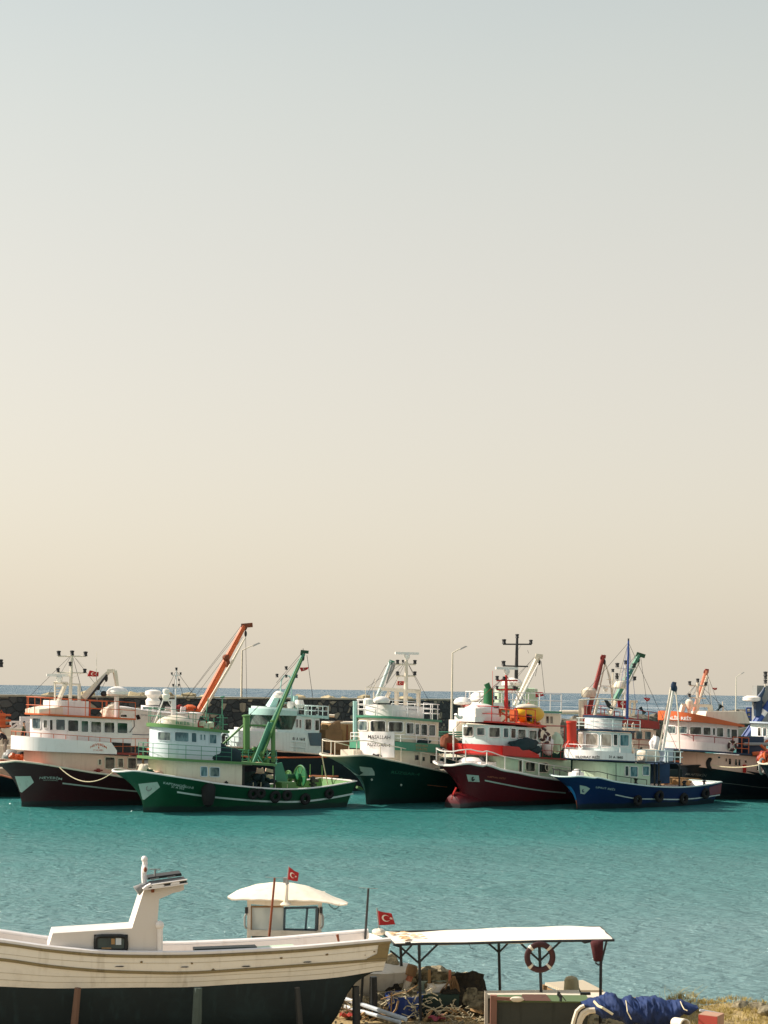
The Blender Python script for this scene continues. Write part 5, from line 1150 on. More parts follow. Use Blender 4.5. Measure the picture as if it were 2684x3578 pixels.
# =================================================================== boat at the left edge
def left_boat():
    b = Boat('trawler', 'dark trawler cut off by the left edge with orange gear on its foredeck', Z1, (-620, 1660), 22, 2.6, D=110)
    b.hull([(-600, 1390), (-300, 1410), (0, 1445), (100, 1470), (300, 1500), (700, 1540)], (-720, 1400), 'hullnavy', rail='salmon', inner='salmon', stern=24)
    D = 116; m = MB(); m.path([b.at(15, 1060, D), b.at(12, 930, D)], .35, 4)
    for y in (945, 990, 1035): m.box(b.at(22, y, D), (1.1, .8, .14))
    m.path([b.at(-8, 960, D), b.at(10, 905, D), b.at(45, 960, D)], .05, 5); m.build('hydraulic_winch', 'orange', b.root)
    m = MB(); m.path([b.at(-12, 1300, D), b.at(-12, 470, D)], .08, 6); m.tube(b.at(-40, 550, D), b.at(14, 545, D), .04); o = m.build('mast', 'white', b.root)
    b.lamp(b.at(8, 548, D), o, .4); b.lamp(b.at(8, 520, D), o, .35)
    m = MB()
    for (p, q) in (((85, 1000), (250, 1003)), ((85, 1085), (250, 1092)), ((90, 1000), (90, 1092)), ((150, 1003), (150, 1075)), ((120, 1060), (200, 1010)), ((205, 1003), (205, 1090)), ((95, 1050), (150, 1010))): m.tube(b.at(*p, D + 2), b.at(*q, D + 2), .1, n=4)
    m.box(b.at(225, 1045, D + 3), (1.1, .3, 1.6)); m.build('gangway', 'white', b.root)
    m = MB(); m.box(b.at(20, 1200, D), (3.0, 1.5, 2.6)); m.build('deckhouse', 'cream', b.root)
    m = MB(); m.tube(b.at(-40, 1195, D - 2), b.at(100, 1200, D - 2), .04); m.tube(b.at(-40, 1130, D - 2), b.at(90, 1130, D - 2), .04); m.tube(b.at(90, 1130, D - 2), b.at(90, 1290, D - 2), .04); m.build('railing', 'cream', b.root)
left_boat()

# =================================================================== boat behind the red trawler
def behind_red():
    b = Boat('trawler', 'white boat with tall black mast and white crane boom, behind the red trawler', Z4, (560, 1500), 34, 2.6, D=121)
    b.hull([(560, 1050), (700, 1060), (900, 1080), (1200, 1110), (1420, 1140), (1560, 1150)], (420, 1045), 'hulldkgreen', rail='white', inner='white', stern=22)
    h = b.house('wheelhouse', 470, 1330, ((900, 805), (1320, 822)), ((900, 1080), (1320, 1110)), 2.1, 'cream', r=1.6)
    b.wins(h, [(1195, 842, 1225, 912, 'm'), (1232, 843, 1262, 913, 'm')], frame='cream')
    r = b.house('wheelhouse_roof', 450, 1345, ((900, 790), (1320, 800)), ((900, 806), (1320, 818)), 2.3, 'ltgreen', r=1.8)
    b.deckrail(r, 1.35, 'white', bars=(1, .6), inset=.1, r=.035, step=1.1)
    D = b.D + 7; m = MB(); m.path([b.at(1065, 790, D), b.at(1065, 595, D)], [.55, .5], 4); m.path([b.at(770, 790, D), b.at(770, 600, D)], [.4, .35], 4); m.tube(b.at(760, 595, D), b.at(1095, 600, D), .12); m.tube(b.at(970, 610, D), b.at(1040, 740, D), .06); m.tube(b.at(1040, 610, D), b.at(980, 730, D), .06)
    m.build('radar_arch', 'palegreen', b.root)
    m = MB(); p = b.at(888, 575, D - .4); m.lathe(p, [(.6, 0), (.85, .1), (.85, .35), (.6, .62), (.05, .75)], 16); p = b.at(605, 700, D - 1); m.lathe(p, [(.8, -.3), (1.0, 0), (.9, .4), (.5, .7), (.05, .8)], 14); m.build('radar_dome', 'dome', b.root)
    m = MB(); m.box(b.on(640, 765, 0), (2.6, 2.2, .8), top=.8); m.build('flying_bridge', 'dome', b.root)
    b.mast((924, 600), (935, 125), .17, 'darkmetal', D - .6, bars=(((805, 186), (1068, 187)), ((803, 384), (1035, 390))), lamps=((815, 182, .4), (1060, 182, .35), (935, 130, .35), (810, 380, .4)), wires=(((975, 190), (945, 235)), ((1080, 320), (935, 470)), ((1030, 240), (1040, 270))))
    D3 = D - 2
    b.boom((918, 750), (1128, 300), .24, .21, 'cream', D3, head=(1105, 292, 1168, 300), block=(1138, 350), wires=(((1140, 310), (1100, 480)), ((1155, 340), (1192, 690)), ((1095, 300), (875, 560)), ((1125, 350), (960, 730)), ((870, 640), (845, 760))))
    m = MB(); m.path([b.at(1130, 360, D3 - .4), b.at(1060, 500, D3 - .4), b.at(935, 745, D3 - .4)], [.07, .1, .1], 6); m.build('boom_strut', 'white', b.root)
    m = MB(); m.path([b.at(1325, 808, D + 6), b.at(1520, 808, D + 6)], .2, 8); m.build('stowed_boom', 'cream', b.root)
    m = MB(); m.path([b.at(1325, 800, D + 2), b.at(1338, 870, D + 2), b.at(1320, 930, D + 2)], .05, 5); m.path([b.at(1300, 830, D + 2), b.at(1325, 920, D + 2)], .04, 5); m.build('ladder', 'white', b.root)
    m = MB()
    for y in (990, 1010, 1030): m.tube(b.at(215, y, D - 8), b.at(440, y + 2, D - 8), .06, n=5)
    m.build('stern_railing', 'ltgreen', b.root)
    m = MB(); m.box(b.at(405, 970, D - 5), (1.3, 1.0, 1.6)); m.build('aft_cabin', 'dome', b.root)
    b.lump(b.at(305, 1110, D - 8), (1.2, .8, 1.2), 'rust', 'net_heap', 9, 41); b.lump(b.at(250, 1150, D - 8), (1.0, .8, .6), 'net', 'net_heap', 6, 42)
    m = MB(); rr = random.Random(6)
    for k in range(16):
        x, y = rr.uniform(1210, 1360), rr.uniform(945, 1090); m.box(b.at(x, y, D + rr.uniform(-2, 3)), (rr.uniform(.3, 1.0), .3, rr.uniform(.08, .3)), rz=rr.random())
    for k in range(5): m.tube(b.at(1215, 950 + k * 32, D), b.at(1370, 955 + k * 32, D), .04, n=5)
    m.build('deck_clutter', 'steel', b.root)
behind_red()

# =================================================================== boats behind the blue trawler
def behind_blue():
    b = Boat('trawler', 'white boat with maroon crane boom and rust red roof fascia, behind the blue trawler', Z5, (430, 1150), 33, 2.6, D=124)
    b.hull([(420, 850), (520, 860), (700, 880), (900, 905), (1050, 920)], (330, 850), 'hullnavy', rail='orange', inner='dkred', stern=20)
    h = b.house('wheelhouse', 400, 880, ((700, 690), (870, 700)), ((700, 850), (875, 870)), 2.1, 'cream', r=1.6)
    b.wins(h, [(738, 702, 785, 762, 'g'), (800, 706, 845, 765, 'g'), (700, 702, 730, 765, 'd'), (765, 815, 785, 838, 'd')], frame='cream')
    f = b.house('roof_fascia', 370, 905, ((700, 612), (890, 640)), ((700, 672), (890, 692)), 2.4, 'dkred', r=1.9)
    b.deckrail(f, .7, 'dkred', bars=(1,), r=.03, inset=.1)
    m = MB(); xa = b.on(690, 700, -2.4).x; b.railing([(xa, -2.4, b.on(700, 830, -2.4).z), (h.x1 + .5, -2.4, b.on(870, 845, -2.4).z)], .8, 'dkred', bars=(1, .5), r=.03)
    D = b.D + 3; m = MB(); m.path([b.at(372, 640, D), b.at(372, 495, D)], .36, 6); m.tube(b.at(345, 492, D), b.at(400, 492, D), .1)
    for k in range(8): m.tube(b.at(345, 500 + k * 22, D), b.at(358, 500 + k * 22, D), .03, n=4)
    m.tube(b.at(345, 495, D), b.at(345, 670, D), .035)
    m.build('funnel', 'cream', b.root)
    m = MB(); p = b.at(412, 468, D); m.lathe(p, [(.5, -.05), (.6, .1), (.62, .55), (.45, .75), (.1, .8)], 14); m.build('radar_dome', 'cream', b.root)
    b.boom((405, 600), (512, 190), .2, .17, 'dkred', D, head=(500, 186, 530, 190), wires=(((515, 190), (425, 600)), ((500, 200), (420, 480)), ((530, 230), (560, 380)), ((508, 260), (470, 430))), block=(522, 225))
    m = MB(); m.path([b.at(525, 240, D), b.at(490, 400, D), b.at(440, 590, D)], .06, 6); m.path([b.at(525, 230, D), b.at(560, 330, D), b.at(575, 480, D)], .06, 6); m.build('boom_strut', 'cream', b.root)
    m = MB()
    for x in (668, 722): m.path([b.at(x - 7, 700, D - 6), b.at(x - 7, 660, D - 6), b.at(x, 648, D - 6), b.at(x + 7, 660, D - 6), b.at(x + 7, 700, D - 6)], .045, 5)
    m.build('ladder_hoop', 'cream', b.root)
    m = MB()
    for k in range(7): m.tube(b.at(705, 770 + k * 22, D - 8), b.at(738, 772 + k * 22, D - 8), .025, n=4)
    m.tube(b.at(703, 730, D - 8), b.at(742, 930, D - 8), .03); m.build('ladder', 'cream', b.root)
    # second boat with green boom
    c = Boat('trawler', 'boat with green headed crane boom and white twin light masts, behind the blue mast', Z5, (560, 1150), 33, 2.4, D=133)
    c.hull([(560, 840), (700, 850), (900, 870), (1050, 890)], (500, 840), 'hullnavy', rail='white', inner='white', stern=18)
    c.house('wheelhouse', 530, 860, ((700, 640), (850, 650)), ((700, 850), (850, 860)), 2.0, 'cream', r=1.4)
    D = c.D + 3
    c.boom((595, 490), (762, 175), .26, .2, 'ltgreen', D, head=(745, 168, 803, 186), headmat='hullgreen', block=(760, 212), wires=(((745, 172), (640, 300)), ((775, 200), (825, 570)), ((760, 190), (690, 330)), ((740, 180), (600, 470))))
    m = MB(); m.path([c.at(560, 590, D), c.at(640, 400, D), c.at(690, 320, D)], .16, 6); m.path([c.at(640, 480, D), c.at(765, 230, D)], .06, 5); m.build('boom_strut', 'cream', c.root)
    c.mast((662, 600), (668, 235), .1, 'white', D - 1, bars=(((605, 268), (732, 272)), ((600, 352), (735, 356)), ((620, 312), (700, 312))), lamps=((611, 262, .4), (728, 264, .4), (668, 240, .35), (608, 346, .35), (732, 352, .35), (608, 325, .3)))
    c.mast((575, 600), (580, 300), .09, 'cream', D - 2, bars=(((535, 345), (590, 350)),), lamps=((580, 296, .3),), radar=((530, 398, 1.5),))
    m = MB(); p = c.at(632, 410, D - 2); m.lathe(p, [(.4, 0), (.62, .1), (.6, .35), (.4, .6), (.05, .7)], 14); m.build('radar_dome', 'cream', c.root)
    m = MB(); m.path([c.at(690, 500, D), c.at(752, 500, D)], .15, 4); m.path([c.at(735, 500, D), c.at(722, 600, D)], .12, 4); m.path([c.at(700, 500, D), c.at(698, 600, D)], .1, 4); m.path([c.at(500, 500, D), c.at(690, 505, D)], .06, 4)
    m.build('goal_post', 'cream', c.root)
    m = MB(); m.path([c.at(770, 540, D - 6), c.at(785, 560, D - 6), c.at(800, 585, D - 6)], [.16, .07, .2], 6); m.build('pennant', 'net', c.root)
    # funnel on the blue trawler's bridge deck
    t = BT; m = MB(); p = t.on(295, 815, .9); q = t.on(293, 640, .9); m.path([p, p.lerp(q, .97), q], [.33, .33, .36], 14); m.lathe(q, [(.37, -.1), (.37, .05), (.25, .06), (.2, -.2)], 14)
    for k in range(6): w = k * math.pi / 3; m.tube(p + Vector((math.cos(w) * .65, math.sin(w) * .65, -.05)), p + Vector((math.cos(w) * .25, math.sin(w) * .25, .5)), .04, n=4)
    m.build('funnel', 'chimney', t.root)
behind_blue()

# =================================================================== ORANGE ROOFED BOAT right
def orange_boat():
    b = Boat('trawler', 'black hulled trawler with bright orange roof fascia and pinkish cabin, right of the blue one', S6, (560, 1470), 24, 3.0, D=119)
    b.hull([(560, 965), (700, 972), (880, 985), (1100, 1016), (1300, 1045), (1660, 1105), (2000, 1160), (2600, 1240)], (455, 968), 'hullnavy', rail='black', inner='cream', stern=24, k=1.4, railr=.05)
    b.text('AKAFTEKİN', (555, 1100), (830, 1122), 40, b.hp, 'steel', lean=14, bold=-.005)
    low = b.house('deckhouse', 480, 2100, ((900, 812), (1600, 862)), ((900, 1010), (1600, 1110)), 2.55, 'pink', r=2.3)
    b.wins(low, [(985, 850, 1025, 882, 'd'), (1085, 875, 1112, 925, 'm'), (1128, 878, 1166, 965, 'd'), (1208, 884, 1246, 975, 'm'), (1256, 888, 1292, 980, 'd'), (1340, 900, 1374, 942, 'd'), (1502, 930, 1560, 1040, 'd')], frame='pink', sl=.04)
    MB().box(b.hit(low, 1335, 1015, .1), (.25, .1, .6)).build('hydrant', 'red', low.obj)
    dk = b.house('bridge_deck', 232, 2100, ((800, 772), (1600, 828)), ((800, 790), (1600, 850)), 2.85, 'navytrim', r=2.6)
    bw_ = b.house('bridge_bulwark', 240, 1190, ((800, 662), (1150, 695)), ((800, 776), (1185, 800)), 2.82, 'pink', r=2.5)
    bw_.obj.data.materials[0] = M('white') if False else paint('pinkwhite', 'e0cfca', .5, '9a7a68', .25)
    b.deckrail(bw_, .45, 'dkred', bars=(1,), r=.03, inset=.05, step=1.6)
    xa, xb_ = b.on(1190, 790, -2.8).x, b.on(1400, 800, -2.8).x; b.railing([(xa, -2.8, dk.zt(xa)), (xb_, -2.8, dk.zt(xb_))], 1.15, 'orange', bars=(1, .6, .3), r=.03, step=.8)
    wh = b.house('wheelhouse', 262, 1262, ((800, 405), (1250, 450)), ((800, 680), (1280, 720)), 2.2, 'white', r=2.0)
    wh.obj.data.materials[0] = paint('pinkwhite', 'e0cfca', .5, '9a7a68', .25)
    b.wins(wh, [(325, 445, 432, 545, 'g'), (468, 452, 580, 545, 'g'), (615, 455, 770, 560, 'm'), (790, 462, 892, 568, 'm'), (915, 472, 952, 570, 'm'), (970, 468, 1060, 592, 'm'), (1108, 480, 1150, 602, 'g'), (1162, 488, 1245, 612, 'd')], frame='white', sl=.02)
    f = b.house('roof_fascia', 188, 1345, ((800, 308), (1340, 432)), ((800, 402), (1340, 458)), 2.5, 'orange', r=2.2)
    b.text('ALİB REİS', (322, 358), (634, 372), 58, lambda x, y: b.hit(f, x, y, .03), 'white', bold=.03, parent=f.obj)
    m = MB(); p = b.on(1000, 310, -.5); m.box(p + Vector((0, 0, -.1)), (4.2, 2.2, .9), top=.85); m.build('roof_locker', 'cream', b.root)
    D = b.l2w(b.on(700, 300, 0)).y; m = MB()
    m.path([b.at(490, 300, D), b.at(525, 170, D)], .2, 4); m.path([b.at(905, 300, D), b.at(880, 170, D)], .2, 4); m.tube(b.at(505, 168, D), b.at(890, 178, D), .16, n=4); m.path([b.at(712, 300, D), b.at(712, 165, D)], .16, 4); m.path([b.at(607, 290, D), b.at(607, 170, D)], .14, 4)
    m.build('radar_arch', 'cream', b.root)
    m = MB(); p = b.at(610, 150, D); m.lathe(p, [(.2, -.4), (.3, -.1), (.3, .2), (.15, .35)], 12); m.build('radar_dome', 'cream', b.root)
    b.Z = Z5
    b.mast((1165, 600), (1170, 365), .14, 'cream', D, bars=(((1112, 388), (1228, 392)), ((1115, 473), (1228, 477))), lamps=((1114, 384, .3), (1226, 390, .3), (1170, 366, .3), (1112, 470, .3)), wires=(((1125, 400), (1105, 470)), ((1250, 340), (1270, 560)), ((1165, 400), (1080, 530))))
    b.boom((1142, 590), (1232, 285), .2, .17, 'salmon', D + 3, head=(1222, 285, 1245, 287), headmat='dkred', wires=(((1230, 290), (1180, 420)), ((1245, 330), (1195, 480))))
    m = MB(); m.path([b.at(1150, 590, D + 2.6), b.at(1236, 320, D + 2.6)], .08, 5); m.build('boom_strut', 'cream', b.root)
    m = MB(); m.path([b.at(1300, 580, D + 4), b.at(1318, 550, D + 4), b.at(1332, 525, D + 4)], [.2, .06, .22], 6); m.build('pennant', 'net', b.root)
    m = MB(); m.tube(b.at(1343, 580, D + 4), b.at(1343, 500, D + 4), .04); m.tube(b.at(1350, 590, D + 4), b.at(1350, 530, D + 4), .03); m.build('aerial', 'cream', b.root)
    b.Z = S6; q = b.on(1180, 710, -2.95); life_ring(b.l2w(q), .42, .1, (b.s, -b.c, 0), 'red life ring hanging on the rail of the orange roofed boat')
    on_hull_fender(b, 925, 948, .55, 'large black tyre on the rail of the black hulled trawler beneath the orange roof', .16)
    m = MB(); m.box(b.on(1420, 700, -1.5), (1.5, 1.4, 1.3)); m.build('net_winch', 'navytrim', b.root); m = MB(); m.path([b.on(1340, 688, -2.6), b.on(1660, 692, -2.6)], .13, 6); m.build('winch_boom', 'steel', b.root)
    b.strip([(1050, 1205), (1250, 1225), (1500, 1258), (1700, 1275)], 6, b.hp, 'stripe', 'steel', n=16)
    return b
OB = orange_boat()

def right_boats():
    b = Boat('trawler', 'white cabin boat with blue and white banded derrick, at the far right edge behind', Z5, (1500, 1150), 28, 2.6, D=132)
    b.hull([(1500, 820), (1600, 830), (1800, 850), (2000, 870)], (1440, 820), 'hullnavy', rail='white', inner='white', stern=20)
    h = b.house('wheelhouse', 1532, 1900, ((1650, 655), (1850, 670)), ((1650, 800), (1850, 820)), 2.1, 'mintwhite', r=1.5)
    b.wins(h, [(1590, 680, 1612, 740, 'm'), (1625, 682, 1650, 742, 'g'), (1670, 684, 1710, 744, 'd')], frame='white')
    r = b.house('wheelhouse_roof', 1505, 1900, ((1650, 640), (1850, 652)), ((1650, 652), (1850, 664)), 2.3, 'greypale', r=1.8)
    D = b.D + 2; m = MB()
    for k in range(8):
        a = (1508 + (1680 - 1508) * k / 8, 752 - (752 - 498) * k / 8); c = (1508 + (1680 - 1508) * (k + 1) / 8, 752 - (752 - 498) * (k + 1) / 8)
        q = MB(); q.path([b.at(*a, D), b.at(*c, D)], .3, 8); q.build('derrick_band', 'blue' if k % 3 != 2 else 'dome', b.root)
    m.tube(b.at(1465, 760, D), b.at(1610, 560, D), .08); m.build('derrick_stay', 'blue', b.root)
    m = MB()
    for y in (545, 575, 605): m.tube(b.at(1508, y, D + 1), b.at(1600, y + 3, D + 1), .07)
    for x in (1510, 1540, 1570, 1600): m.tube(b.at(x, 545, D + 1), b.at(x, 650, D + 1), .07)
    m.build('crow_platform', 'blue', b.root)
    m = MB(); m.path([b.at(1590, 600, D), b.at(1588, 530, D), b.at(1600, 470, D), b.at(1625, 430, D), b.at(1637, 400, D)], [.35, .4, .25, .15, .08], 8); m.path([b.at(1560, 500, D), b.at(1590, 515, D), b.at(1625, 505, D)], .12, 6); m.build('exhaust_horn', 'navytrim', b.root)
    b.mast((1638, 420), (1641, 320), .05, 'cream', D, lamps=((1641, 322, .4), (1641, 345, .35), (1641, 375, .35)))
    m = MB(); m.box(b.at(1645, 560, D + 1), (2.6, .6, 4.2)); m.build('equipment_tower', 'steel', b.root)
    m = MB(); p = b.at(1545, 492, D); m.lathe(p, [(.5, -.1), (.75, 0), (.75, .25), (.4, .4)], 12); m.build('radar_dome', 'dome', b.root)
    m = MB(); b.lump(b.at(1590, 790, D - 4), (1.8, 1, .8), 'white', 'net_heap', 8, 51)
    c = Boat('trawler', 'dark boat cut off at the right edge with orange net gear on its bow rail', S6, (1760, 1500), 30, 2.4, D=114)
    c.hull([(1600, 942), (1660, 940), (1800, 950), (2000, 975), (2400, 1020)], (1528, 955), 'hullnavy', rail='cream', inner='dkred', stern=14)
    m = MB(); rr = random.Random(4)
    for k in range(9): m.torus(c.at(1590 + rr.random() * 90, 880 + rr.random() * 50, c.D + 1), .3 + rr.random() * .2, .07, axis=(rr.uniform(-1, 1), -1, rr.uniform(-.5, .8)), n=14, m=5)
    m.build('rope_coil', 'orange', c.root); c.lump(c.at(1640, 900, c.D + 1.5), (1.3, .8, .9), 'dkred', 'net_heap', 7, 55)
    m = MB(); p = c.at(1580, 985, c.D + .4); m.torus(p, .55, .09, axis=(.5, -1, 0), n=20, m=6); m.build('fairlead_ring', 'steel', c.root)
    m = MB(); m.torus(c.at(1650, 710, c.D + 6), .38, .1, axis=(.3, -1, 0), n=18, m=6); m.path([c.at(1450, 820, c.D + 4), c.at(1560, 812, c.D + 4), c.at(1680, 830, c.D + 4)], .16, 6); m.path([c.at(1560, 700, c.D + 4), c.at(1660, 790, c.D + 4)], .1, 6); m.build('net_roller', 'orange', c.root)
right_boats()

# =================================================================== yellow lifeboat on the red trawler
def lifeboat():
    b = RT; D = b.l2w(b.on(1040, 900, 0)).y; o_ = b.l2w(b.on(1040, 905, 0)); root = empty('lifeboat', o_, b.th, 'yellow enclosed lifeboat on the roof of the red trawler', 'lifeboat')
    w = lambda x, y, yy=-.9: b.on(x, y, yy) - b.w2l(o_)
    a, c = w(918, 850, 0), w(1160, 900, 0); cx, L = (a.x + c.x) / 2, (c.x - a.x) / 2
    m = MB(); m.ell((cx, 0, .62), (L, .8, .66), 24, 12); o = m.build('hull', 'yellow', root)
    MB().ell((cx - .2, 0, 1.1), (L * .72, .6, .26), 16, 8, v0=0).build('canopy_top', 'cream', root)
    for (x0, y0, x1, y1) in ((925, 808, 985, 870), (1020, 825, 1072, 890), (1088, 868, 1110, 905)):
        rows = []
        for j in range(5):
            r = []
            for i in range(5):
                x = x0 + (x1 - x0) * i / 4; y = y0 + (y1 - y0) * j / 4 + (x - x0) * .12; q = w(x, y, -.9); dx = (q.x - cx) / L; dz = (q.z - .62) / .66; s_ = max(.02, 1 - dx * dx - dz * dz); q = w(x, y, -.82 * math.sqrt(s_) - .03)
                for _ in range(4): dx = (q.x - cx) / L; dz = (q.z - .62) / .66; q = w(x, y, -.82 * math.sqrt(max(.02, 1 - dx * dx - dz * dz)) - .05)
                r.append(q)
            rows.append(r)
        MB().grid(rows).build('window', GL['d'], root)
    m = MB(); m.box((cx, 0, -.35), (L * 1.3, 1.0, .15)); m.box((cx - L * .5, 0, -.15), (.15, 1.1, .4)); m.box((cx + L * .4, 0, -.15), (.15, 1.1, .4)); m.build('cradle', 'orange', root)
    m = MB(); m.path([(cx - L * .8, 0, .95), (cx, 0, 1.42), (cx + L * .9, 0, .85)], .025, 5); m.build('grab_rail', 'orange', root)
lifeboat()

# =================================================================== flags, ropes
flag([(742, 574), (817, 590), (815, 626), (722, 624)], Z1, 106, 'red flag on the staff beside the folding crane of the maroon trawler', staff=((805, 830), (797, 560)), em=(.45, .5, .26), seed=1)
flag([(1216, 406), (1272, 405), (1268, 418), (1228, 431)], Z2, 108, 'small red flag hanging at the head of the green boom', em=(.45, .45, .26), seed=2)
flag([(934, 496), (1002, 500), (998, 540), (928, 538)], Z3, 112, 'red flag in front of the white mast of the centre trawler', staff=((955, 700), (932, 470)), em=(.5, .5, .28), seed=3, staffr=.012)
flag([(1104, 624), (1172, 626), (1180, 658), (1104, 674)], Z4, 124, 'red flag on a staff right of the white crane boom', staff=((1094, 800), (1102, 600)), em=(.45, .5, .26), seed=4)
flag([(612, 490), (672, 490), (676, 545), (615, 540)], Z5, 113, 'dark red flag flapping behind the awning frame of the blue trawler', em=(.55, .5, .24), seed=5, wave=.12)
flag([(792, 474), (842, 476), (836, 490), (818, 502)], Z5, 128, 'small drooping red flag over the sea right of the blue mast', em=(.45, .45, .2), seed=6)
flag([(1268, 405), (1306, 404), (1304, 416), (1288, 422)], Z5, 124, 'tiny red flag over the orange roofed boat', em=(.45, .45, .2), seed=7)
rope_line(at(*S1(820, 478), 100), at(*S1(1560, 545), 97.2), .75, .03, 'pale mooring rope sagging between the maroon and green bows')
rope_line(at(*Z3(210, 1225), 105.5), at(*Z3(265, 1500), 106), .05, .04, 'thin mooring rope dropping from the centre trawler bow to the green stern')
rope_line(at(*Z5(1270, 942), 117), at(*Z5(1659, 925), 113.5), .25, .045, 'white mooring rope stretched at right before the black hull')

# =================================================================== people
def person(p, joints, label, shirt, trousers, skin='b98a68', sc=1.0):
    o = empty('person', p, 0, label, 'person')
    def skinmesh(name, chains, mat, rr):
        vs, es, rad = [], [], []; idx = {}
        for ch in chains:
            prev = None
            for k in ch:
                if k not in idx: idx[k] = len(vs); vs.append(Vector(joints[k][0]) * sc); rad.append(joints[k][1] * sc * rr)
                if prev is not None: es.append((idx[prev], idx[k]))
                prev = k
        me = bpy.data.meshes.new(name); me.from_pydata([tuple(v) for v in vs], es, []); ob = bpy.data.objects.new(name, me); COL.objects.link(ob); ob.parent = o
        md = ob.modifiers.new('skin', 'SKIN'); sv = me.skin_vertices[0].data
        for i, r in enumerate(rad): sv[i].radius = (r, r); sv[i].use_root = (i == 0)
        md.use_smooth_shade = True; ss = ob.modifiers.new('sub', 'SUBSURF'); ss.levels = 1; ss.render_levels = 2; me.materials.append(mat); return ob
    sk = paint('skin', skin, .6, '8a5a40', .2, streak=False)
    skinmesh('body', [('pel', 'bel', 'che', 'nek', 'hd1', 'hd2'), ('che', 'shl', 'ell', 'wrl', 'hnl'), ('che', 'shr', 'elr', 'wrr', 'hnr'), ('pel', 'hpl', 'knl', 'anl', 'tol'), ('pel', 'hpr', 'knr', 'anr', 'tor')], sk, .9)
    skinmesh('shirt', [('pel', 'bel', 'che'), ('che', 'shl', 'ell', 'wrl'), ('che', 'shr', 'elr', 'wrr')], paint('cloth_' + shirt, shirt, .9, '202020', .2), 1.15)
    skinmesh('trousers', [('pel', 'hpl', 'knl', 'anl'), ('pel', 'hpr', 'knr', 'anr')], paint('cloth_' + trousers, trousers, .9, '303030', .2), 1.15)
    h = Vector(joints['hd2'][0]) * sc; MB().ell(h + Vector((0, .01, .02)), (.105, .11, .10), 12, 8, v0=-.1).build('hair', 'black', o)
    return o
def pose(lean=0, f=0):
    J = {'pel': ((0, 0, .95), .14), 'bel': ((-.05 * lean, 0, 1.12), .13), 'che': ((-.2 * lean, 0, 1.36), .15), 'nek': ((-.3 * lean, 0, 1.5), .055), 'hd1': ((-.34 * lean, 0, 1.6), .085), 'hd2': ((-.38 * lean, 0, 1.69), .09),
         'shl': ((-.2 * lean, -.19, 1.40), .065), 'ell': ((-.3 * lean - .05, -.25, 1.13), .048), 'wrl': ((-.55 * lean - .1, -.2, .95), .034), 'hnl': ((-.62 * lean - .12, -.18, .87), .04),
         'shr': ((-.2 * lean, .19, 1.40), .065), 'elr': ((-.3 * lean - .02, .25, 1.13), .048), 'wrr': ((-.5 * lean, .2, .92), .034), 'hnr': ((-.55 * lean - .02, .18, .84), .04),
         'hpl': ((0, -.1, .9), .1), 'knl': ((-.04 + f, -.11, .5), .07), 'anl': ((f * .4, -.11, .09), .045), 'tol': ((-.14 + f * .4, -.12, .03), .04),
         'hpr': ((0, .1, .9), .1), 'knr': ((-.04 - f, .11, .5), .07), 'anr': ((-f * .6, .11, .09), .045), 'tor': ((-.14 - f * .6, .12, .03), .04)}
    return J
person(at(*Z1(45, 1285), 112), pose(1, .08), 'person in dark jacket bending forward at the far left edge', '2a2026', '8f8478', sc=1.15)
person(at(*Z1(196, 1200), 114), pose(0, .0), 'person in green shirt, seen over the left bridge bulwark', '4f5a44', '303438', sc=1.0)
# standing rigging: thin stays from each masthead down to bow, rails and stern
def rig(b, Z, top, ends, D, r=.014):
    b.Z = Z; m = MB(); t = b.at(*top, D)
    for e in ends: m.tube(t, b.at(e[0], e[1], D + (e[2] if len(e) > 2 else 0)), r, n=4)
    m.build('stays', 'darkmetal', b.root)
rig(MT, Z1, (597, 440), ((215, 820, -2), (300, 935, -2), (700, 830, 1), (1000, 960, 2), (735, 950, -2)), 110)
rig(GT, Z2, (464, 425), ((300, 760, -1), (420, 765, -1), (560, 770, 1), (730, 790, 2)), 107)
rig(CT, Z3, (1025, 300), ((640, 560, -1), (560, 845, -2), (1165, 585, 1), (1350, 880, 4), (800, 740, -1)), 115)
rig(RT, Z4, (835, 470), ((420, 890, -2), (560, 720, 0), (1000, 780, 1), (1160, 930, 2), (352, 965, -3)), 113)
rig(BT, Z5, (689, 90), ((345, 490, -2), (520, 690, 0), (640, 690, 0), (1040, 860, 4)), 113)
rig(OB, Z5, (1170, 370), ((960, 600, -1), (1050, 530, 0), (1300, 590, 2), (1500, 680, 4), (1235, 600, 1)), 125)
rig(OB, Z5, (1230, 290), ((1060, 600, 0), (1340, 590, 2), (1265, 560, 1)), 127)
from mathutils import noise as mnoise
# =================================================================== FOREGROUND: hauled-out white boat
BK = Vector((-.235, .972, 0))
def DN(px): return 32.3 + 1.9 * px / 1366
def g2(Z, x, y): return Z(x, y)
def fp(Z, x, y, d=0.0, off=0.0):
    px, py = Z(x, y); return at(px, py, DN(px)) + BK * d
def pline(pts):
    P = [Z(x, y) for Z, x, y in pts]; P.sort(); return lambda px: hermite(P, px)
SHEER = pline([(G1, -900, 760), (G1, -400, 775), (G1, 0, 812), (G1, 200, 840), (G1, 400, 868), (G1, 800, 905), (G1, 1100, 915), (G2, 20, 800), (G2, 400, 785), (G2, 800, 762), (G2, 1200, 727), (G2, 1485, 702)])
BOOT = pline([(G1, -900, 1160), (G1, 0, 1190), (G1, 400, 1205), (G1, 800, 1202), (G1, 1200, 1197), (G2, 20, 1045), (G2, 400, 1022), (G2, 800, 1000), (G2, 1100, 975), (G2, 1452, 925)])
STR1 = pline([(G1, -900, 775), (G1, 0, 826), (G1, 400, 880), (G1, 800, 918), (G1, 1100, 928), (G2, 20, 812), (G2, 400, 797), (G2, 800, 774), (G2, 1200, 738), (G2, 1483, 710)])
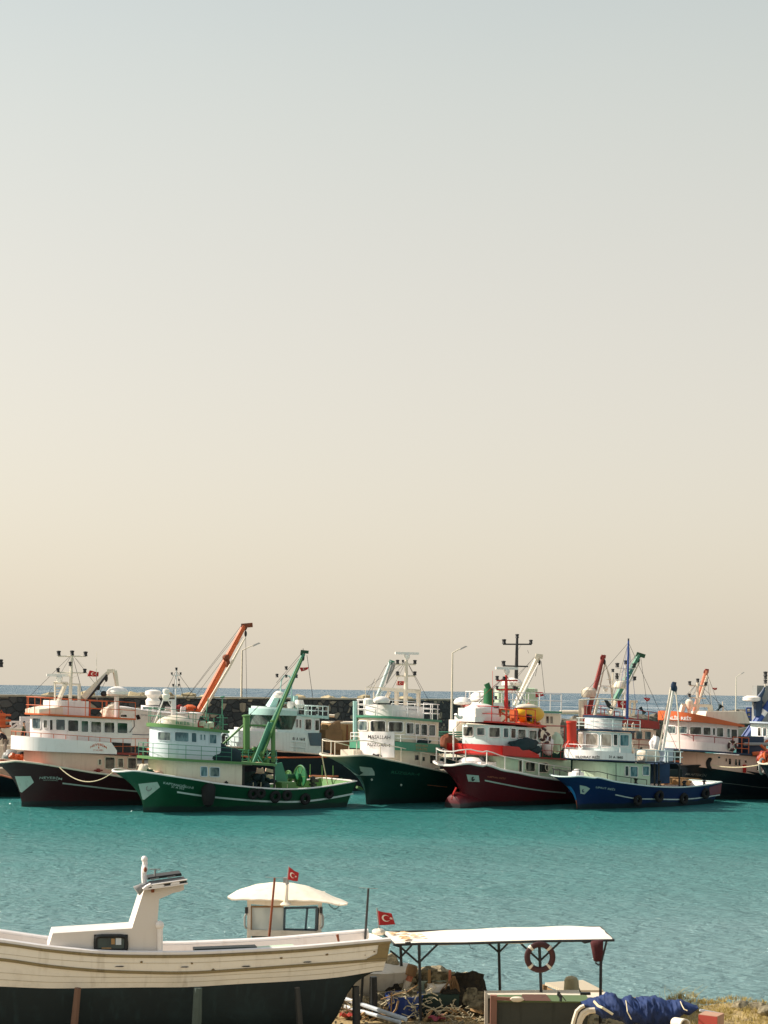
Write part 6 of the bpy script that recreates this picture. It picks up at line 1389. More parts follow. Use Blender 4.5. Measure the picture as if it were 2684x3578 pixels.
STR2 = pline([(G1, -900, 900), (G1, 0, 957), (G1, 400, 1012), (G1, 800, 1050), (G1, 1200, 1066), (G2, 20, 935), (G2, 400, 913), (G2, 800, 884), (G2, 1200, 856), (G2, 1470, 838)])
def hull_near(px, py, off=0.0):
    s_, b_ = SHEER(px), BOOT(px); v = max(0, min(1.1, (py - s_) / (b_ - s_))); p = at(px, py, DN(px)); return p + BK * (.05 * v + .10 * v * v - off)
PXS = [-560 + i * (1366 + 560) / 60 for i in range(61)]
def endx(px, v):   # raked stern: lower rows end a little to the left
    return px - (px > 1200) * (px - 1200) / 166 * 22 * v
def white_boat():
    root = empty('wooden_boat', at(600, 3560, 34.3), 0, 'big weathered white wooden boat propped up ashore, its cream hull filling the lower left', 'boat'); O = Vector(root.location)
    L = lambda p: p - O
    def part(mb, n, m, **k): return mb.build(n, m, root, **k)
    topm = paint('old_white_paint', 'f0ebe0', .6, 'a89c86', .38, sc=1.6); rows = []
    for j in range(9):
        v = j / 8; rows.append([L(hull_near(endx(px, v), SHEER(px) + (BOOT(px) - SHEER(px)) * v)) for px in PXS])
    far = lambda p, w=2.2: p + BK * w + Vector((0, 0, -.15))
    narrow = lambda px: 1.0 if px > -100 else max(.12, 1 - ((-100 - px) / 460) ** 1.6)
    fr = [[far(q, 2.2 * narrow(px) - .3 * (j / 8) ** 2) for q, px in zip(r, PXS)] for j, r in enumerate(rows)]
    m = MB(); m.grid(rows); m.grid(fr); m.grid([[a[-1] for a in rows], [a[-1] for a in fr]]); m.mi = 1
    for v in (.25, .68, .84):   # caulked plank seams
        m.grid([[L(hull_near(endx(px, v), SHEER(px) + (BOOT(px) - SHEER(px)) * v + o_, .006)) for px in PXS] for o_ in (-.9, .9)])
    part(m, 'hull_topsides', [topm, paint('seam', 'c6bca6', .9, '877b62', .7, sc=5)])
    # bottom
    zk = lambda px: .36 if px < 1183 else (.36 + (1.35 - .36) * min(1, (px - 1183) / 70) if px < 1253 else 1.35 + (px - 1253) / 110 * .5)
    bot = []; n = 12
    for k in range(n + 1):
        t = k / n; r = []
        for i, px in enumerate(PXS):
            a, c = rows[-1][i], fr[-1][i]; mid = (a + c) / 2; a_ = t * 2 - 1; q = a.lerp(c, t); zkk = min(zk(px), q.z + O.z - .06) - O.z
            depth = (1 - abs(a_) ** 3.2) ** .75; z = q.z + (zkk - q.z) * depth; x = q.x; r.append(Vector((x, q.y, z)))
        bot.append(r)
    part(MB().grid(bot), 'hull_bottom', paint('antifouling', '18262a', .8, '2c464a', .5, sc=.8))
    kl = [p for p in [bot[n // 2][i] for i in range(len(PXS))] if True]
    m = MB(); m.path([Vector((p.x, p.y, p.z + .02)) for p, px in zip(kl, PXS) if px < 1190], .11, 4); part(m, 'keel', paint('antifouling', '27302f'))
    wd = paint('bare_strake', '8c7c58', .8, '51462f', .6, sc=3)
    for ln, r, nm in ((STR1, .035, 'rubbing_strake'), (STR2, .036, 'rubbing_strake')):
        part(MB().path([L(hull_near(endx(px, (ln(px) - SHEER(px)) / (BOOT(px) - SHEER(px))), ln(px), .012)) for px in PXS], r, 5), nm, wd)
    rl = [L(at(px, SHEER(px) - 5, DN(px)) + BK * .03) for px in PXS]; rf = [far(p, 2.16 * narrow(px)) for p, px in zip(rl, PXS)]
    part(MB().path(rl, .05, 6), 'rail', 'white'); part(MB().path(rf, .06, 6), 'rail', 'white')
    m = MB(); rr_ = []
    for k, (t, dz) in enumerate(((.03, -.03), (.06, -.16), (.5, -.13), (.94, -.2), (.97, -.02))): rr_.append([a.lerp(b, t) + Vector((0, 0, dz)) for a, b in zip(rl, rf)])
    part(m.grid(rr_), 'deck', paint('deck_paint', 'e6dcd2', .6, 'b09078', .3))
    # stern patch of bare wood, scuppers, rust marks
    def decal(poly, name, mat, Z=G2, off=.018):
        b = type('X', (), {'root': root})(); return Boat.fan(b, poly, lambda x, y: L(hull_near(*Z(x, y), off)), name, mat)
    decal([(1395, 722), (1478, 712), (1462, 838), (1300, 856), (1318, 828), (1385, 800)], 'bare_patch', wd)
    for Z, x, y, w_ in ((G1, 990, 1016, 42), (G1, 1530, 1020, 36), (G2, 436, 889, 35), (G2, 880, 857, 34)):
        decal([(x - w_, y + 2), (x - w_ * .6, y - 5), (x + w_ * .6, y - 7), (x + w_, y - 3), (x + w_ * .5, y + 3)], 'scupper', 'black', Z)
        decal([(x - w_, y + 5), (x + w_, y + 2), (x + w_ * .6, y + 7)], 'scupper_lip', 'white', Z)
    rs = paint('rust_spot', '7d6a4a', .9, '4a3a28', .6, sc=8)
    rr = random.Random(9)
    for Z, x, y, w_ in ((G1, 1172, 976, 14), (G1, 1590, 986, 14), (G2, 690, 826, 14), (G2, 1022, 800, 14), (G2, 1300, 805, 5), (G2, 1366, 779, 9), (G2, 200, 915, 16), (G1, 790, 1052, 14)):
        decal([(x + w_ * rr.uniform(.6, 1.1) * math.cos(a), y + w_ * .75 * rr.uniform(.6, 1.1) * math.sin(a)) for a in [i * math.pi / 4 for i in range(8)]], 'rust_mark', rs, Z, .014)
    # cabin with tower
    side = [(402, 868), (438, 748), (1098, 706), (1200, 385), (1530, 338), (1532, 385), (1500, 400), (1440, 412), (1380, 440), (1325, 462), (1310, 655), (1325, 905), (1325, 925), (402, 905)]
    Wt = paint('cabin_white', 'd9d2ca', .5, 'a89c8a', .2)
    def ext(poly, d0, d1, name, mat, Z=G1):
        f = [L(fp(Z, x, y, d0)) for x, y in poly]; bk = [p + BK * (d1 - d0) for p in f]; n = len(poly); m = MB(); m.add(f + bk, [tuple(range(n)), tuple(reversed(range(n, 2 * n)))] + [(i, (i + 1) % n, n + (i + 1) % n, n + i) for i in range(n)]); return part(m, name, mat, smooth=False)
    cb = ext(side, .16, 1.05, 'cabin', Wt)
    m = MB(); m.path([L(fp(G1, 1330, y, .12)) for y in (905, 800, 700, 680)], .06, 6); m.ell(L(fp(G1, 1328, 678, .12)), (.09, .08, .1), 10, 6); part(m, 'cabin_post', 'white')
    # window
    w = MB(); rows_ = []
    for j in range(7): rows_.append([L(fp(G1, 782 + 282 * i / 6, 757 + 145 * j / 6, .145)) for i in range(7)])
    w.grid(rows_).build('window_frame', paint('rubber', '14181a', .6), cb)
    cx, cy = 922, 830; fan = [(cx + 128 * math.copysign(abs(math.cos(a)) ** .35, math.cos(a)), cy + 62 * math.copysign(abs(math.sin(a)) ** .35, math.sin(a))) for a in [i * math.pi / 12 for i in range(24)]]
    MB().path([L(fp(G1, x, y, .13)) for x, y in fan], .045, 6, closed=True).build('window_seal', paint('rubber', '14181a', .6), cb)
    MB().grid([[L(fp(G1, 805 + 235 * i / 4, 778 + 100 * j / 4, .138)) for i in range(5)] for j in range(5)]).build('window_pane', glass('pane_boat', '202e2c', '384844'), cb)
    for (x0, y0, x1, y1) in ((962, 782, 1008, 842), (925, 790, 955, 838), (845, 864, 925, 878)): MB().slab([[L(fp(G1, x0, y0, .13)), L(fp(G1, x1, y0, .13))], [L(fp(G1, x0, y1, .13)), L(fp(G1, x1, y1, .13))]], BK * .005).build('seen_through_pane', 'bluewhite' if x0 > 940 else 'tan', cb)
    # visor
    bl = paint('visor_black', '15181a', .5)
    v1 = ext([(1192, 375), (1250, 330), (1540, 290), (1552, 322), (1400, 345)], -.02, .5, 'visor', bl); v2 = ext([(1240, 318), (1245, 300), (1522, 262), (1528, 285)], .5, 1.0, 'visor', bl)
    m = MB(); m.path([L(fp(G1, x, y, -.04)) for x, y in ((1185, 374), (1400, 346), (1552, 322), (1548, 290), (1400, 312), (1250, 334), (1215, 355))], .017, 5); m.path([L(fp(G1, x, y, -.04)) for x, y in ((1185, 374), (1215, 350), (1250, 332))], .04, 5); m.build('visor_rim', 'white', v1)
    for poly in ([(1250, 350), (1265, 338), (1350, 330), (1362, 338), (1345, 350), (1262, 362)], [(1408, 328), (1425, 316), (1478, 308), (1490, 318), (1480, 326), (1415, 336)]): ext(poly, -.05, -.03, 'visor_panel', 'white')
    ext([(1260, 312), (1330, 298), (1338, 306), (1265, 322)], .48, .5, 'visor_panel', 'steel'); ext([(1400, 295), (1470, 282), (1478, 290), (1408, 303)], .48, .5, 'visor_panel', 'steel')
    ext([(1255, 376), (1282, 374), (1280, 402), (1257, 404)], .05, .15, 'cabin_lamp', 'rust')
    m = MB(); m.path([L(fp(G1, x, y, .4)) for x, y in ((1210, 350), (1205, 290), (1205, 230), (1215, 175), (1210, 135))], [.055, .06, .06, .06, .05], 8); m.ell(L(fp(G1, 1210, 140, .4)), (.07, .07, .07), 10, 6); m.ell(L(fp(G1, 1213, 222, .36)), (.06, .05, .1), 10, 6); part(m, 'light_mast', 'white')
    MB().ell(L(fp(G1, 1214, 224, .3)), (.035, .035, .055), 8, 6).build('mast_lamp', 'rust', root)
    m = MB(); m.tube(L(fp(G1, 1305, 290, .6)), L(fp(G1, 1308, 238, .6)), .022); m.tube(L(fp(G1, 1262, 234, .6)), L(fp(G1, 1352, 236, .6)), .012); part(m, 'aerial', 'steel')
    m = MB(); m.lathe(L(fp(G1, 1172, 365, .1)), [(.03, -.12), (.06, -.05), (.1, .05), (.12, .12)], 10, axis=(-.8, -.3, -.6)); m.tube(L(fp(G1, 1160, 350, .1)), L(fp(G1, 1195, 345, .1)), .05); part(m, 'horn', 'steel')
    part(MB().path([L(fp(G2, 1107, 662, .15)), L(fp(G2, 1112, 690, .15)), L(fp(G2, 1119, 722, .15))], [.035, .025, .025], 6), 'rope_peg', 'rust')
    m = MB(); q = L(fp(G2, 1425, 632, .6)); m.ell(q + Vector((.05, 0, -.10)), (.15, .15, .08), 10, 6, jit=.2); part(m, 'stern_fitting', 'cream')
white_boat()
def plank(a, b, wd, th, name, label, mat, D_off=.3):
    pa, pb = fp(*a, D_off), fp(*b, D_off); d = (pb - pa); o = MB().slab([[Vector((0, 0, 0)), d], [BK * wd, d + BK * wd]], (0, 0, -th)).build(name, mat); o.location = pa; tag(o, label, 'plank')
plank((G2, 65, 765), (G2, 520, 748), .3, .07, 'plank', 'dark green board lying along the deck of the propped boat, the left one', 'hulldkgreen', .1)
plank((G2, 295, 775), (G2, 792, 742), .3, .08, 'plank', 'pale green board lying along the deck of the propped boat, the right one', 'palegreen', .05)
def prop(a, b, D, r, label, mat, Z):
    p, q = at(*Z(*b), D), at(*Z(*a), D); q2 = p; p = p + (p - q).normalized() * 0
    base = p.copy(); dirv = (q - p).normalized(); k = (p.z - .3) / max(.05, dirv.z); base = p - dirv * k
    o = MB().path([Vector((0, 0, 0)), (q - base) * .5 + Vector((.01, 0, 0)), q - base], [r, r * 1.05, r * .9], 8).build('prop_post', mat); o.location = base; return tag(o, label, 'support post', 'posts propping up the hauled out boat')
PW = paint('prop_wood', '74594a', .85, '5a4234', .5, sc=4)
prop((645, 1190), (612, 1488), 32.55, .075, 'pinkish wooden post leaning under the hull left of the cabin window', PW, G1)
prop((1640, 1190), (1625, 1488), 32.95, .10, 'thick grey post under the middle of the hull', paint('prop_grey', '4c5a55', .85, '26302e', .5, sc=4), G1)
prop((805, 1040), (820, 1300), 33.5, .07, 'narrow dark grey post under the hull below the awninged cabin', 'darkmetal', G2)
prop((1230, 1030), (1232, 1300), 34.4, .09, 'dark post under the stern standing on sunlit ground', 'darkmetal', G2)
prop((1357, 960), (1355, 1170), 36.2, .10, 'dark post beyond the stern in front of the boulders', 'darkmetal', G2)

# =================================================================== second boat with wheelhouse and awning
def cabin_boat():
    D = 37.0; O = at(*G2(715, 900), D + .8); O.z = .3
    root = empty('awning_boat', O, 0, 'small white wheelhouse boat with domed canvas awning behind the propped boat', 'boat'); L = lambda x, y, d=0: at(*G2(x, y), D + d) - O
    T = lambda a, b, r, m, d=0: m.tube(L(*a, d), L(*b, d), r, n=4)
    W = paint('wheelhouse_paint', 'd5cfc2', .6, '8a7a60', .4, sc=2)
    m = MB(); z0, z1 = .35, 1.55; out = [(-3.2, .8), (-2.2, 0), (2.4, 0), (3.0, .3), (3.0, 1.5), (2.4, 1.8), (-2.2, 1.7)]
    n = len(out); m.add([(x * .9, (y - .9) * .55, z0 - .3) for x, y in out] + [(x, y - .9, .95) for x, y in out] , [tuple(range(n, 2 * n))] + [(i, (i + 1) % n, n + (i + 1) % n, n + i) for i in range(n)]); m.build('hull', W, root)
    x0, x1 = 450, 985
    m = MB()
    for d in (0, 1.5):
        for x in (458, 972): MB().path([L(x, 430, d), L(x - 5 if x > 600 else x - 3, 715, d)], .06, 4).build('corner_post', W, root)
        MB().path([L(455, 640, d), L(968, 650, d)], .1, 4).build('sill', W, root)
    MB().slab([[L(443, 400, -.1), L(600, 402, -.1), L(840, 405, -.1), L(987, 410, -.1)], [L(443, 432, -.1), L(600, 446, -.1), L(840, 446, -.1), L(985, 436, -.1)]], (0, 1.75, 0)).build('cabin_roof', 'cream', root)
    o = MB().slab([[L(472, 450, .02), L(708, 452, .02)], [L(472, 622, .02), L(704, 626, .02)]], (0, .03, 0)).build('fogged_window', glass('fogged', 'aeb8b4', 'c4ccc6', .3), root)
    m = MB(); fr = paint('blue_grey_frame', '2c4652', .5)
    for a, b in (((716, 460), (712, 620)), ((716, 462), (950, 458)), ((712, 618), (948, 622)), ((953, 458), (946, 622)), ((880, 460), (866, 620))): T(a, b, .035 if a[0] != 953 else .06, m, .0)
    m.build('window_frame', fr, root)
    mf = MB()
    for a, b in (((470, 452), (470, 622)), ((470, 452), (708, 452))): T(a, b, .03, mf, -.02)
    mf.build('window_frame', 'wood', root)
    m = MB(); m.slab([[L(478, 658, .05), L(722, 658, .05)], [L(478, 720, .05), L(722, 722, .05)]], (0, .03, 0)); m.build('dark_opening', 'hulldkgreen', root)  # dark sheet painting the shade inside the opening below the sill
    m = MB(); m.slab([[L(725, 660, .05), L(960, 665, .05)], [L(725, 730, .05), L(960, 730, .05)]], (0, .03, 0)); m.build('locker_side', W, root)
    for sx, xx in ((-1, 443), (1, 975)):
        m = MB(); q = 18 * sx; m.path([L(xx, 505, -.05), L(xx + q * .6, 508, -.05), L(xx + q, 525, -.05), L(xx + q, 585, -.05), L(xx + q * .6, 605, -.05), L(xx, 608, -.05)], .025, 5); m.build('grab_handle', 'steel', root)
        MB().box(L(xx + 4 * sx, 478, -.05), (.07, .07, .14)).build('side_lamp', 'black', root)
    # awning
    near = [(302, 385), (312, 395), (450, 398), (600, 400), (720, 404), (850, 406), (980, 412), (1080, 432), (1130, 438), (1170, 432)]
    ridge = [(302, 378), (360, 345), (450, 312), (540, 292), (640, 284), (740, 288), (840, 303), (960, 342), (1060, 385), (1170, 430)]
    def samp(P, n): return [(P[0][0] + (P[-1][0] - P[0][0]) * i / n, hermite(P, P[0][0] + (P[-1][0] - P[0][0]) * i / n)) for i in range(n + 1)]
    A, B_ = samp(near, 30), samp(ridge, 30); rows = []
    for j in range(9):
        t = j / 8; rows.append([L(a[0], a[1] + (b[1] - a[1]) * math.sin(t * math.pi / 2), -.25 + 1.0 * t) + Vector((0, 0, .006 * math.sin(a[0] * .05 + j))) for a, b in zip(A, B_)])
    for j in range(1, 4): rows.append([p + Vector((0, .25 * j, -.008 * j * j)) for p in rows[8]])
    MB().slab(rows, (0, 0, -.03)).build('awning', paint('canvas', 'ebe0cb', .9, 'b09c78', .35, sc=1.5), root)
    m = MB(); m.path([L(722, 436, -.3), L(728, 360, -.3), L(733, 295, -.3)], [.07, .045, .035], 8); m.lathe(L(724, 436, -.3), [(.12, -.03), (.14, 0), (.08, .05)], 8); m.build('roof_post', 'cream', root)
    m = MB(); m.box(L(726, 260, -.3), (.13, .1, .12)); m.tube(L(735, 292, -.3), L(728, 262, -.3), .04); m.build('post_lamp', 'steel', root)
    m = MB(); m.path([L(1030, 425, -.2), L(1050, 455, -.2), L(1080, 470, -.2), L(1105, 455, -.2), L(1110, 430, -.2)], .012, 4); m.build('loose_cord', 'hulldkgreen', root)
cabin_boat()
flag([(748, 166), (818, 212), (810, 272), (738, 256)], G2, 36.6, 'dark red flag above the canvas awning', staff=((732, 290), (745, 158)), em=(.42, .5, .24), seed=8, wave=.09, staffr=.014)
flag([(472, 90), (605, 120), (640, 224), (485, 230)], G3, 36.5, 'large bright red flag at the left end of the long canopy', staff=((487, 290), (461, 62)), em=(.50, .46, .27), seed=9, wave=.05, staffr=.018)
for a, b, Dd, lab in (((643, 245), (604, 660), 36.4, 'thin rusty pole leaning before the awninged wheelhouse'), ((1322, 322), (1298, 690), 36.2, 'thin dark pole standing between the two flags')):
    p, q = at(*G2(*b), Dd), at(*G2(*a), Dd); d = (q - p).normalized(); base = p - d * ((p.z - .3) / d.z)
    o = empty('pole', base, 0, lab, 'pole', 'thin poles behind the propped boat'); MB().path([(0, 0, 0), (q - base) * .5, q - base], [.035, .03, .025], 6).build('shaft', 'rust' if a[0] < 700 else 'darkmetal', o)
    m = MB(); m.tube(q - base + Vector((-.22, 0, .02)), q - base + Vector((.22, 0, 0)), .008, n=4); m.build('cross_wire', 'steel', o)

# =================================================================== canopy shelter
def canopy():
    D0, D1 = 36.0, 38.3; O = at(*G3(885, 1130), D0)
    root = empty('canopy_shelter', O, 0, 'long pale canvas canopy on thin dark posts beside the water', 'canopy'); L = lambda Z, x, y, D=D0: at(*Z(x, y), D) - O
    ntop = [(G3, 636, 412), (G3, 900, 405), (G3, 1300, 402), (G4, 260, 392), (G4, 700, 380), (G4, 1368, 368)]
    btop = [(G3, 505, 288), (G3, 800, 292), (G3, 1200, 272), (G4, 250, 258), (G4, 700, 248), (G4, 1240, 240)]
    A = [Z(x, y) for Z, x, y in ntop]; B_ = [Z(x, y) for Z, x, y in btop]; rows = []; n = 44
    for j in range(7):
        t = j / 6; r = []
        for i in range(n + 1):
            a = A[0][0] + (A[-1][0] - A[0][0]) * i / n; b = B_[0][0] + (B_[-1][0] - B_[0][0]) * i / n
            p = at(a, hermite(A, a), D0) .lerp(at(b, hermite(B_, b), D1), t); p.z += .035 * mnoise.noise(Vector((p.x * 1.1, p.y * 2, 0))); r.append(p - O)
        rows.append(r)
    MB().slab(rows, (0, 0, -.035)).build('canvas_roof', paint('canvas_roof', 'ece4d2', .9, 'b8a27c', .35, sc=1.1), root)
    m = MB(); m.path([L(Z, x, y + 4) for Z, x, y in [(G3, 628, 415)] + ntop[1:-1] + [(G4, 1375, 371)]], .03, 6)
    e0, e1 = L(G3, 636, 418), L(G4, 1368, 374); b0, b1 = L(G3, 505, 296, D1), L(G4, 1240, 248, D1); m.tube(b0, b1, .025); m.tube(e0, b0, .025); m.tube(e1, b1, .025)
    m.build('roof_frame', 'darkmetal', root)
    def post(Z, top, bot, D, br, base=True):
        m = MB(); t = L(Z, *top, D); b = L(Z, *bot, D); 
        if base: d = (t - b).normalized(); b = b - d * ((b.z + O.z - .35) / d.z)
        m.path([b, t], .035, 6)
        for a, c in br: m.tube(L(Z, *a, D), L(Z, *c, D), .024)
        m.build('post', 'darkmetal', root)
    post(G3, (870, 410), (885, 1130), D0, (((690, 440), (872, 600)), ((1052, 412), (880, 580))))
    post(G3, (690, 425), (708, 820), D1 - .3, (((590, 475), (692, 556)), ((800, 422), (700, 530))))
    post(G4, (257, 398), (268, 850), D1 - .2, (((152, 400), (258, 492)), ((352, 398), (262, 490))))
    post(G4, (648, 385), (666, 850), D0 + .1, (((458, 395), (650, 572)), ((860, 382), (658, 572))))
    post(G4, (1244, 575), (1240, 955), D0, (((1302, 376), (1250, 580)),))
    m = MB(); m.tube(L(G3, 690, 440), L(G3, 620, 418), .02); m.path([L(G3, 735, 404), L(G3, 790, 398)], .03, 4); m.path([L(G3, 1355, 415), L(G3, 1370, 450), L(G3, 1400, 462)], .008, 4); m.path([L(G4, 1050, 380), L(G4, 1090, 392), L(G4, 1145, 388)], [.02, .04, .02], 6); m.path([L(G4, 1190, 590), L(G4, 1220, 615), L(G4, 1250, 600)], .02, 5); m.build('lashings', 'darkmetal', root)
    # faded lettering on the canvas
    for k in range(22):   # rusty stains on the left end of the canvas
        u, v = rnd.random() ** 1.3, rnd.random(); c = rows[0][0].lerp(rows[6][0], .25 + .6 * v) + (rows[0][-1] - rows[0][0]) * (.03 + .17 * u); c.z += .035
        q = [c + Vector((rnd.uniform(.5, 1) * .09 * math.cos(a), rnd.uniform(.5, 1) * .11 * math.sin(a), 0)) for a in [i * .785 for i in range(8)]]
        MB().add([c] + q, [(0, 1 + i, 1 + (i + 1) % 8) for i in range(8)]).build('canvas_stain', paint('faded_ink', 'd2a878', .9), root, smooth=False)
canopy()
life_ring(at(*G4(655, 538), 35.9), .36, .068, (.04, -1, 0), 'dark red life ring with pale bands hanging from the canopy post')
def bag():
    P = [(1140, 400), (1160, 378), (1215, 372), (1268, 376), (1266, 500), (1245, 578), (1195, 586), (1172, 570), (1155, 470)]; D = 35.8; O = at(*G4(1210, 378), D)
    f = [at(*G4(x, y), D) - O for x, y in P]; c = sum(f, Vector()) / len(f); n = len(f); m = MB(); rings = []
    for d, k in ((-.09, .35), (-.08, .75), (-.03, .96), (0, 1), (.03, .96), (.08, .75), (.09, .35)): rings.append([c + (p - c) * k + Vector((0, d, 0)) for p in f])
    vs = [p for r in rings for p in r]; fs = [tuple(range(n))] + [(i * n + k, i * n + (k + 1) % n, (i + 1) * n + (k + 1) % n, (i + 1) * n + k) for i in range(6) for k in range(n)] + [tuple(reversed(range(6 * n, 7 * n)))]
    o = m.add(vs, fs).build('life_jacket', paint('dark_red_cloth', '4a1a1c', .9, '1c0e10', .5, sc=6, bump=.6), ang=80); o.location = O; tag(o, 'dark red life jacket hung at the right end of the canopy', 'life jacket')
bag()

# =================================================================== ground, jetty, things on the shore
def shore_y(x): return 38.2 + .5 * math.sin(x * .9) + .35 * math.sin(x * 2.3 + 1) + (-.6 if x > 6.3 else 0)
rows = []
for j in range(60):
    r = []
    for i in range(120):
        x = -14 + 26 * i / 119; ys = shore_y(x); y = 24 + (ys + 2.5 - 24) * j / 59
        z = .34 + .05 * mnoise.noise(Vector((x * .8, y * .8, 0))) + .025 * mnoise.noise(Vector((x * 4, y * 4, 3))); 
        if x > 6.9: z += .07 * min(1, (x - 6.9)) * (1 + .5 * mnoise.noise(Vector((x * 1.5, y * 1.5, 7))))
        e = (y - ys) / 1.6
        if e > 0: z = z * (1 - e) - .5 * e
        r.append((x, y, z))
    rows.append(r)
tag(MB().grid(rows).build('ground', SAND), kind='structure')
mb = MB(); rr = random.Random(21)
for k in range(900):
    x = rr.uniform(-1.5, 9); y = rr.uniform(33.5, shore_y(x) + .5); rock(mb, (x, y, .36), rr.uniform(.015, .06) * (2 if rr.random() < .08 else 1), rr.random(), 1)
tag(mb.build('pebbles', ROCKS, ang=30), 'pebbles and gravel scattered over the sandy shore', 'pebbles', kind='stuff')
def boulder(c, r, seed, label, flat=.9, mat=None, sub=3, sc=(1, 1, 1)):
    rr = random.Random(seed); import bmesh
    bm = bmesh.new(); bmesh.ops.create_icosphere(bm, subdivisions=sub, radius=1); pl = [(Vector((rr.uniform(-1, 1), rr.uniform(-1, 1), rr.uniform(-.4, 1))).normalized(), rr.uniform(.52, .8)) for _ in range(14)]
    vs = []
    for v in bm.verts:
        q = v.co.copy()
        for nrm, d in pl:
            e = q.dot(nrm) - d
            if e > 0: q -= nrm * e
        q *= 1 + .10 * mnoise.noise(v.co * 2.5 + Vector((seed, 0, 0))) + .05 * mnoise.noise(v.co * 6 + Vector((0, seed, 0))); vs.append(Vector((q.x * r * sc[0], q.y * r * sc[1], q.z * r * flat * sc[2])))
    o = MB().add(vs, [tuple(v.index for v in f.verts) for f in bm.faces]).build('boulder', mat or ROCKS, ang=25); bm.free(); o.location = c; return tag(o, label, 'boulder', 'boulders on the shore')
boulder(at(*G3(630, 800), 38.3), .72, 3, 'tall grey boulder just right of the propped boat stern', 1.0, sc=(.75, .8, 1.1))
boulder(at(*G3(830, 815), 39.0), .68, 5, 'pale boulder behind the leaning pipe', .85, sc=(1.0, .8, .95))
boulder(at(*G3(1010, 790), 39.2), .88, 8, 'broad pale boulder behind the sea green panel', .7, sc=(1.1, .8, 1))
boulder(at(*G3(1270, 870), 38.8), .66, 13, 'brown boulder behind the hanging ropes', .9, sc=(.95, .7, 1))
boulder(at(*G3(1375, 930), 38.2), .6, 17, 'dark boulder at the right end of the rock heap', 1.1, mat=ROCKD, sc=(.75, .8, 1.2))
boulder(at(*G3(345, 880), 37.4), .48, 19, 'smooth beige boulder seen between the stern posts', .9, mat=CONC, sc=(1.0, .7, 1.25))
boulder(at(*G3(500, 870), 37.6), .40, 23, 'beige boulder behind the wire basket', .9)
boulder(at(*G3(1470, 940), 38.3), .22, 29, 'small pale boulder left of the concrete tub', .7)
boulder(at(*G3(1290, 990), 37.2), .55, 31, 'shadowed dark boulder below the hanging ropes', .9, mat=ROCKD)
boulder(at(*G3(560, 990), 37.0), .26, 37, 'small boulder left of the blue tub', .8)
mb = MB(); rr = random.Random(31)
for k in range(150):
    x = rr.uniform(270, 1480); y = 1010 - 330 * math.exp(-((x - 980) / 420) ** 2) * rr.random() ** .5 + rr.uniform(-30, 30); D = 38.1 - 1.5 * max(0, (y - 680) / 330) + rr.uniform(-.2, .3); rock(mb, at(*G3(x, y), D), rr.uniform(.05, .2), rr.random(), 2)
tag(mb.build('rock_rubble', ROCKS, ang=25), 'small broken rocks heaped between the boulders', 'rubble', kind='stuff')
def simple(name, mb, mat, loc, label, cat, group=None, **k):
    o = mb.build(name, mat, **k); o.location = loc; return tag(o, label, cat, group)
def lrel(Z, O, D): return lambda x, y, d=0: at(*Z(x, y), D + d) - O
# leaning pipe
O = at(*G3(725, 870), 37.2); L = lrel(G3, O, 37.2); root = empty('pipe', O, 0, 'rusty and white pipe leaning against the boulders', 'pipe')
MB().path([L(715, 905), L(735, 850), L(765, 770)], .085, 10).build('white_length', 'cream', root); MB().path([L(748, 815, .05), L(795, 690, .05)], .075, 10).build('rusty_length', 'salmon', root); MB().lathe(L(796, 672), [(.13, -.1), (.14, .05), (.12, .14), (.09, .14)], 12, axis=(.25, 0, 1)).build('pipe_end', 'wood', root)
# blue tub
O = at(*G3(725, 1120), 36.3); L = lrel(G3, O, 36.3); root = empty('blue_tub', O, 0, 'scuffed blue plastic tub full of rope and poles', 'tub')
bl = paint('blue_plastic', '1f3f88', .5, '7f8fb0', .4, sc=5)
m = MB(); c = L(725, 1120); c.y += .3; m.lathe(c, [(.36, 0), (.40, .1), (.44, .38), (.46, .48), (.43, .48), (.40, .3), (.3, .1)], 20); m.build('tub', bl, root)
m = MB()
for k in range(26):
    rr2 = rnd; p = c + Vector((rnd.uniform(-.4, .5), rnd.uniform(-.45, .1), rnd.uniform(.3, .55))); pts = [p]
    for q in range(6): pts.append(pts[-1] + Vector((rnd.uniform(-.16, .16), rnd.uniform(-.06, .06), rnd.uniform(-.13, .09))))
    m.path(pts, rnd.uniform(.008, .018), 4)
m.build('rope_tangle', 'rope', root)
m = MB(); m.path([L(860, 805), L(760, 870), L(640, 900), L(500, 945)], .015, 5); m.path([L(670, 960, -.3), L(650, 1040, -.3), L(620, 1080, -.3)], .025, 5); m.path([L(600, 880, -.2), L(605, 960, -.2), L(595, 1080, -.2)], .02, 5); m.build('sticks', 'tan', root)
# green crate, white box, panel
O = at(*G3(1070, 1110), 36.6); L = lrel(G3, O, 36.6); m = MB(); m.box(Vector((0, .25, .26)), (.86, .5, .48), top=1.04); simple('crate', m, 'hulldkgreen', O, 'dark green crate in the shade of the debris heap', 'crate')
O = at(*G3(1095, 905), 36.9); root = empty('polystyrene_box', O, .1, 'white box resting on the green crate', 'box'); m = MB(); m.box((0, .2, .10), (.62, .42, .2)); m.build('box', 'dome', root); m = MB(); m.box((-.28, .1, .12), (.3, .5, .04), rot=Matrix.Rotation(-.7, 3, 'Y')); m.build('lid', 'cream', root)
O = at(*G3(1090, 870), 37.4); L = lrel(G3, O, 37.4); m = MB(); m.slab([[L(865, 778), L(1335, 768)], [L(835, 868), L(1330, 870)]], (0, .12, 0)); simple('fibreglass_panel', m, paint('sea_glass', 'a8b8a8', .5, '7f8f80', .3), O, 'pale sea green panel leaning on the boulders', 'panel')
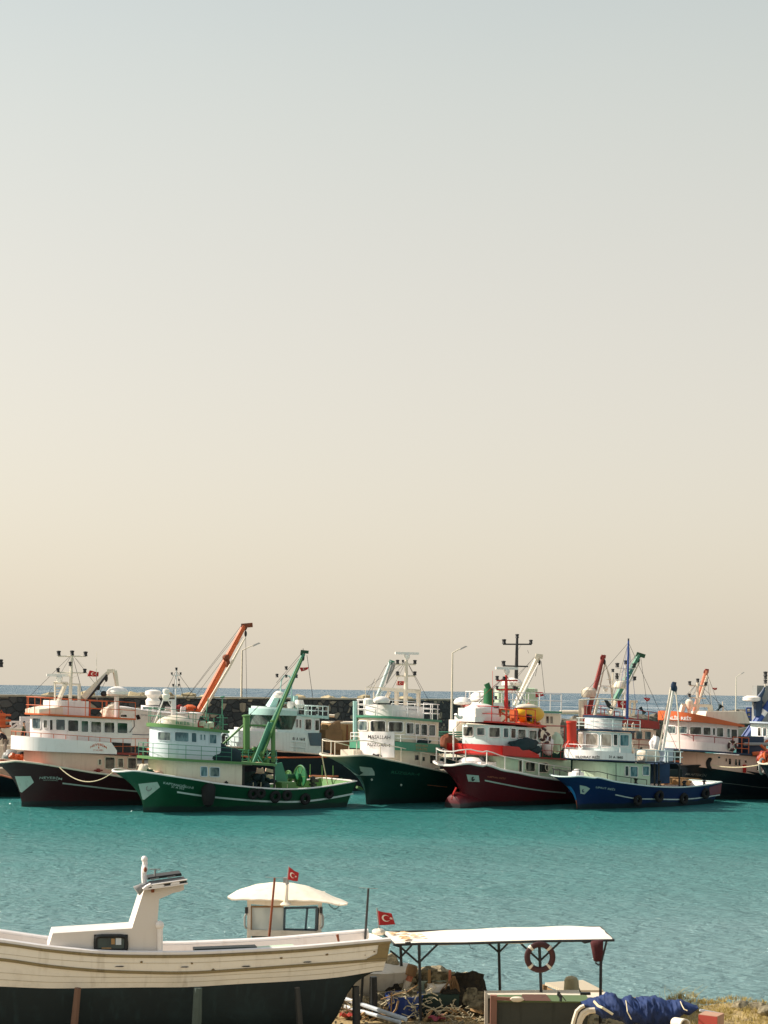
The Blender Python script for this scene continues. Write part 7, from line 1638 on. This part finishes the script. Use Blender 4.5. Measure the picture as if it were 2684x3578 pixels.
for (a, b, r, mt, lab) in (((970, 660), (968, 765), .05, 'tan', 'short square tan stake before the boulders'), ((1168, 662), (1166, 725), .045, 'salmon', 'short rusty stake on top of the boulders')):
    O = at(*G3(*b), 37.3); m = MB(); m.path([Vector((0, 0, -.25)), at(*G3(*a), 37.3) - O], r, 4); simple('stake', m, mt, O, lab, 'stake')
O = at(*G3(1210, 730), 36.8); L = lrel(G3, O, 36.8); m = MB()
for k in range(24):
    x = rnd.uniform(1170, 1250); pts = [L(1205 + rnd.uniform(-12, 12), 725), L(x, 800, rnd.uniform(-.1, .2)), L(x + rnd.uniform(-25, 25), 880), L(x + rnd.uniform(-40, 30), rnd.uniform(930, 1010))]; m.path(pts, rnd.uniform(.01, .02), 4)
m.path([L(1200, 740), L(1140, 800), L(1110, 880), L(1085, 940)], .02, 5); m.path([L(1200, 735), L(1140, 790), L(1080, 860), L(1065, 920)], .012, 4)
simple('hanging_ropes', m, 'wood', O, 'brown tangle of ropes hanging over the debris heap', 'rope')
# poles on the ground, wire basket
for a, b, r, lab in (((150, 940), (745, 1140), .05, 'upper of two white poles lying on the ground under the stern'), ((150, 1015), (690, 1168), .045, 'lower of two white poles lying on the ground under the stern')):
    O = at(*G3(*b), 35.4); m = MB(); q = at(*G3(*a), 36.5) - O; m.path([Vector((0, 0, 0)), q * .5, q], r, 8); simple('ground_pole', m, 'bluewhite', O, lab, 'pole', 'white poles on the ground')
O = at(*G3(365, 1060), 36.9); L = lrel(G3, O, 36.9); m = MB()
for k in range(7): m.path([L(290 + k * 24, 970), L(300 + k * 20, 1062)], .009, 4)
for y in (970, 1000, 1030, 1060): m.path([L(290 + (y - 970) * .1, y), L(440 - (y - 970) * .2, y)], .01, 4); m.path([L(290 + (y - 970) * .1, y, .4), L(440 - (y - 970) * .2, y, .4)], .01, 4)
simple('wire_basket', m, 'darkmetal', O, 'dark wire basket beside the stern post', 'basket')
def litter(Z, x, y, D, w_, mat, label, seed, h=.05, name='plastic_litter'):
    O = at(*Z(x, y), D); O.z = .37; m = MB(); rr = random.Random(seed); rows = [[Vector((w_ * (i / 6 - .5), .3 * (j / 4 - .5), h * rr.random() + .02)) for i in range(7)] for j in range(5)]; m.slab(rows, (0, 0, -.015)); simple(name, m, mat, O, label, 'litter')
litter(G3, 190, 1135, 36.2, .42, paint('red_plastic', 'b03a30', .5), 'red plastic scrap on the ground under the stern', 1, .1)
litter(G3, 1040, 1125, 36.0, .4, paint('pink_cloth', '9a4450', .8), 'reddish cloth scrap below the dark green crate', 2, .1)
O = at(*G3(900, 1000), 36.2); m = MB()
for k in range(90):
    x = rnd.uniform(-1.6, 2.0); c = Vector((x, rnd.uniform(-.2, .9), rnd.uniform(-.42, -.1))); rot = Matrix.Rotation(rnd.uniform(-1, 1), 3, 'Y') @ Matrix.Rotation(rnd.uniform(0, 3), 3, 'Z'); m.box(c, (rnd.uniform(.08, .45), rnd.uniform(.04, .1), rnd.uniform(.01, .05)), rot=rot)
o = simple('wood_scraps', m, 'tan', O, 'broken boards and sticks littered through the debris heap', 'debris'); o['kind'] = 'stuff'
m = MB()
for k in range(70):
    x = rnd.uniform(-1.8, 2.0); pts = [Vector((x, rnd.uniform(-.3, .8), rnd.uniform(-.45, -.05)))]
    for q in range(7): pts.append(pts[-1] + Vector((rnd.uniform(-.2, .2), rnd.uniform(-.08, .08), rnd.uniform(-.12, .12))))
    m.path(pts, rnd.uniform(.006, .016), 4)
o = simple('rope_litter', m, 'rope', O, 'pale rope ends and cords strewn through the debris heap', 'rope'); o['kind'] = 'stuff'

for (x, y, D, rad, sd, lab) in ((1330, 960, 37.3, (.75, .6, .95), 61, 'dark brown net heap at the right end of the debris'), (1180, 1010, 36.9, (.7, .5, .6), 62, 'low dark net heap behind the green crate'), (620, 930, 37.4, (.6, .5, .6), 63, 'dark tangled net between the boulder and the blue tub')):
    O = at(*G3(x, y), D); ob = Boat.lump(None, (0, 0, 0), rad, paint('old_net', '2c2820', .95, '5a4c36', .5, sc=14, bump=1.0), 'net_heap', 7, sd, parent=empty('tmp', O)); tmp = ob.parent; ob.parent = None; bpy.data.objects.remove(tmp); ob.location = O; tag(ob, lab, 'fishing net')
# =================================================================== tub, jetty, tarp
def tub():
    D = 35.0; O = at(*G4(660, 1183), D); root = empty('concrete_tub', O, 0, 'large green and rust lipped open tub turned on its side, dark front', 'tub'); L = lambda x, y, d=0: at(*G4(x, y), D + d) - O
    dk = paint('tub_front', '3e4038', .8, '23281f', .6, sc=2); gn = paint('tub_green', '5f8058', .6, '5f4438', .6, sc=1.6, streak=False)
    MB().slab([[L(228, 962), L(600, 965), L(1122, 970)], [L(212, 1240), L(600, 1240), L(1112, 1240)]], (0, .08, 0)).build('front_panel', dk, root)
    rim = [[L(205, 903, .32), L(490, 905, .32), L(1105, 905, .32)], [L(222, 935, .12), L(490, 935, .12), L(1120, 938, .12)], [L(232, 962, -.03), L(490, 962, -.03), L(1136, 968, -.03)]]
    MB().slab(rim, (0, .05, -.06)).build('green_lip', gn, root)
    m = MB(); m.slab([[L(485, 903, .3), L(715, 904, .3)], [L(470, 958, -.05), L(762, 962, -.05)]], (0, .03, 0.01)); m.build('rust_patch', paint('tub_brown', '5c4034', .8, '38302a', .5), root)
    MB().slab([[L(128, 862, 1.7), L(600, 855, 1.7), L(1030, 856, 1.7)], [L(132, 885, .9), L(600, 882, .9), L(1042, 884, .9)], [L(150, 902, .33), L(600, 900, .33), L(1045, 906, .33)]], (0, 0, -.08)).build('top_board', 'cream', root)
    m = MB(); m.slab([[L(122, 868, .25), L(152, 900, .25)], [L(120, 1150, .25), L(155, 1150, .25)], [L(120, 1240, .25), L(155, 1240, .25)]], (0, .1, 0)); m.build('left_rim', 'cream', root)
    m = MB(); m.slab([[L(153, 900, .9), L(200, 905, .9)], [L(153, 1240, .9), L(200, 1240, .9)]], (0, .08, 0)); m.build('inner_wall', dk, root)
    m = MB(); m.path([L(208, 905, 0), L(203, 1240, 0)], .1, 4); m.path([L(210, 935, -.06), L(480, 948, -.06)], .05, 4); m.build('rusty_edge', paint('tub_rust', '8a6252', .8, '5a4238', .5), root)
    m = MB(); m.path([L(840, 872, -.1), L(832, 900, -.1), L(858, 930, -.12), L(856, 962, -.12)], .035, 5); m.path([L(840, 880, -.1), L(905, 960, -.1)], .015, 4); m.build('hook', 'darkmetal', root)
    MB().ell(L(435, 945, -.1), (.16, .05, .06), 10, 6, jit=.3).build('paint_blob', 'cream', root)
tub()
def jetty():
    O = ground(*G4(1000, 850), .55); root = empty('jetty', O, 0, 'small pale plank jetty with a rounded bollard at the water edge', 'jetty'); g = lambda x, y, z=.55: ground(*G4(x, y), z) - O
    w1 = paint('jetty_planks', 'c9bca4', .85, '8a7c64', .4, sc=3, streak=False)
    a, b, c, d = g(705, 783), g(1070, 758), g(1268, 858), g(890, 858)
    n = 9
    for k in range(n):
        t0, t1 = k / n, (k + .88) / n; MB().slab([[a.lerp(d, t0), b.lerp(c, t0)], [a.lerp(d, t1), b.lerp(c, t1)]], (0, 0, -.07)).build('plank', w1, root)
    MB().slab([[g(1045, 862, .5), g(1262, 860, .5)], [g(1140, 970, .5), g(1345, 915, .5)]], (0, 0, -.2)).build('landing_slab', 'cream', root)
    m = MB(); p0, p1 = a + Vector((.05, -.02, -.12)), d + Vector((0, -.02, -.12)); m.slab([[p0, p1], [p0 - Vector((0, 0, .16)), p1 - Vector((0, 0, .16))]], (0, .1, 0)); m.build('edge_beam', 'wood', root)
    m = MB()
    for p in (a, b, c, d): m.tube(p + Vector((0, .1, -.08)), p + Vector((0, .1, -1.2)), .08)
    m.build('piles', 'wood', root)
    MB().path([at(*G4(1010, 862), 38.2) - O, at(*G4(1040, 850), 38.2) - O], .12, 6).build('mooring_ring', 'darkmetal', root); MB().box(at(*G4(1092, 890), 37.6) - O, (.25, .12, .05)).build('cleat', 'darkmetal', root)
    p = [at(*G4(960, y), 38.1) - O for y in (860, 760, 735, 722)]; m = MB(); m.path([p[0] - Vector((0, 0, .2)), p[0], p[1], p[2], p[3]], [.27, .27, .245, .19, .06], 12, flat=.7); m.build('bollard', paint('bollard_stone', 'a39a7c', .9, '6f684f', .4, sc=4), root)
jetty()
def tarp():
    D = 34.2; O = at(*G5(420, 1120), D); O.z = .35; root = empty('covered_boat', O, 0, 'small boat under a crumpled blue tarpaulin tied with pale straps', 'boat'); L = lambda x, y, d=0: at(*G5(x, y), D + d) - O
    top = [(-130, 1000), (-60, 975), (0, 968), (75, 935), (150, 928), (250, 962), (330, 958), (400, 955), (530, 942), (640, 972), (740, 992), (815, 970), (900, 1002), (1000, 1035)]
    bot = [(-130, 1020), (-60, 1060), (0, 1120), (150, 1150), (300, 1190), (450, 1220), (600, 1220), (740, 1200), (860, 1120), (920, 1112), (1000, 1062)]
    n = 200; K = 44; rows = []; 
    for i in range(n + 1):
        x = -130 + 1130 * i / n; yt, yb = hermite(top, x), hermite(bot, x); a, b = L(x, yt), L(x, yb); h = (a.z - b.z) / 2; w_ = min(.62, .12 + h * 1.1); c = (a + b) / 2; r = []
        for k in range(K):
            w = 2 * math.pi * k / K; p = c + Vector((0, w_ * math.cos(w) + .3, h * math.sin(w)))
            q = Vector((p.x * 3.2 + p.z * 2.0, p.y * 2.2, p.z * 2.6)); rid = abs(mnoise.noise(q)) * -1.0 + abs(mnoise.noise(q * 2.3)) * -.6 + abs(mnoise.noise(q * 5)) * -.35 + .5
            fold = .045 * math.sin((p.x * 1.0 + p.z * .8) * 17 + 2.5 * mnoise.noise(p * 2)) * (1 if x < 420 else .25)
            nrm = Vector((0, math.cos(w), math.sin(w))); p += nrm * (.12 * rid + fold * .8) * min(1, h * 4); r.append(p)
        r.append(r[0]); rows.append(r)
    MB().grid(rows).build('tarpaulin', paint('tarp_blue', '17305f', .8, '101e3c', .5, sc=2, bump=.5), root, ang=75)
    for xs in ((-20, 60, 160), (285, 300, 340), (812, 850, 880)):
        m = MB(); x0, x1, x2 = xs; m.path([L(x0, hermite(top, x0) - 4, .1), L((x0 + x1) / 2, hermite(top, x0) + 40, -.42), L(x1, (hermite(top, x1) + hermite(bot, x1)) / 2 - 10, -.62), L(x2, hermite(bot, x2) - 60, -.66)], 0.028 if xs[0] < 0 else .012, 5); m.build('strap', 'rope', root)
    m = MB(); m.path([L(1000, 1050), L(1110, 1075), L(1225, 1092)], .035, 4); m.path([L(1000, 1042), L(1220, 1085)], .015, 4); m.build('bow_plank', 'bluewhite', root)
tarp()
for k, (pts, lab) in enumerate((([(960, 1240), (985, 1140), (1010, 1060), (1050, 1022), (1085, 1008)], 'leftmost of three bent white pipes beside the blue tarpaulin'), ([(1012, 1240), (1035, 1140), (1062, 1080), (1110, 1048), (1185, 1042)], 'middle one of three bent white pipes beside the blue tarpaulin'), ([(1030, 1240), (1052, 1150), (1085, 1095), (1130, 1068), (1190, 1062)], 'rightmost of three bent white pipes beside the blue tarpaulin'))):
    O = at(*G4(*pts[0]), 33.4); P = [at(*G4(*p), 33.4) - O for p in pts]; m = MB(); m.path(P, .042, 8); simple('bent_pipe', m, 'cream', O, lab, 'pipe', 'bent white pipes')
litter(G4, 1380, 1172, 33.6, 1.9, paint('pale_canvas', 'd8b8a0', .9, '9a7a60', .3), 'pale canvas sheet spread on the ground below the blue tarpaulin', 5, .14, 'canvas_sheet')
O = at(*G5(860, 1192), 33.2); m = MB(); m.lathe((0, 0, 0), [(.12, -.4), (.125, 0), (.10, .01), (.095, -.02), (.09, -.35)], 24, axis=(.35, -.92, .1)); simple('concrete_pipe', m, 'cream', O, 'white rimmed pipe end at the bottom edge below the tarpaulin', 'pipe')
O = at(*G5(1110, 1200), 33.8); O.z = .34; root = empty('painted_block', O, -.55, 'red and pink painted concrete block at the bottom right', 'block'); MB().box((0, 0, .36), (.42, .42, .72)).build('block', paint('block_pink', 'b08a72', .8, '80604c', .5), root); m = MB(); m.slab([[Vector((-.21, -.216, .0)), Vector((.21, -.216, .0))], [Vector((-.21, -.216, .71)), Vector((.21, -.216, .71))]], (0, .004, 0)); m.build('red_paint', paint('block_red', '9c3b2e', .7, '7a2a20', .3), root)
# dry grass
def tuft(mb, c, n, h, s, rr):
    for _ in range(n):
        a = rr.random() * 6.28; p = Vector(c) + Vector((math.cos(a), math.sin(a), 0)) * rr.random() * s; l = h * rr.uniform(.5, 1.2); d = Vector((rr.uniform(-.5, .5), rr.uniform(-.4, .4), 1)).normalized(); w = Vector((math.cos(a + 1.5), math.sin(a + 1.5), 0)) * rr.uniform(.004, .009)
        q = p + d * l * .6; e = p + d * l + Vector((d.x, d.y, -.15)) * l * .35; mb.add([p - w, p + w, q + w * .7, q - w * .7, e], [(0, 1, 2, 3), (3, 2, 4)])
GR = paint('dry_grass', 'b39c5c', .9, '7d7a3c', .6, sc=2, streak=False, bump=0)
mb = MB(); rr = random.Random(77)
for k in range(520):
    x = rr.uniform(6.6, 10); ys = shore_y(x); y = rr.uniform(34.5, ys + .4); tuft(mb, (x, y, .42 + .05 * rr.random()), 14, rr.uniform(.04, .13) * (1.5 if rr.random() < .12 else 1), .16, rr)
for k in range(60): x = rr.uniform(5.9, 7.0); tuft(mb, (x, rr.uniform(37.0, 38.0), .36), 12, rr.uniform(.1, .28), .2, rr)
for k in range(26): x = rr.uniform(-.3, 5); tuft(mb, (x, rr.uniform(35.5, 38.0), .36), 8, rr.uniform(.05, .14), .12, rr)
tag(mb.build('dry_grass', GR, smooth=False, recalc=False), 'dry yellow grass on the shore mound at lower right', 'grass', kind='stuff')
mb = MB()
for k in range(30):
    c = Vector((7.35 + rr.uniform(-.45, .4), 38.0 + rr.uniform(-.2, .2), .42)); mb.path([c, c + Vector((rr.uniform(-.15, .15), rr.uniform(-.1, .1), rr.uniform(.12, .3))), c + Vector((rr.uniform(-.35, .35), rr.uniform(-.1, .1), rr.uniform(.25, .5)))], [.006, .004, .002], 3)
for k in range(40): tuft(mb, (7.35 + rr.uniform(-.45, .4), 38 + rr.uniform(-.2, .2), .42 + rr.random() * .25), 10, .12, .12, rr)
tag(mb.build('dry_shrub', GR, smooth=False, recalc=False), 'wispy dry shrub at the water edge above the painted block', 'shrub')
for k, (x, y, D, r, lab) in enumerate(((1400, 1010, 37.6, .3, 'pale stone lying left end of the grassy mound skyline'), (1560, 1020, 37.6, .3, 'pale stone on the grassy mound nearest the right edge'), (1640, 1050, 36.8, .26, 'brown stone low on the grassy mound at the right edge'), (400, 950, 38.8, .2, 'small pale stone just over the blue tarpaulin top'))):
    boulder(at(*G5(x, y), D), r, 60 + k, lab, .6)
